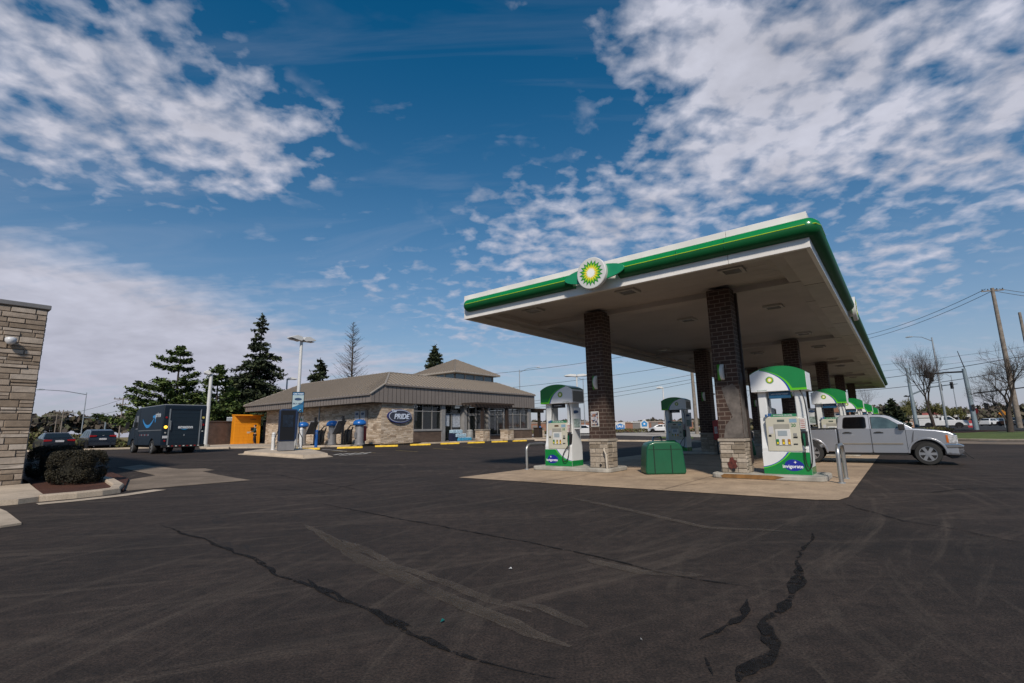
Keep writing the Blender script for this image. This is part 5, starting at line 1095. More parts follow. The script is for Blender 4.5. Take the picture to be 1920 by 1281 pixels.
# ---- dark delivery van
vp=(-19.4632,29.2576,.47); vr=2.45624; VS=.9517
vn=mat('van_navy',(.006,.0135,.024),.5,0,var=.1,vs=1.5,spec=.3)
t_=thing('delivery_van','dark navy step van with a blue smile arrow on its side, seen from behind','delivery van',vp,vr); t_.scale=(VS,)*3
up=[(0,2.95),(5.1,2.95),(5.45,2.88),(5.75,2.7),(6.35,1.72),(6.85,1.55),(7.05,1.15),(7.05,.50)]
mb=MB(); mb.ext(outline(.50,up,{1.8:.42,5.95:.42},.50,0,7.05),(0,-1.175,0),X,Z,Y*2.35); mb.build('body',vn,t_,bevel=.06,smooth=45,seg=3)
mb=MB(); mb.bx(.05,5.2,-1.12,1.12,2.94,3.0); mb.build('roof_panel',mat('van_roof_grey',(.22,.23,.25),.5),t_,bevel=.03)
mb=MB(); mb.bx(-.02,0.0,-.80,.80,.55,2.72); dr_=mb.build('roller_door',mat('van_door_navy',(.008,.017,.027),.4),t_); mb=MB(); [mb.bx(-.028,-.018,-.79,.79,.62+.26*k,.63+.26*k) for k in range(8)]; mb.bx(-.06,-.02,-.82,.82,2.68,2.76); mb.build('door_slats',vn,dr_)
mb=MB(); mb.box((-.04,0,1.13),(.05,.04,.10)); mb.build('door_latch',galv,dr_)
for s_ in (-1,1): mb=MB(); mb.bx(-.06,-.0,s_*.84-.03,s_*.84+.03,.55,2.72); mb.build('door_track',mat('track_grey',(.16,.18,.2),.5),dr_)
mb=MB(); [mb.tube([(-.02,s_*.9,1.45),(-.10,s_*.9,1.5),(-.10,s_*.9,2.0),(-.02,s_*.9,2.05)],.018,6) for s_ in (-1,)]; mb.tube([(-.02,.78,1.4),(-.11,.78,1.45),(-.11,.78,1.95),(-.02,.78,2.0)],.02,6); mb.build('grab_handle',mat('handle_grey',(.3,.32,.34),.4,.3),t_)
mb=MB(); mb.bx(-.14,.02,-1.15,1.15,.40,.54); bp_=mb.build('rear_bumper',dark,t_,bevel=.01)
mb=MB(); [mb.bx(-.15,-.138,-.85+.2*k,-.75+.2*k,.46,.51,m=k%2) for k in range(9)]; mb.build('reflector_tape',[white,mat('tape_red',(.3,.01,.01),.4)],bp_)
litamb=mat('lit_amber',(.9,.45,.02),.3,emit=((1,.55,.05),2.2))
for (y,z,m_,r_) in ((1.0,1.62,litamb,.085),(1.0,1.28,mat('lens_clear',(.35,.35,.33),.3),.05),(1.0,.8,redl,.05),(-1.0,2.2,mat('lens_yellow',(.5,.42,.12),.3),.07),(-1.0,1.75,redl,.08),(-1.0,1.35,mat('lens_clear',(.35,.35,.33),.3),.05),(-1.0,1.55,dark,.07),(1.0,2.2,redl,.06)):
    mb=MB(); mb.cyl((-.035,y,z),(.0,y,z),r_,n=14); mb.build('rear_light',m_,t_,smooth=40)
mb=MB(); mb.bx(-.03,-.0,.83,1.12,.95,1.10); mb.build('number_plate',plate,t_)
vt=mat('van_letters',(.5,.52,.54),.5,var=0); smile=mat('smile_blue',(.005,.22,.55),.4,var=.05)
text('rear_lettering','amazon',.26,vt,dr_,(-.035,-.05,1.62),(PI/2,0,-PI/2),.002,.012)
mb=MB(); q=[]; 
for i in range(13): k=i/12; q.append((-.22+.4*k,1.52-.07*math.sin(PI*k)))
mb.ext(q+[(x,z+.035*math.sin(PI*i/12)+.008) for i,(x,z) in enumerate(q)][::-1],(-.035,0,0),-Y,Z,-X*.003); mb.build('rear_smile',smile,dr_)
# side: smile arrow, lettering, rail, seams, door, wheels
sy=1.178
def arcp(n,c0,c1,dz): 
    lo=[];hi=[]
    for i in range(n+1):
        k=i/n; x=4.05-2.5*k; z=2.15-.60*math.sin(PI*min(1,k*1.03))**.8+ (.12*k); th=.17*math.sin(PI*k*.92+.12)**.7+.02
        lo.append((x,z)); hi.append((x-.03,z+th))
    return lo+hi[::-1]
mb=MB(); mb.ext(arcp(18,0,0,0),(0,sy,0),X,Z,Y*.004); mb.ext([(1.98,2.34),(1.42,2.42),(1.38,1.95),(1.48,1.92),(1.56,2.24),(1.95,2.22)],(0,sy,0),X,Z,Y*.005); mb.build('side_smile',smile,t_)
text('side_lettering','prime',.42,vt,t_,(.95,sy+.004,2.38),(PI/2,0,PI),.002,.012)
mb=MB(); mb.bx(.05,4.75,sy-.004,sy+.02,1.42,1.47); mb.build('side_rail',mat('rail_grey',(.17,.18,.19),.4,.4),t_)
mb=MB(); [mb.bx(x,x+.02,sy-.003,sy+.004,.6,2.9) for x in (4.72,5.55)]; mb.bx(.2,1.2,sy-.003,sy+.003,.6,.62); mb.build('panel_seam',dark,t_)
mb=MB(); mb.bx(4.95,5.5,sy-.01,sy+.006,1.55,2.45); mb.build('cab_side_window',vglass,t_); mb=MB(); mb.ext([(5.72,1.7),(5.72,2.4),(5.85,2.35),(6.2,1.75)],(0,sy-.01,0),X,Z,Y*.016); mb.build('quarter_window',vglass,t_)
mb=MB(); q=[Vector((5.80,-1.0,2.63)),Vector((5.80,1.0,2.63)),Vector((6.33,1.05,1.76)),Vector((6.33,-1.05,1.76))]; mb.add([v+Vector((.03,0,.02)) for v in q]+q,[(0,3,2,1),(0,1,5,4),(1,2,6,5),(2,3,7,6),(3,0,4,7)]); mb.build('windscreen',vglass,t_)
for s_ in (-1,1):
    mb=MB(); mb.box((6.45,s_*1.42,1.85),(.12,.20,.42)); mb.tube([(6.2,s_*1.15,2.3),(6.45,s_*1.42,2.25),(6.45,s_*1.42,1.6),(6.35,s_*1.15,1.5)],.015,5); mb.build('door_mirror',trimb,t_,bevel=.02)
    for x in (1.8,5.95): wheel(t_,x,s_*1.02,.42,.28,s_,mat('steel_wheel',(.22,.22,.22),.5,.3),5)
    wheel(t_,1.8,s_*.72,.42,.24,s_,mat('steel_wheel',(.22,.22,.22),.5,.3),5)
mb=MB(); mb.bx(.1,6.8,-.8,.8,.38,.52); mb.bx(1.2,2.4,-1.1,1.1,.5,.95); mb.bx(5.4,6.5,-1.1,1.1,.5,.95); mb.cyl((1.8,-.9,.42),(1.8,.9,.42),.09); mb.build('chassis',dark,t_)
mb=MB(); [mb.bx(2.5+.35*k,2.7+.35*k,sy-.002,sy+.003,1.12,1.22,m=k%2) for k in range(6)]; mb.build('side_decals',[mat('decal_grey',(.16,.17,.2),.5),mat('decal_red',(.14,.02,.03),.5)],t_)
# ---- two dark cars by the verge
blk=paint('black_paint',(.010,.010,.013),.2,.28); navyp=paint('dark_navy_paint',(.012,.015,.024),.2,.25); whp=paint('white_car_paint',(.62,.63,.64),0,.35)
def rear_kit(t_,zl,hw,zp,x=0):
    for s_ in (-1,1): mb=MB(); mb.ext([(s_*hw*.98,zl-.07),(s_*hw*.98,zl+.09),(s_*hw*.45,zl+.06),(s_*hw*.5,zl-.04)],(x-.015,0,0),Y,Z,X*.12); mb.build('tail_light',redl,t_,bevel=.01); mb=MB(); mb.cyl((x+.0,s_*hw*.6,.28),(x+.2,s_*hw*.6,.28),.04,n=10); mb.build('exhaust_tip',chrome,t_)
    mb=MB(); mb.bx(x-.02,x+.02,-.24,.24,zp-.07,zp+.07); mb.build('number_plate',plate,t_); mb=MB(); mb.box((x-.01,0,zl+.05),(.02,.14,.05)); mb.build('badge',chrome,t_)
p_=gd(116,50)
t_=car('sedan','black sedan with red tail lamps parked at the verge, left of the dark hatchback','car',(p_.x,p_.y,p_.z),2.46,blk,
  [(0,.50),(.05,.98),(.9,1.02),(3.4,.98),(4.5,.80),(4.7,.5)],[(.5,.97),(1.25,1.40),(2.3,1.44),(3.0,1.30),(3.8,.94)],(.95,3.75),.33,.90,.76,.98,1.44,.28,
  [('side_window',rnd([(.95,1.02),(1.35,1.34),(2.1,1.37),(2.1,1.02)]),tint),('side_window',rnd([(2.2,1.02),(2.2,1.37),(2.75,1.30),(3.3,1.02)]),vglass)],L1=4.7,rw=((.60,1.03),(1.20,1.37)),fw=((3.6,1.05),(3.0,1.32)))
rear_kit(t_,.84,.9,.80)
p_=gd(196,54)
t_=car('hatchback','black sport utility car with a rear wiper window, between the sedan and the van','car',(p_.x,p_.y,p_.z),2.46,navyp,
  [(0,.55),(.04,1.05),(.3,1.1),(3.4,1.08),(4.5,.92),(4.65,.55)],[(.12,1.05),(.42,1.56),(.9,1.68),(2.4,1.69),(3.0,1.55),(3.75,1.05)],(.85,3.65),.36,.92,.80,1.08,1.68,.32,
  [('side_window',rnd([(.75,1.12),(.95,1.52),(1.5,1.56),(1.5,1.12)]),tint),('side_window',rnd([(1.6,1.12),(1.6,1.57),(2.4,1.56),(2.4,1.12)]),tint),('side_window',rnd([(2.5,1.12),(2.5,1.55),(2.9,1.48),(3.4,1.12)]),vglass)],L1=4.65,rw=((.16,1.14),(.44,1.55)),fw=((3.68,1.12),(3.05,1.52)))
rear_kit(t_,1.12,.9,.88)
# ---- far cars
def suvlike(px,dist,rz,lab,pt=whp,low=0,base=None):
    p_=gd(px,dist) if base is None else base
    t_=car('parked_car',lab,'car',(p_.x,p_.y,p_.z),rz,pt,[(0,.5),(.05,.98),(.9,1.0),(3.4,.97),(4.3,.82),(4.5,.5)],[(.2,.97),(.75,1.42),(2.3,1.48),(2.9,1.35),(3.6,.94)],(.85,3.65),.33,.88,.78,.98,1.48,.28,
      [('side_window',rnd([(.65,1.02),(.95,1.36),(1.7,1.40),(1.7,1.02)]),tint),('side_window',rnd([(1.8,1.02),(1.8,1.40),(2.5,1.37),(3.1,1.02)]),vglass)],L1=4.5,rw=((.28,1.04),(.72,1.38)),fw=((3.55,1.0),(2.95,1.34)))
    return t_
p_=AT(1070,817,72); p_.z=.6
suvlike(1070,72,-.35,'white hatchback on the road, seen between the left pump and the first brick column',base=gd(1066,69))
suvlike(1275,95,2.9,'white car half hidden behind the second left pump',base=gd(1262,95))
# white far pickup
p_=gd(1742,98)
t_=car('far_pickup','white single-cab pickup truck on the road behind the bare tree','pickup truck',(p_.x,p_.y,p_.z),-.70,whp,
  [(-1.1,.55),(-1.1,1.2),(1.5,1.2),(3.2,1.22),(4.3,1.12),(4.5,.9),(4.5,.5)],[(1.5,1.15),(1.55,1.7),(1.75,1.82),(2.5,1.82),(3.2,1.18)],(0,3.4),.40,.95,.82,1.2,1.82,.42,
  [('side_window',rnd([(1.8,1.25),(1.85,1.7),(2.45,1.72),(3.0,1.25)]),vglass)],L0=-1.1,L1=4.5,fw=((3.15,1.25),(2.6,1.75)))
mb=MB(); mb.bx(-1.1,1.3,-.94,.94,1.2,1.5); mb.build('ladder_box',whp,t_,bevel=.03)
for i,(px,dist,c_,l_) in enumerate(((1846,135,whp,'pale parked car in the far lot, left of the traffic light pole'),(1872,150,whp,'white parked car in the far lot behind the traffic light pole'),(1886,140,silverp,'silver parked car in the far lot by the thin bare tree'),(1914,120,blk,'dark parked car in the far lot at the right edge'))):
    suvlike(px,dist,.4+.3*i,l_,c_)
# ================================================================== LEFT STONE BUILDING, BED AND SHRUBS
lst=mat('tall_wall_stone',(.4,.35,.28),.9,var=.16,vs=7,bump=.6,bs=30,attr=[(.19,.145,.105),(.27,.215,.165),(.33,.27,.215),(.38,.33,.28)])
lb=thing('stone_building','tall pale ashlar stone building corner with a metal coping at the left edge','building',C(-8.38,-9.86,0),CR)
mb=MB(); mb.bx(-12,0,-13,0,-.2,5.42); k=len(mb.v); m2=MB()
m2.stones((0,-13,-.1),Y,13,5.5,X,rows=(.09,.22),lens=(.25,.8),dep=.05,gap=.016); m2.stones((-12,0,-.1),X,12,5.5,Y,rows=(.12,.27),lens=(.3,.95),dep=.015,gap=.016)
mb.v+=m2.v; mb.f+=[tuple(i+k for i in f) for f in m2.f]; mb.m+=[1]*len(m2.f); mb.r+=m2.r; mb.build('stone_wall',[mat('tall_wall_mortar',(.20,.17,.14),.95),lst],lb)
mb=MB(); mb.bx(-12.1,.08,-13.1,.06,5.42,5.56); mb.build('coping',mat('coping_metal',(.20,.19,.185),.45,.3),lb,bevel=.02)
mb=MB(); mb.cyl((-.5,-1.3,5.5),(-.5,-1.3,6.35),.13,n=16); mb.cyl((-.5,-1.3,6.28),(-.5,-1.3,6.42),.165,n=16); mb.build('vent_pipe',galv,lb,smooth=40)
mb=MB(); mb.lathe([(.02,-.16),(.09,-.13),(.13,-.05),(.13,.02),(.10,.05)],(.20,-.72,4.38),n=18); mb.box((.08,-.72,4.40),(.2,.1,.1)); mb.build('camera_dome',mat('dome_white',(.55,.56,.58),.35),lb,smooth=50)
drape('planting_bed',[C(-8.2,-9.6),C(-4.62,-9.95),C(-5.0,-8.25),C(-8,-7.4),C(-13,-7.2),C(-13,-9.6)],mulch,.07,2,skirt=.1)
def kerbline(pts,w=.24,h=.14,name='kerb'):
    P=[Vector((p[0],p[1],0)) for p in pts]; L_=[]
    for i in range(len(P)-1):
        k=max(1,int((P[i+1]-P[i]).length/3)); L_+=[P[i].lerp(P[i+1],j/k) for j in range(k)]
    L_.append(P[-1]); mb=MB(); pr_=[(-w/2-.03,-.1),(-w/2,h-.03),(-w/2+.03,h),(w/2-.03,h),(w/2,h-.03),(w/2+.03,-.1)]; n=len(pr_)
    for i,p in enumerate(L_):
        d_=(L_[min(i+1,len(L_)-1)]-L_[max(i-1,0)]).normalized(); nr=Vector((-d_.y,d_.x,0))
        for a_,z in pr_: q=p+nr*a_; mb.v.append((q.x,q.y,gz(q.x,q.y)+z))
    for i in range(len(L_)-1):
        for j in range(n-1): mb.face((i*n+j,i*n+j+1,(i+1)*n+j+1,(i+1)*n+j))
    mb.face(range(n)); mb.face([(len(L_)-1)*n+j for j in range(n)][::-1])
    import bmesh
    o=mb.build(name,curbm); bm=bmesh.new(); bm.from_mesh(o.data); bmesh.ops.recalc_face_normals(bm,faces=bm.faces[:]); bm.to_mesh(o.data); bm.free(); return struct(o)
kerbline([G(72,940),G(140,934),G(185,929),G(213,925),G(221,917),G(205,907),G(180,900),G(60,884)],.26,.15)
strip('gutter',[G(70,946),G(140,939.5),G(225,930),G(300,919)],.42,curbm,dz=.012)
drape('left_pavement',[C(-8.3,-9.7),C(-4.55,-9.9),C(-4.3,-10.4),C(-4.6,-13),C(-6,-22),C(-8.3,-22)],curbm,.12,2,skirt=.25)
drape('kerb_ramp',[G(0,957),G(12,962),G(40,984),G(0,990),C(-2.2,-16),C(-4.4,-16),C(-4.2,-12)],curbm,.035,2,skirt=.1)
drape('concrete_patch',[G(*p) for p in ((220,877),(265,872),(337,880),(385,879),(402,882),(380,885),(470,901),(350,911),(240,921),(225,917),(195,907),(250,899),(292,892),(240,881))],patchm,.012,2)
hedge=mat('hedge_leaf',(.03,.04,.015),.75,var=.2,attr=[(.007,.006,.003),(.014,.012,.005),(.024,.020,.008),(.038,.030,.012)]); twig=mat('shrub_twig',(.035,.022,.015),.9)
def shrub(name,lab,loc,rx,ry,h,n,sz,m_,group=None,box=True,seed=0,core=True):
    random.seed(seed+11); t_=thing(name,lab,'shrub',loc,random.uniform(0,.3),group); mb=MB(); 
    def srf(th,ph,q): 
        e_=.55 if box else 1.; sgnp=lambda v,p: math.copysign(abs(v)**p,v)
        return Vector((rx*q*sgnp(math.cos(ph),e_)*sgnp(math.cos(th),e_),ry*q*sgnp(math.cos(ph),e_)*sgnp(math.sin(th),e_),h*.52+h*.5*q*sgnp(math.sin(ph),e_ if box else 1)))
    for _ in range(n):
        th=random.uniform(0,2*PI); ph=math.asin(random.uniform(-.9,1)); q=random.uniform(.80,1.0)*(1+.05*math.sin(th*5)*math.cos(ph*4)); p=srf(th,ph,q); mb.leaf(p,random.uniform(.7,1.3)*sz)
    mb.build('foliage',m_,t_)
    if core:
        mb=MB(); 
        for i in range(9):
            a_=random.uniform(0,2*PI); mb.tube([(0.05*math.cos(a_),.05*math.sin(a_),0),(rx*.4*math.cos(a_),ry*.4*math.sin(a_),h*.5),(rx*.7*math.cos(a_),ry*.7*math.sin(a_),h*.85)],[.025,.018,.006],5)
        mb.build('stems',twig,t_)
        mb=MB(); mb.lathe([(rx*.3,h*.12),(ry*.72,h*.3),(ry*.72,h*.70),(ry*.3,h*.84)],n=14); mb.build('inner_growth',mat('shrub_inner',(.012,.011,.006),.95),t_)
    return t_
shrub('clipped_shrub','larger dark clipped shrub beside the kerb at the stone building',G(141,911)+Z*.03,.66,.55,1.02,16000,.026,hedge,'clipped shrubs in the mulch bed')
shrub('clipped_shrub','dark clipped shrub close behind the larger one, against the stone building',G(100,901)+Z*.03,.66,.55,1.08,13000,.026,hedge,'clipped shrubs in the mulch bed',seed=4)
# ================================================================== TREES
bark=mat('bark',(.055,.042,.034),.95,var=.35,vs=6,bump=.6,bs=20)
spr=mat('spruce_needles',(.02,.04,.015),.8,var=.25,vs=.5,attr=[(.008,.014,.007),(.018,.030,.012),(.034,.05,.017),(.058,.068,.024)])
pin=mat('pine_needles',(.03,.07,.02),.8,var=.25,vs=.5,attr=[(.018,.035,.008),(.045,.08,.015),(.08,.12,.025),(.13,.165,.04)])
def conifer(lab,loc,h,rad,seed,m_=spr,cb=.06,droop=.25,gaps=.25,dens=1.0,name='spruce_tree',lsz=.30,skip=0,irregular=.35,group=None,lev=None):
    random.seed(seed); t_=thing(name,lab,'tree',loc,0,group); mb=MB(); P=[(0.02*h*.1*math.sin(i*1.3),.02*h*.1*math.cos(i),h*i/8) for i in range(9)]; mb.tube(P,[.028*h*.6*(1-i/8.3)+.02 for i in range(9)],8); tr=mb.build('trunk',bark,t_,smooth=50)
    lf=MB(); br=MB(); L_=lev or int(h*3.1)
    for i in range(L_):
        f=i/L_; z=h*(cb+(1-cb)*f**.95); n=random.randint(4,7) if f<.9 else 3
        base=rad*(1-f)**.85+.12
        for k in range(n):
            if random.random()<gaps*(.4+.8*f if f>.3 else .4): continue
            a_=random.uniform(0,2*PI); l_=base*random.uniform(1-irregular,1.12); up_=random.uniform(-.1,.25)
            pts=[]; 
            for s_ in range(6): q=s_/5; pts.append(Vector((math.cos(a_)*l_*q,math.sin(a_)*l_*q,z+l_*(up_*q-droop*q*q+.10*q**4))))
            br.tube(pts,[.012+.03*(1-q/5)*l_/3 for q in range(6)],4)
            nl=int(l_*17*dens)+4
            for _ in range(nl):
                q=random.uniform(.12,1)**.8; b_=pts[0].lerp(pts[-1],0); j=min(4,int(q*5)); c_=pts[j].lerp(pts[j+1],q*5-j)
                wd=l_*.20*(1.15-q)+.08; off=Vector((random.gauss(0,wd),random.gauss(0,wd),-abs(random.gauss(0,.10*l_*.5+.05))))
                lf.leaf(c_+off,random.uniform(.6,1.3)*lsz,nrm=(random.gauss(0,.5),random.gauss(0,.5),1) if random.random()<.55 else None,asp=2.3)
    for _ in range(14): lf.leaf((random.gauss(0,.1),random.gauss(0,.1),h*random.uniform(.94,1.01)),lsz*.8)
    br.build('branches',bark,t_); lf.build('crown',m_,t_); return t_
def bare(lab,loc,h,seed,spread=.75,depth=6,name='bare_tree',trunk=.25,m_=None,r0=None,group=None,up_=.25,nch=3,thin=.62,len0=.3,buds=0,lean=0):
    random.seed(seed); t_=thing(name,lab,'tree',loc,0,group); tr=MB(); br=MB(); bu=MB(); r0=r0 or h*.022
    def grow(p,d,l_,r_,lv,mb):
        pts=[p]; rr=[r_]; dd=d.copy(); n=4
        for i in range(n):
            dd=(dd+Vector((random.gauss(0,.10),random.gauss(0,.10),random.gauss(.02,.06)))).normalized(); pts.append(pts[-1]+dd*l_/n); rr.append(r_*(1-(1-thin)*(i+1)/n))
        mb.tube(pts,rr,7 if lv==0 else 5 if lv<3 else 3)
        if buds and lv>=depth-2:
            for _ in range(buds): bu.leaf(pts[random.randint(1,n)]+Vector((random.gauss(0,.1),)*3),buds_sz)
        if lv>=depth: return
        k=nch+ (1 if random.random()<.4 else 0)
        for i in range(k):
            at_=pts[-1] if i<2 else pts[random.randint(2,n)]
            ax=dd.orthogonal().normalized(); ax=Matrix.Rotation(random.uniform(0,2*PI),3,dd)@ax
            ang=random.uniform(.28,spread); nd=(Matrix.Rotation(ang,3,ax)@dd); nd=(nd+Z*up_*random.uniform(.2,1)).normalized()
            grow(at_,nd,l_*random.uniform(.62,.88),rr[-1]*random.uniform(.62,.85),lv+1,br)
    buds_sz=.10
    grow(Vector((0,0,-.2)),Vector((lean,0,1)).normalized(),h*trunk,r0,0,tr)
    m_=m_ or bark
    tr.build('trunk',m_,t_,smooth=60); br.build('branches',m_,t_)
    if buds and bu.v: bu.build('buds',mat('spring_buds',(.10,.11,.03),.8,attr=[(.06,.06,.02),(.12,.12,.035),(.17,.16,.05)]),t_)
    return t_
DEAD=mat('dead_bark',(.06,.048,.04),.95,var=.3)
# left group
def spl(px,dist,dz=0): p=gd(px,dist); p.z+=dz; return p
conifer('tall dark spruce with drooping tiers and a thin ragged top, behind the shop roof',spl(477,72),16.9,5.2,3,cb=.04,droop=.35,gaps=.42,irregular=.55,dens=2.2,lsz=.22)
conifer('small dense spruce showing above the roof beside the lamp post',spl(594,60),9.6,3.0,5,cb=.05,droop=.15,gaps=.05,dens=2.2,lsz=.19)
conifer('spruce tip rising behind the roof lantern',spl(815,63),12.0,2.9,8,cb=.3,droop=.05,gaps=.1,dens=2.2,lsz=.18)
# white pines: tiers of long level limbs with tufts
def pine(lab,loc,h,rad,seed,asym=0):
    random.seed(seed); t_=thing('pine_tree',lab,'tree',loc,0); mb=MB(); mb.tube([(0,0,-.2),(.05,.05,h*.35),(-.05,0,h*.7),(0,0,h*.99)],[h*.02,h*.016,h*.009,.02],8); mb.build('trunk',bark,t_,smooth=50); br=MB(); lf=MB()
    tiers=[.10,.16,.22,.28,.34,.40,.46,.53,.60,.68,.76,.84,.92,.98]
    for f in tiers:
        n=random.randint(5,7)
        for k in range(n):
            if random.random()<.12+.25*(f>.5): continue
            a_=2*PI*k/n+random.uniform(-.4,.4); l_=rad*((1-f)**.8)*random.uniform(.6,1.15)*(1+asym*math.cos(a_-PI))+.25
            pts=[Vector((math.cos(a_)*l_*q,math.sin(a_)*l_*q,h*f+l_*(.02*q+.20*q*q))) for q in (0,.25,.5,.75,1)]
            br.tube(pts,[.05*(1-i/5)*l_/3+.012 for i in range(5)],4)
            for _ in range(int(l_*110)):
                q=random.uniform(.25,1)**.75; j=min(3,int(q*4)); c_=pts[j].lerp(pts[j+1],q*4-j); w_=.13*l_*(1.2-q)+.12
                lf.leaf(c_+Vector((random.gauss(0,w_),random.gauss(0,w_),random.gauss(.10,.12))),random.uniform(.6,1.3)*.21,nrm=(random.gauss(0,.6),random.gauss(0,.6),1),asp=1.8)
    for _ in range(40): lf.leaf((random.gauss(0,.15),random.gauss(0,.15),h*random.uniform(.93,1.02)),.28)
    br.build('branches',bark,t_)
    lf.build('crown',pin,t_); return t_
pine('broad open pine with level green tiers, behind the delivery van',spl(325,66),10.8,5.6,21,.25)
pine('bright green pine between the open pine and the tall spruce',spl(402,64),8.6,3.9,33)
conifer('dark spruce crown filling the gap left of the shop roof',spl(433,70),8.4,4.2,14,cb=.02,droop=.2,gaps=.05,dens=1.6,lsz=.24)
bare('pale leafless shrub tree above the van roof',spl(357,62),5.6,41,.9,5,m_=mat('pale_bark',(.20,.17,.14),.9),trunk=.25,r0=.06)
# larch: straight leader with short side branches
def larch(lab,loc,h,seed):
    random.seed(seed); t_=thing('bare_larch',lab,'tree',loc); mb=MB(); mb.tube([(0,0,-.2),(.05,0,h*.5),(0,0,h)],[h*.016,h*.009,.015],7); mb.build('trunk',DEAD,t_,smooth=50); br=MB()
    for i in range(90):
        f=i/90; z=h*(.22+.78*f)
        for k in range(3):
            a_=random.uniform(0,2*PI); l_=(h*.20*(1-f)**.7+.15)*random.uniform(.35,1.15); pts=[Vector((math.cos(a_)*l_*q,math.sin(a_)*l_*q,z+l_*(.25*q+.35*q*q))) for q in (0,.35,.7,1)]; br.tube(pts,[.035*l_/2+.008,.02,.014,.006],3)
            for _ in range(4):
                q=random.uniform(.25,.95); j=min(2,int(q*3)); c_=pts[0].lerp(pts[-1],q); b_=a_+random.choice((-1,1))*random.uniform(.5,1.1); m2=l_*.32*(1.1-q); br.tube([c_,c_+Vector((math.cos(b_)*m2,math.sin(b_)*m2,m2*.45))],[.012,.005],3)
    br.build('branches',DEAD,t_); return t_
larch('tall bare larch with a straight leader behind the shop roof',spl(655,58),13.6,6)
for i,(px,di,h) in enumerate(((625,57,6.2),(690,57,6.6),(668,56,6.9))): bare('low greyish bare scrub behind the shop roof beside the larch',spl(px,di),h,50+i,.9,5,m_=DEAD,group='bare scrub behind the shop roof',trunk=.28,r0=.07)
# right side
tb_=bare('tall rounded bare tree behind the pickup, left of the street lamp',spl(1752,88),13.0,61,.62,7,trunk=.24,nch=3,up_=.30,r0=.36,thin=.72)
tb_.scale=(.66,.66,1.0)
bare('wide low bare tree in front of the wooden pole at the right edge',spl(1893,80),11.9,66,.85,7,trunk=.22,nch=3,up_=.12,r0=.33,thin=.72)
bare('bare tree seen between the two second-row brick columns',spl(1400,70),8.9,72,.85,6,trunk=.25,r0=.18)
bare('slender bare tree behind the last pumps, right of the canopy',spl(1630,90),6.6,75,.7,6,trunk=.3,r0=.10)
for i,(px,di,h,l_) in enumerate(((1700,112,6.0,'low budding tree left of the white pickup'),(1712,118,7.,'budding tree just behind the tall bare tree'),(1762,118,6.6,'budding tree right of the tall bare tree'),(1800,110,5.2,'low brown bare tree right of the street lamp'),(1832,120,5.4,'purple-brown bare tree beside the traffic light pole'))):
    bare(l_,spl(px,di),h,80+i,.8,6,trunk=.2,r0=.14,buds=3 if i!=4 else 0)
conifer('small dark round evergreen behind the pickup cab',spl(1679,96),4.6,2.3,91,cb=.02,droop=.1,gaps=0,dens=1.3,lsz=.3,name='evergreen_tree')
# scrub masses
scr=mat('scrub_leaf',(.12,.11,.04),.9,var=.2,vs=.3,attr=[(.05,.04,.022),(.11,.085,.04),(.15,.14,.05),(.10,.13,.035)]); brn=mat('wood_leaf',(.1,.08,.05),.9,var=.2,vs=.05,attr=[(.06,.05,.045),(.09,.07,.055),(.10,.09,.055),(.085,.095,.05)])
def mass(name,lab,line,h,dep,n,sz,m_,seed=1,cat='scrub',hv=.4):
    random.seed(seed); mb=MB(); segs=[(line[i],line[i+1]) for i in range(len(line)-1)]
    ln=[(b-a).length for a,b in segs]; tot=sum(ln); ph=[random.uniform(0,6) for _ in range(4)]
    for _ in range(n):
        r_=random.uniform(0,tot); i=0
        while r_>ln[i] and i<len(ln)-1: r_-=ln[i]; i+=1
        p=segs[i][0].lerp(segs[i][1],r_/ln[i]); s_=sum(ln[:i])+r_
        hh=h*(1-hv*.5+hv*(.30*math.sin(s_*.35+ph[0])+.3*math.sin(s_*.13+ph[1])+.2*math.sin(s_*.9+ph[2])+.2*math.sin(s_*2.1+ph[3])))
        u=random.random(); z=hh*(u**.6); d_=random.uniform(-1,1)*dep*(1-.5*u)
        nr=(segs[i][1]-segs[i][0]).normalized(); q=p+Vector((-nr.y,nr.x,0))*d_+Vector((0,0,z)); mb.leaf(q,random.uniform(.5,1.4)*sz,asp=1.3)
    o=mb.build(name,m_); return tag(o,lab,cat,kind='stuff')
mass('roadside_scrub','tangled olive and straw coloured scrub behind the parked dark cars',[spl(20,58),spl(110,59),spl(180,61),spl(250,62),spl(300,64)],1.9,3.0,14000,.16,scr,3,hv=.7)
for i,(px,h) in enumerate(((90,2.2),(120,2.0),(140,2.9),(165,2.9),(205,2.2),(222,2.5))): bare('leafless twiggy bush in the scrub behind the dark cars',spl(px,58+i%3),h,120+i,.8,5,trunk=.18,r0=.04,group='twiggy bushes in the scrub',m_=mat('twig_brown',(.09,.06,.045),.9),name='twiggy_bush')
mass('far_woods','low dark wooded ridge far behind the brick buildings',[AT(960,803,230),AT(1150,802,240),AT(1300,800,240),AT(1420,799,230)],3.6,8,9000,.9,brn,5,'woods')
for k in (0,): pass
mass('far_woods','far brown treeline behind the white roofed station on the right',[AT(1480,800,170),AT(1640,798,180),AT(1760,795,190),AT(1900,792,210),AT(2050,790,220)],5.2,10,9000,.8,brn,6,'woods')
mass('far_hedge','low brown hedge before the far brick buildings',[spl(985,98),spl(1120,98),spl(1300,96),spl(1480,94)],0.75,.9,5000,.2,scr,8,'hedge')
mass('far_woods','grey brown treeline along the far left horizon',[AT(-80,815,150),AT(120,812,150),AT(300,810,160),AT(520,808,170)],5.0,10,9000,.9,brn,9,'woods')
mass('verge_shrubs','low green and brown shrubs round the foot of the tall bare tree',[spl(1690,80),spl(1740,84),spl(1775,86)],0.8,1.2,3500,.14,scr,10,'shrubs')
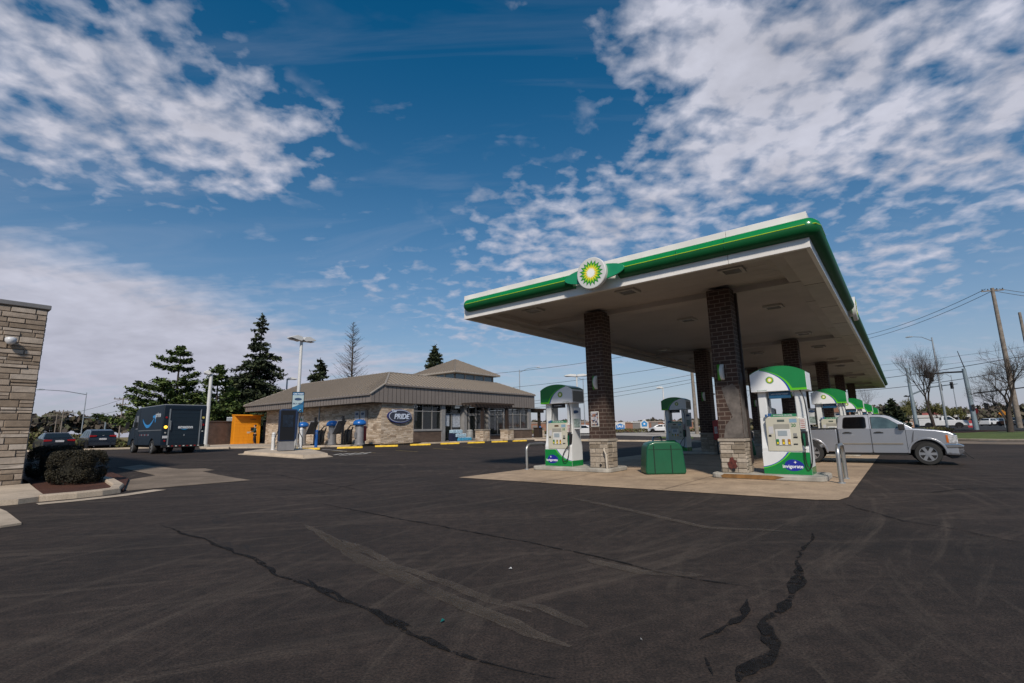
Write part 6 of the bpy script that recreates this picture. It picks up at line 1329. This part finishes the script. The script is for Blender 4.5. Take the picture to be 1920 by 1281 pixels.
# ================================================================== VERGES, FAR ROADS
drape('grass_verge',[G(1560,823),G(1700,822.5),G(1990,826),G(1990,808),G(1780,808.5),G(1560,808)],grassm,.03,3)
drape('mulch_bed',[G(1600,812),G(1700,813),G(1820,812),G(1880,808.5),G(1700,807)],mulch,.06,3)
kerbline([G(1500,824.5),G(1700,824),G(1990,828)],.3,.15)
drape('side_drive',[G(1560,826),G(1700,825.5),G(1990,829.5),G(1990,834),G(1700,831),G(1560,831)],patchm,.015,3)
drape('right_road',[G(1500,806),G(1990,806),AT(1990,795,230),AT(1500,797,230)],asph2,.03,6)
mb=MB(); mb.cyl((0,0,0),(0,0,.012),.55,n=24); o=mb.build('manhole_cover',mat('manhole_iron',(.03,.03,.03),.6)); o.location=G(1853,828.5,.02); tag(o,'round dark manhole cover in the pale drive at the right','manhole cover')
kerbline([G(1002,826.5),G(1090,827),G(1200,828),G(1330,829),G(1430,832)],.3,.14)
drape('back_verge',[G(1000,825.5),G(1120,825.5),G(1120,824.3),G(1000,824)],curbm,.05,3)
drape('back_road',[G(995,817.5),G(1200,818),G(1440,820),spl(1440,95),spl(1200,98),spl(960,98),spl(940,80)],mat('pale_road',(.36,.32,.27),.9,var=.1,vs=.3),.02,4)
drape('back_grass',[G(1010,819.5),G(1060,819.8),G(1060,818),G(1010,817.6)],drym,.05,3); drape('back_grass',[G(1235,822.5),G(1300,823.5),G(1300,819.8),G(1235,819.5)],grassm,.05,3)
drape('left_verge',[G(40,845.5),G(150,843.5),G(250,841),G(300,839.3),spl(300,64),spl(150,62),spl(20,60)],drym,.06,3)
kerbline([G(20,848),G(80,846.5),G(160,844.5),G(250,841.8),G(330,839.2)],.3,.13)
kerbline([G(388,842.3),G(430,841.2)],.3,.13)
yk=mat('kerb_yellow',(.42,.27,.06),.8,var=.2)
strip('kerb_paint',[G(1062,828.6),G(1104,829)],.5,yk,dz=.16)
# ================================================================== POLES AND LAMPS
wpaint=mat('lamp_pole_white',(.58,.58,.57),.45,var=.05); wood=mat('pole_wood',(.20,.17,.14),.9,var=.3,vs=3); signalg=mat('signal_grey',(.20,.25,.28),.5,.2)
def shoebox_lamp(px,dist,h,lab,heads=(-1,1),hl=1.15,r_=.11,ang=0,grp=None,m_=None):
    p=gd(px,dist); m_=m_ or wpaint; t_=thing('lamp_post',lab,'lamp post',p,math.atan2(-p.x,p.y)+ang,grp)
    mb=MB(); mb.cyl((0,0,0),(0,0,h),r_*1.15,r_*.9,n=12); mb.build('pole',m_,t_,smooth=60); mb=MB(); mb.lathe([(r_*2.4,0),(r_*2.4,.25),(r_*1.4,.3)],n=12); mb.build('base',conc2,t_)
    for s_ in heads:
        mb=MB(); mb.ext([(0,-.06),(.15,-.16),(hl,-.02),(hl*.98,.03),(hl*.5,.20),(.1,.14)],(0,-.28,h),X*s_,Z,Y*.56); hd=mb.build('lamp_head',m_,t_,bevel=.02); mb=MB(); mb.bx(min(s_*.3,s_*hl*.9),max(s_*.3,s_*hl*.9),-.2,.2,h-.125,h-.105); hh=mb.build('lamp_lens',mat('lens_grey',(.25,.25,.26),.3),hd)
    return t_
lp=shoebox_lamp(556,34.6,7.15,'tall cream lamp post with two flat heads behind the dark kiosk',ang=.55,r_=.105,hl=.9)
sgn=thing('banner_sign','blue and white framed banner on the lamp post above the kiosk','sign',gd(556,34.1)+Vector((0,0,2.98)),math.atan2(14.5,31)); sgn.scale=(.86,.86,.92)
mb=MB(); mb.bx(-.42,.42,-.03,.03,-.72,.72); mb.build('frame',dark,sgn,bevel=.01); mb=MB(); mb.bx(-.38,.38,-.04,-.03,-.68,.68); mb.ext([(-.38,-.68),(.38,-.68),(.38,.1),(.2,-.1),(-.38,-.35)],(0,-.041,0),X,Z,-Y*.003,m=1); mb.ext([(-.38,.5),(.38,.5),(.38,.68),(-.38,.68)],(0,-.041,0),X,Z,-Y*.003,m=1); mb.build('face',[mat('banner_pale',(.35,.45,.48),.5,var=.1),mat('banner_blue',(.01,.13,.28),.5,var=.2)],sgn)
text('lettering','CAR WASH',.13,txtw,sgn,(0,-.05,.58),(PI/2,0,0),.001,.003); text('lettering','PAY HERE',.16,mat('banner_ink',(.01,.04,.10),.5),sgn,(0,-.05,-.1),(PI/2,0,0),.001,.004)
mb=MB(); mb.ext(circ(.25,24,cy=.22,ry=.09),(0,-.045,0),X,Z,-Y*.004); mb.build('oval',mat('sign_navy',(.02,.05,.12),.4),sgn)
shoebox_lamp(387.5,46.5,6.0,'cream lamp post with a single head right of the delivery van',heads=(-1,),hl=.55,r_=.14)
shoebox_lamp(533,75,8.6,'distant lamp post peeking over the shop roof beside the tall spruce',heads=(1,),hl=1.3)
shoebox_lamp(1085,66,8.0,'white lamp post with two flat heads between the left pump and the first column',hl=1.7,ang=.1)
shoebox_lamp(1248,86,7.5,'white lamp post with one head above the second left pump',heads=(-1,),hl=1.1)
shoebox_lamp(1337,95,6.6,'distant dark lamp post with two heads seen between the front columns',hl=.9,m_=black,r_=.07)
shoebox_lamp(1712,118,5.8,'dark lamp post behind the tall bare tree',hl=.7,m_=black,r_=.06)
def cobra(px,dist,h,lab,arm=2.4,side=1,lean=0,m_=galv,r_=.10):
    p=gd(px,dist); t_=thing('street_lamp',lab,'street lamp',p,math.atan2(-p.x,p.y)); mb=MB(); mb.tube([(0,0,0),(lean*.5,0,h*.5),(lean,0,h*.97)],[r_*1.3,r_,r_*.7],8); mb.build('pole',m_,t_,smooth=60)
    mb=MB(); mb.tube([(lean,0,h*.93),(lean+side*arm*.5,0,h*.985),(lean+side*arm,0,h)],[.05,.04,.035],6); mb.build('arm',m_,t_,smooth=60)
    mb=MB(); mb.ext([(-.1,-.05),(.65,-.08),(.75,.02),(.4,.12),(-.1,.06)],(lean+side*arm,-.16,h),X*side,Z,Y*.32); mb.build('lamp_head',m_,t_,bevel=.03)
cobra(976,95,12.9,'thin grey street lamp arching right behind the shop end',3.4,1)
cobra(1776,92,13.4,'tall pale street lamp in front of the right bare tree',2.2,-1,r_=.12)
cobra(1097,110,12.5,'far street lamp over the two-headed lamp post',3.,-1); cobra(154,90,7.4,'thin street lamp above the scrub on the left',4.4,-1,r_=.06)
cobra(1800,118,9.5,'short pale street lamp right of the traffic signals',1.0,-1,r_=.07)
def upole(px,dist,h,lab,m_=wood,arms=1,r_=.16,rz=0):
    p=gd(px,dist); t_=thing('utility_pole',lab,'utility pole',p,math.atan2(-p.x,p.y)+rz); mb=MB(); mb.tube([(0,0,0),(0,0,h*.5),(0,0,h)],[r_*1.25,r_,r_*.75],10); mb.build('pole',m_,t_,smooth=60)
    for i in range(arms):
        z=h-.35-.9*i; w_=1.25*(1-.3*i); mb=MB(); mb.bx(-w_,w_,-.06,.06,z-.07,z+.07); ca=mb.build('crossarm',m_,t_)
        for x in (-w_*.9,-w_*.4,w_*.4,w_*.9): mb=MB(); mb.lathe([(.04,0),(.07,.04),(.05,.1),(.07,.15),(.03,.22)],(x,0,z+.07),n=8); mb.build('insulator',black,ca)
    return p+Vector((0,0,h-.3))
T1=upole(1912,92,18.8,'tall wooden utility pole with a black crossarm at the right edge',arms=1,r_=.26,rz=.5)
T2=upole(1306,80,14.2,'weathered wooden utility pole beside the second left column',r_=.24,arms=0)
T3=upole(225,105,7.6,'wooden pole with two crossarms left of the delivery van',arms=2,r_=.10)
T4=upole(115,110,5.6,'short dark pole with a crossarm above the scrub, nearer the left building',arms=1,r_=.09); T5=upole(104,118,5.2,'shorter dark pole beside another, above the scrub',arms=1,r_=.09)
T6=upole(1956,92,15,'wooden pole half cut off at the right edge',arms=0,r_=.2)
wire=mat('wire_black',(.02,.02,.022),.6)
def wires(lab,runs,rad=.022):
    o=None; t_=thing('power_line',lab,'power line',(0,0,0))
    for a_,b_,sag in runs:
        P=[a_.lerp(b_,k/20)-Z*sag*4*(k/20)*(1-k/20) for k in range(21)]; mb=MB(); mb.tube(P,rad,4); mb.build('cable',wire,t_)
wires('pair of wires from the tall right pole running left above the canopy end',[(T1+Vector((-.9,0,.2)),AT(1560,640,120),1.2),(T1+Vector((.6,0,.2)),AT(1560,648,118),1.2)],.035)
wires('wires leaving the tall right pole to the right',[(T1+Vector((.9,0,.2)),AT(2050,556,95),.3),(T1+Vector((-.2,0,0)),AT(2050,566,95),.3)],.035)
wires('thick cables crossing behind both bare trees on the right',[(AT(1900,671,92),AT(1500,723,120),.6),(AT(1905,694,92),AT(1500,737,120),.8),(AT(2060,640,90),AT(1900,671,92),.2),(AT(2060,670,90),AT(1905,694,92),.2)],.05)
wires('faint upper cables behind the right bare trees',[(AT(1990,640,110),AT(1500,698,130),.5),(AT(1990,655,110),AT(1500,708,130),.5)],.025)
wires('cables running behind the first brick column to the wooden pole',[(AT(900,703,88),T2+Z*-.2,.5),(AT(900,764,84),T2-Z*4.9,.4),(AT(900,768,84),T2-Z*5.6,.4),(AT(900,775,84),T2-Z*6.1,.5),(AT(900,732,88),T2-Z*3.1,.4)],.035)
wires('cables from the wooden pole running right under the canopy',[(T2,AT(1600,690,84),.6),(T2-Z*4.9,AT(1600,735,84),.5),(T2-Z*6.1,AT(1600,745,84),.5)],.035)
wires('thin wires above the scrub on the left',[(AT(-40,788,115),T5,.2),(T5,T3,.3),(T3,AT(420,760,112),.5),(AT(-40,800,112),T3-Z*1.9,.5)],.025)
# traffic signals
def head(par,loc,rz=0,name='signal_head',sc_=1.):
    mb=MB(); mb.box(loc,(.36*sc_,.28*sc_,1.1*sc_),rz=rz); h_=mb.build(name,black,par,bevel=.03)
    M_=Matrix.Rotation(rz,3,'Z')
    for i,dz in enumerate((.34,0,-.34)): o_=Vector(loc)+M_@Vector((0,-.14*sc_,dz*sc_)); mb=MB(); mb.tube([o_,o_+M_@Vector((0,-.2*sc_,0))],.13*sc_,10); mb.build('visor',black,h_)
p=gd(1865,88); t_=thing('traffic_light','blue grey traffic light mast with a long arm and black signal heads','traffic light',p,math.atan2(-p.x,p.y))
mb=MB(); mb.tube([(-1.75,0,0),(-1.8,0,4.),(-1.9,0,8.0)],[.30,.26,.22],12); mb.build('mast',signalg,t_,smooth=60)
mb=MB(); mb.tube([(-1.7,0,7.6),(-4.,0,7.65),(-6.6,0,7.45)],[.12,.1,.06],8); mb.tube([(-1.8,0,8.0),(-2.2,0,10.4)],[.06,.04],6); mb.tube([(-1.4,0,4.7),(2,0,5.0),(8,0,5.6)],[.08,.07,.05],8); mb.build('mast_arm',black,t_,smooth=60)
head(t_,(-5.3,-.1,7.2),.4,sc_=1.15); head(t_,(-5.75,-.1,7.6),.4,sc_=1.0); head(t_,(-1.6,-.3,2.9),-1.3,sc_=.7); head(t_,(-.5,-.2,3.0),1.4,sc_=.8)
p=gd(1719,100); t_=thing('traffic_light','slim blue grey signal mast behind the tall bare tree','traffic light',p,math.atan2(-p.x,p.y)); mb=MB(); mb.tube([(0,0,0),(-.05,0,5),(-.1,0,9.5)],[.3,.24,.16],10); mb.build('mast',signalg,t_,smooth=60); mb=MB(); mb.tube([(-.05,0,5.3),(2.4,0,6.3),(5.6,0,6.6)],[.12,.1,.06],8); mb.build('mast_arm',signalg,t_,smooth=60); head(t_,(3.6,-.1,6.2),.2,sc_=.95); head(t_,(4.9,-.1,6.4),.3,sc_=.95)
p=gd(197,112); t_=thing('traffic_light','small teal signal post above the scrub left of the van','traffic light',p,math.atan2(-p.x,p.y)); mb=MB(); mb.tube([(0,0,0),(0,0,4.2)],.10,8); mb.tube([(0,0,4.2),(-3,0,4.4)],.06,6); mb.build('mast',signalg,t_); head(t_,(-.8,-.1,3.9),0,sc_=1.1); head(t_,(1.2,-.1,3.6),.8,sc_=1.1)
# ================================================================== FAR BUILDINGS
fb1=brick_mat('far_brick',(.28,.13,.08),(.24,.11,.07),(.24,.16,.12),.4,.15,.012,stain=.1); fgrey=mat('far_grey',(.17,.16,.15),.8,var=.1); fwhite=mat('far_white',(.55,.54,.52),.7,var=.08)
def block(name,lab,px0,px1,dist,ztop,m_,feats,dep=14,cat='building'):
    p,q=gd(px0,dist),gd(px1,dist); d_=q-p; L_=d_.length; t_=thing(name,lab,cat,(p.x,p.y,0),math.atan2(d_.y,d_.x)); mb=MB(); mb.bx(0,L_,0,dep,-.2,ztop); wl_=mb.build('wall',m_,t_)
    mb=MB(); mb.bx(-.15,L_+.15,-.15,dep,ztop,ztop+.3); mb.build('roof_edge',mat('roof_edge_pale',(.30,.24,.2),.7),t_)
    for nm_,x0,x1,z0,z1,m2,o_ in feats: mb=MB(); mb.bx(L_*x0,L_*x1,-o_,.02,z0,z1); mb.build(nm_,m2,t_)
    return t_
zt_=lambda y,px,dist: AT(px,y,dist).z
D=125
block('brick_store','long low orange brick building across the road, left of the first column',935,1150,D,zt_(793.5,1045,D),fb1,[('door',.30,.34,.3,2.4,fgrey,.06),('canopy_strip',.05,.18,2.0,2.3,fwhite,.5),('door',.6,.66,.3,2.3,fgrey,.06)])
bb=block('brick_store','orange brick store with wide grey entrances, between the blue signs',1140,1300,D,zt_(792.5,1215,D),fb1,[('entrance',.30,.40,.3,2.6,fgrey,.06),('entrance',.52,.60,.3,2.6,fgrey,.06),('entrance',.72,.80,.3,3.0,mat('far_rust',(.16,.05,.035),.8),.06),('lintel',.28,.42,2.6,2.85,fwhite,.2),('lintel',.66,.70,2.4,2.7,fwhite,.2)])
block('brick_store','tall orange brick building seen through the second right-hand pump',1535,1600,140,zt_(762,1565,140),fb1,[('window',.3,.38,5.,6.,fgrey,.05),('window',.5,.58,5.,6.,fgrey,.05),('window',.3,.38,3.,4.,fgrey,.05),('window',.5,.58,3.,4.,fgrey,.05)])
# blue square sign and the white arched sign building
def signpost(px,w_,y0,y1,dist,lab,arch=False,txt='SALE'):
    p=gd(px,dist); k=dist/F_PX; W_=w_*k*1.02; z0,z1=zt_(y1,px,dist)-p.z,zt_(y0,px,dist)-p.z
    t_=thing('store_sign',lab,'sign',p,math.atan2(-p.x,p.y))
    if not arch:
        mb=MB(); mb.bx(-W_/2,W_/2,-.2,.2,z0,z1); mb.build('panel',fwhite,t_); mb=MB(); mb.ext([(-W_*.44,z0+.1),(W_*.44,z0+.1),(W_*.44,z0+(z1-z0)*.6),(0,z1-.25),(-W_*.44,z0+(z1-z0)*.6)],(0,-.21,0),X,Z,-Y*.02); mb.build('sign_face',mat('far_sign_blue',(.02,.16,.42),.5),t_)
        text('lettering',txt,W_*.3,txtw,t_,(0,-.25,z0+(z1-z0)*.45),(PI/2,0,0),.01,.02); mb=MB(); mb.bx(-W_*.5,-W_*.4,-.1,.1,0,z0); mb.bx(W_*.4,W_*.5,-.1,.1,0,z0); mb.build('legs',fgrey,t_)
    else:
        mb=MB(); mb.ext([(-W_/2,0),(W_/2,0),(W_/2,z1*.72),(0,z1),(-W_/2,z1*.72)],(0,-.4,0),X,Z,Y*3); mb.build('panel',fwhite,t_); mb=MB(); mb.ext([(-W_*.3,z1*.42),(W_*.3,z1*.42),(W_*.36,z1*.68),(0,z1*.88),(-W_*.36,z1*.68)],(0,-.42,0),X,Z,-Y*.02); mb.build('sign_face',mat('far_sign_sky',(.02,.22,.50),.5),t_); mb=MB(); mb.box((0,-.45,z1*.62),(W_*.2,.02,z1*.12)); mb.build('emblem',txtw,t_)
signpost(1163,17,792,806,112,'blue and white shop sign panel on the brick building right of the first column')
signpost(1208.5,14,786,810,112,'white gabled shop front with a bright blue sign',arch=True)
block('white_station','low white flat-roofed building behind the white pickup',1712,1822,135,zt_(786,1770,135),mat('far_taupe',(.16,.13,.11),.8,var=.2),[('flat_canopy',-.05,1.0,zt_(783,1770,135),zt_(778,1770,135),fwhite,5.),('sign_band',.2,.55,zt_(778,1770,135),zt_(773.5,1770,135),mat('far_red_band',(.30,.08,.07),.7,var=.5,vs=2),1.),('shopfront',.1,.45,.6,2.4,fgrey,.1)],8)
block('orange_shed','small tan and orange stand beside the pickup windscreen',1690,1718,110,zt_(789,1704,110),mat('far_peach',(.42,.25,.17),.8,var=.2),[('counter',.1,.8,1.,1.5,fwhite,.3)],3,'stand')
p=gd(1822,105); t_=thing('ice_chest','small red and white box by the far road','ice chest',p,math.atan2(-p.x,p.y)); t_.scale=(.55,)*3; mb=MB(); mb.ext([(-.7,0),(.7,0),(.7,1.6),(0,2.1),(-.7,1.6)],(0,-.4,0),X,Z,Y*.8); mb.build('box',mat('far_red',(.40,.04,.05),.6),t_); mb=MB(); mb.bx(-.4,.4,-.42,-.4,.6,1.2); mb.build('panel',fwhite,t_)
p=gd(1885,98); t_=thing('road_sign','small orange road sign between the two bare trunks','sign',p,math.atan2(-p.x,p.y)); mb=MB(); mb.bx(-.04,.04,-.04,.04,0,2.4); mb.build('post',galv,t_); mb=MB(); mb.ext([(0,1.5),(.45,2.0),(0,2.5),(-.45,2.0)],(0,-.06,0),X,Z,-Y*.02); mb.build('sign_plate',mat('road_orange',(.5,.2,.02),.6),t_)
p=gd(1833,96); t_=thing('road_sign','small red sign left of the traffic light mast','sign',p,math.atan2(-p.x,p.y)); mb=MB(); mb.bx(-.04,.04,-.04,.04,0,2.6); mb.build('post',galv,t_); mb=MB(); mb.ext(circ(.42,8),(0,-.06,2.4),X,Z,-Y*.02); mb.build('sign_plate',mat('road_red',(.25,.02,.02),.6),t_)
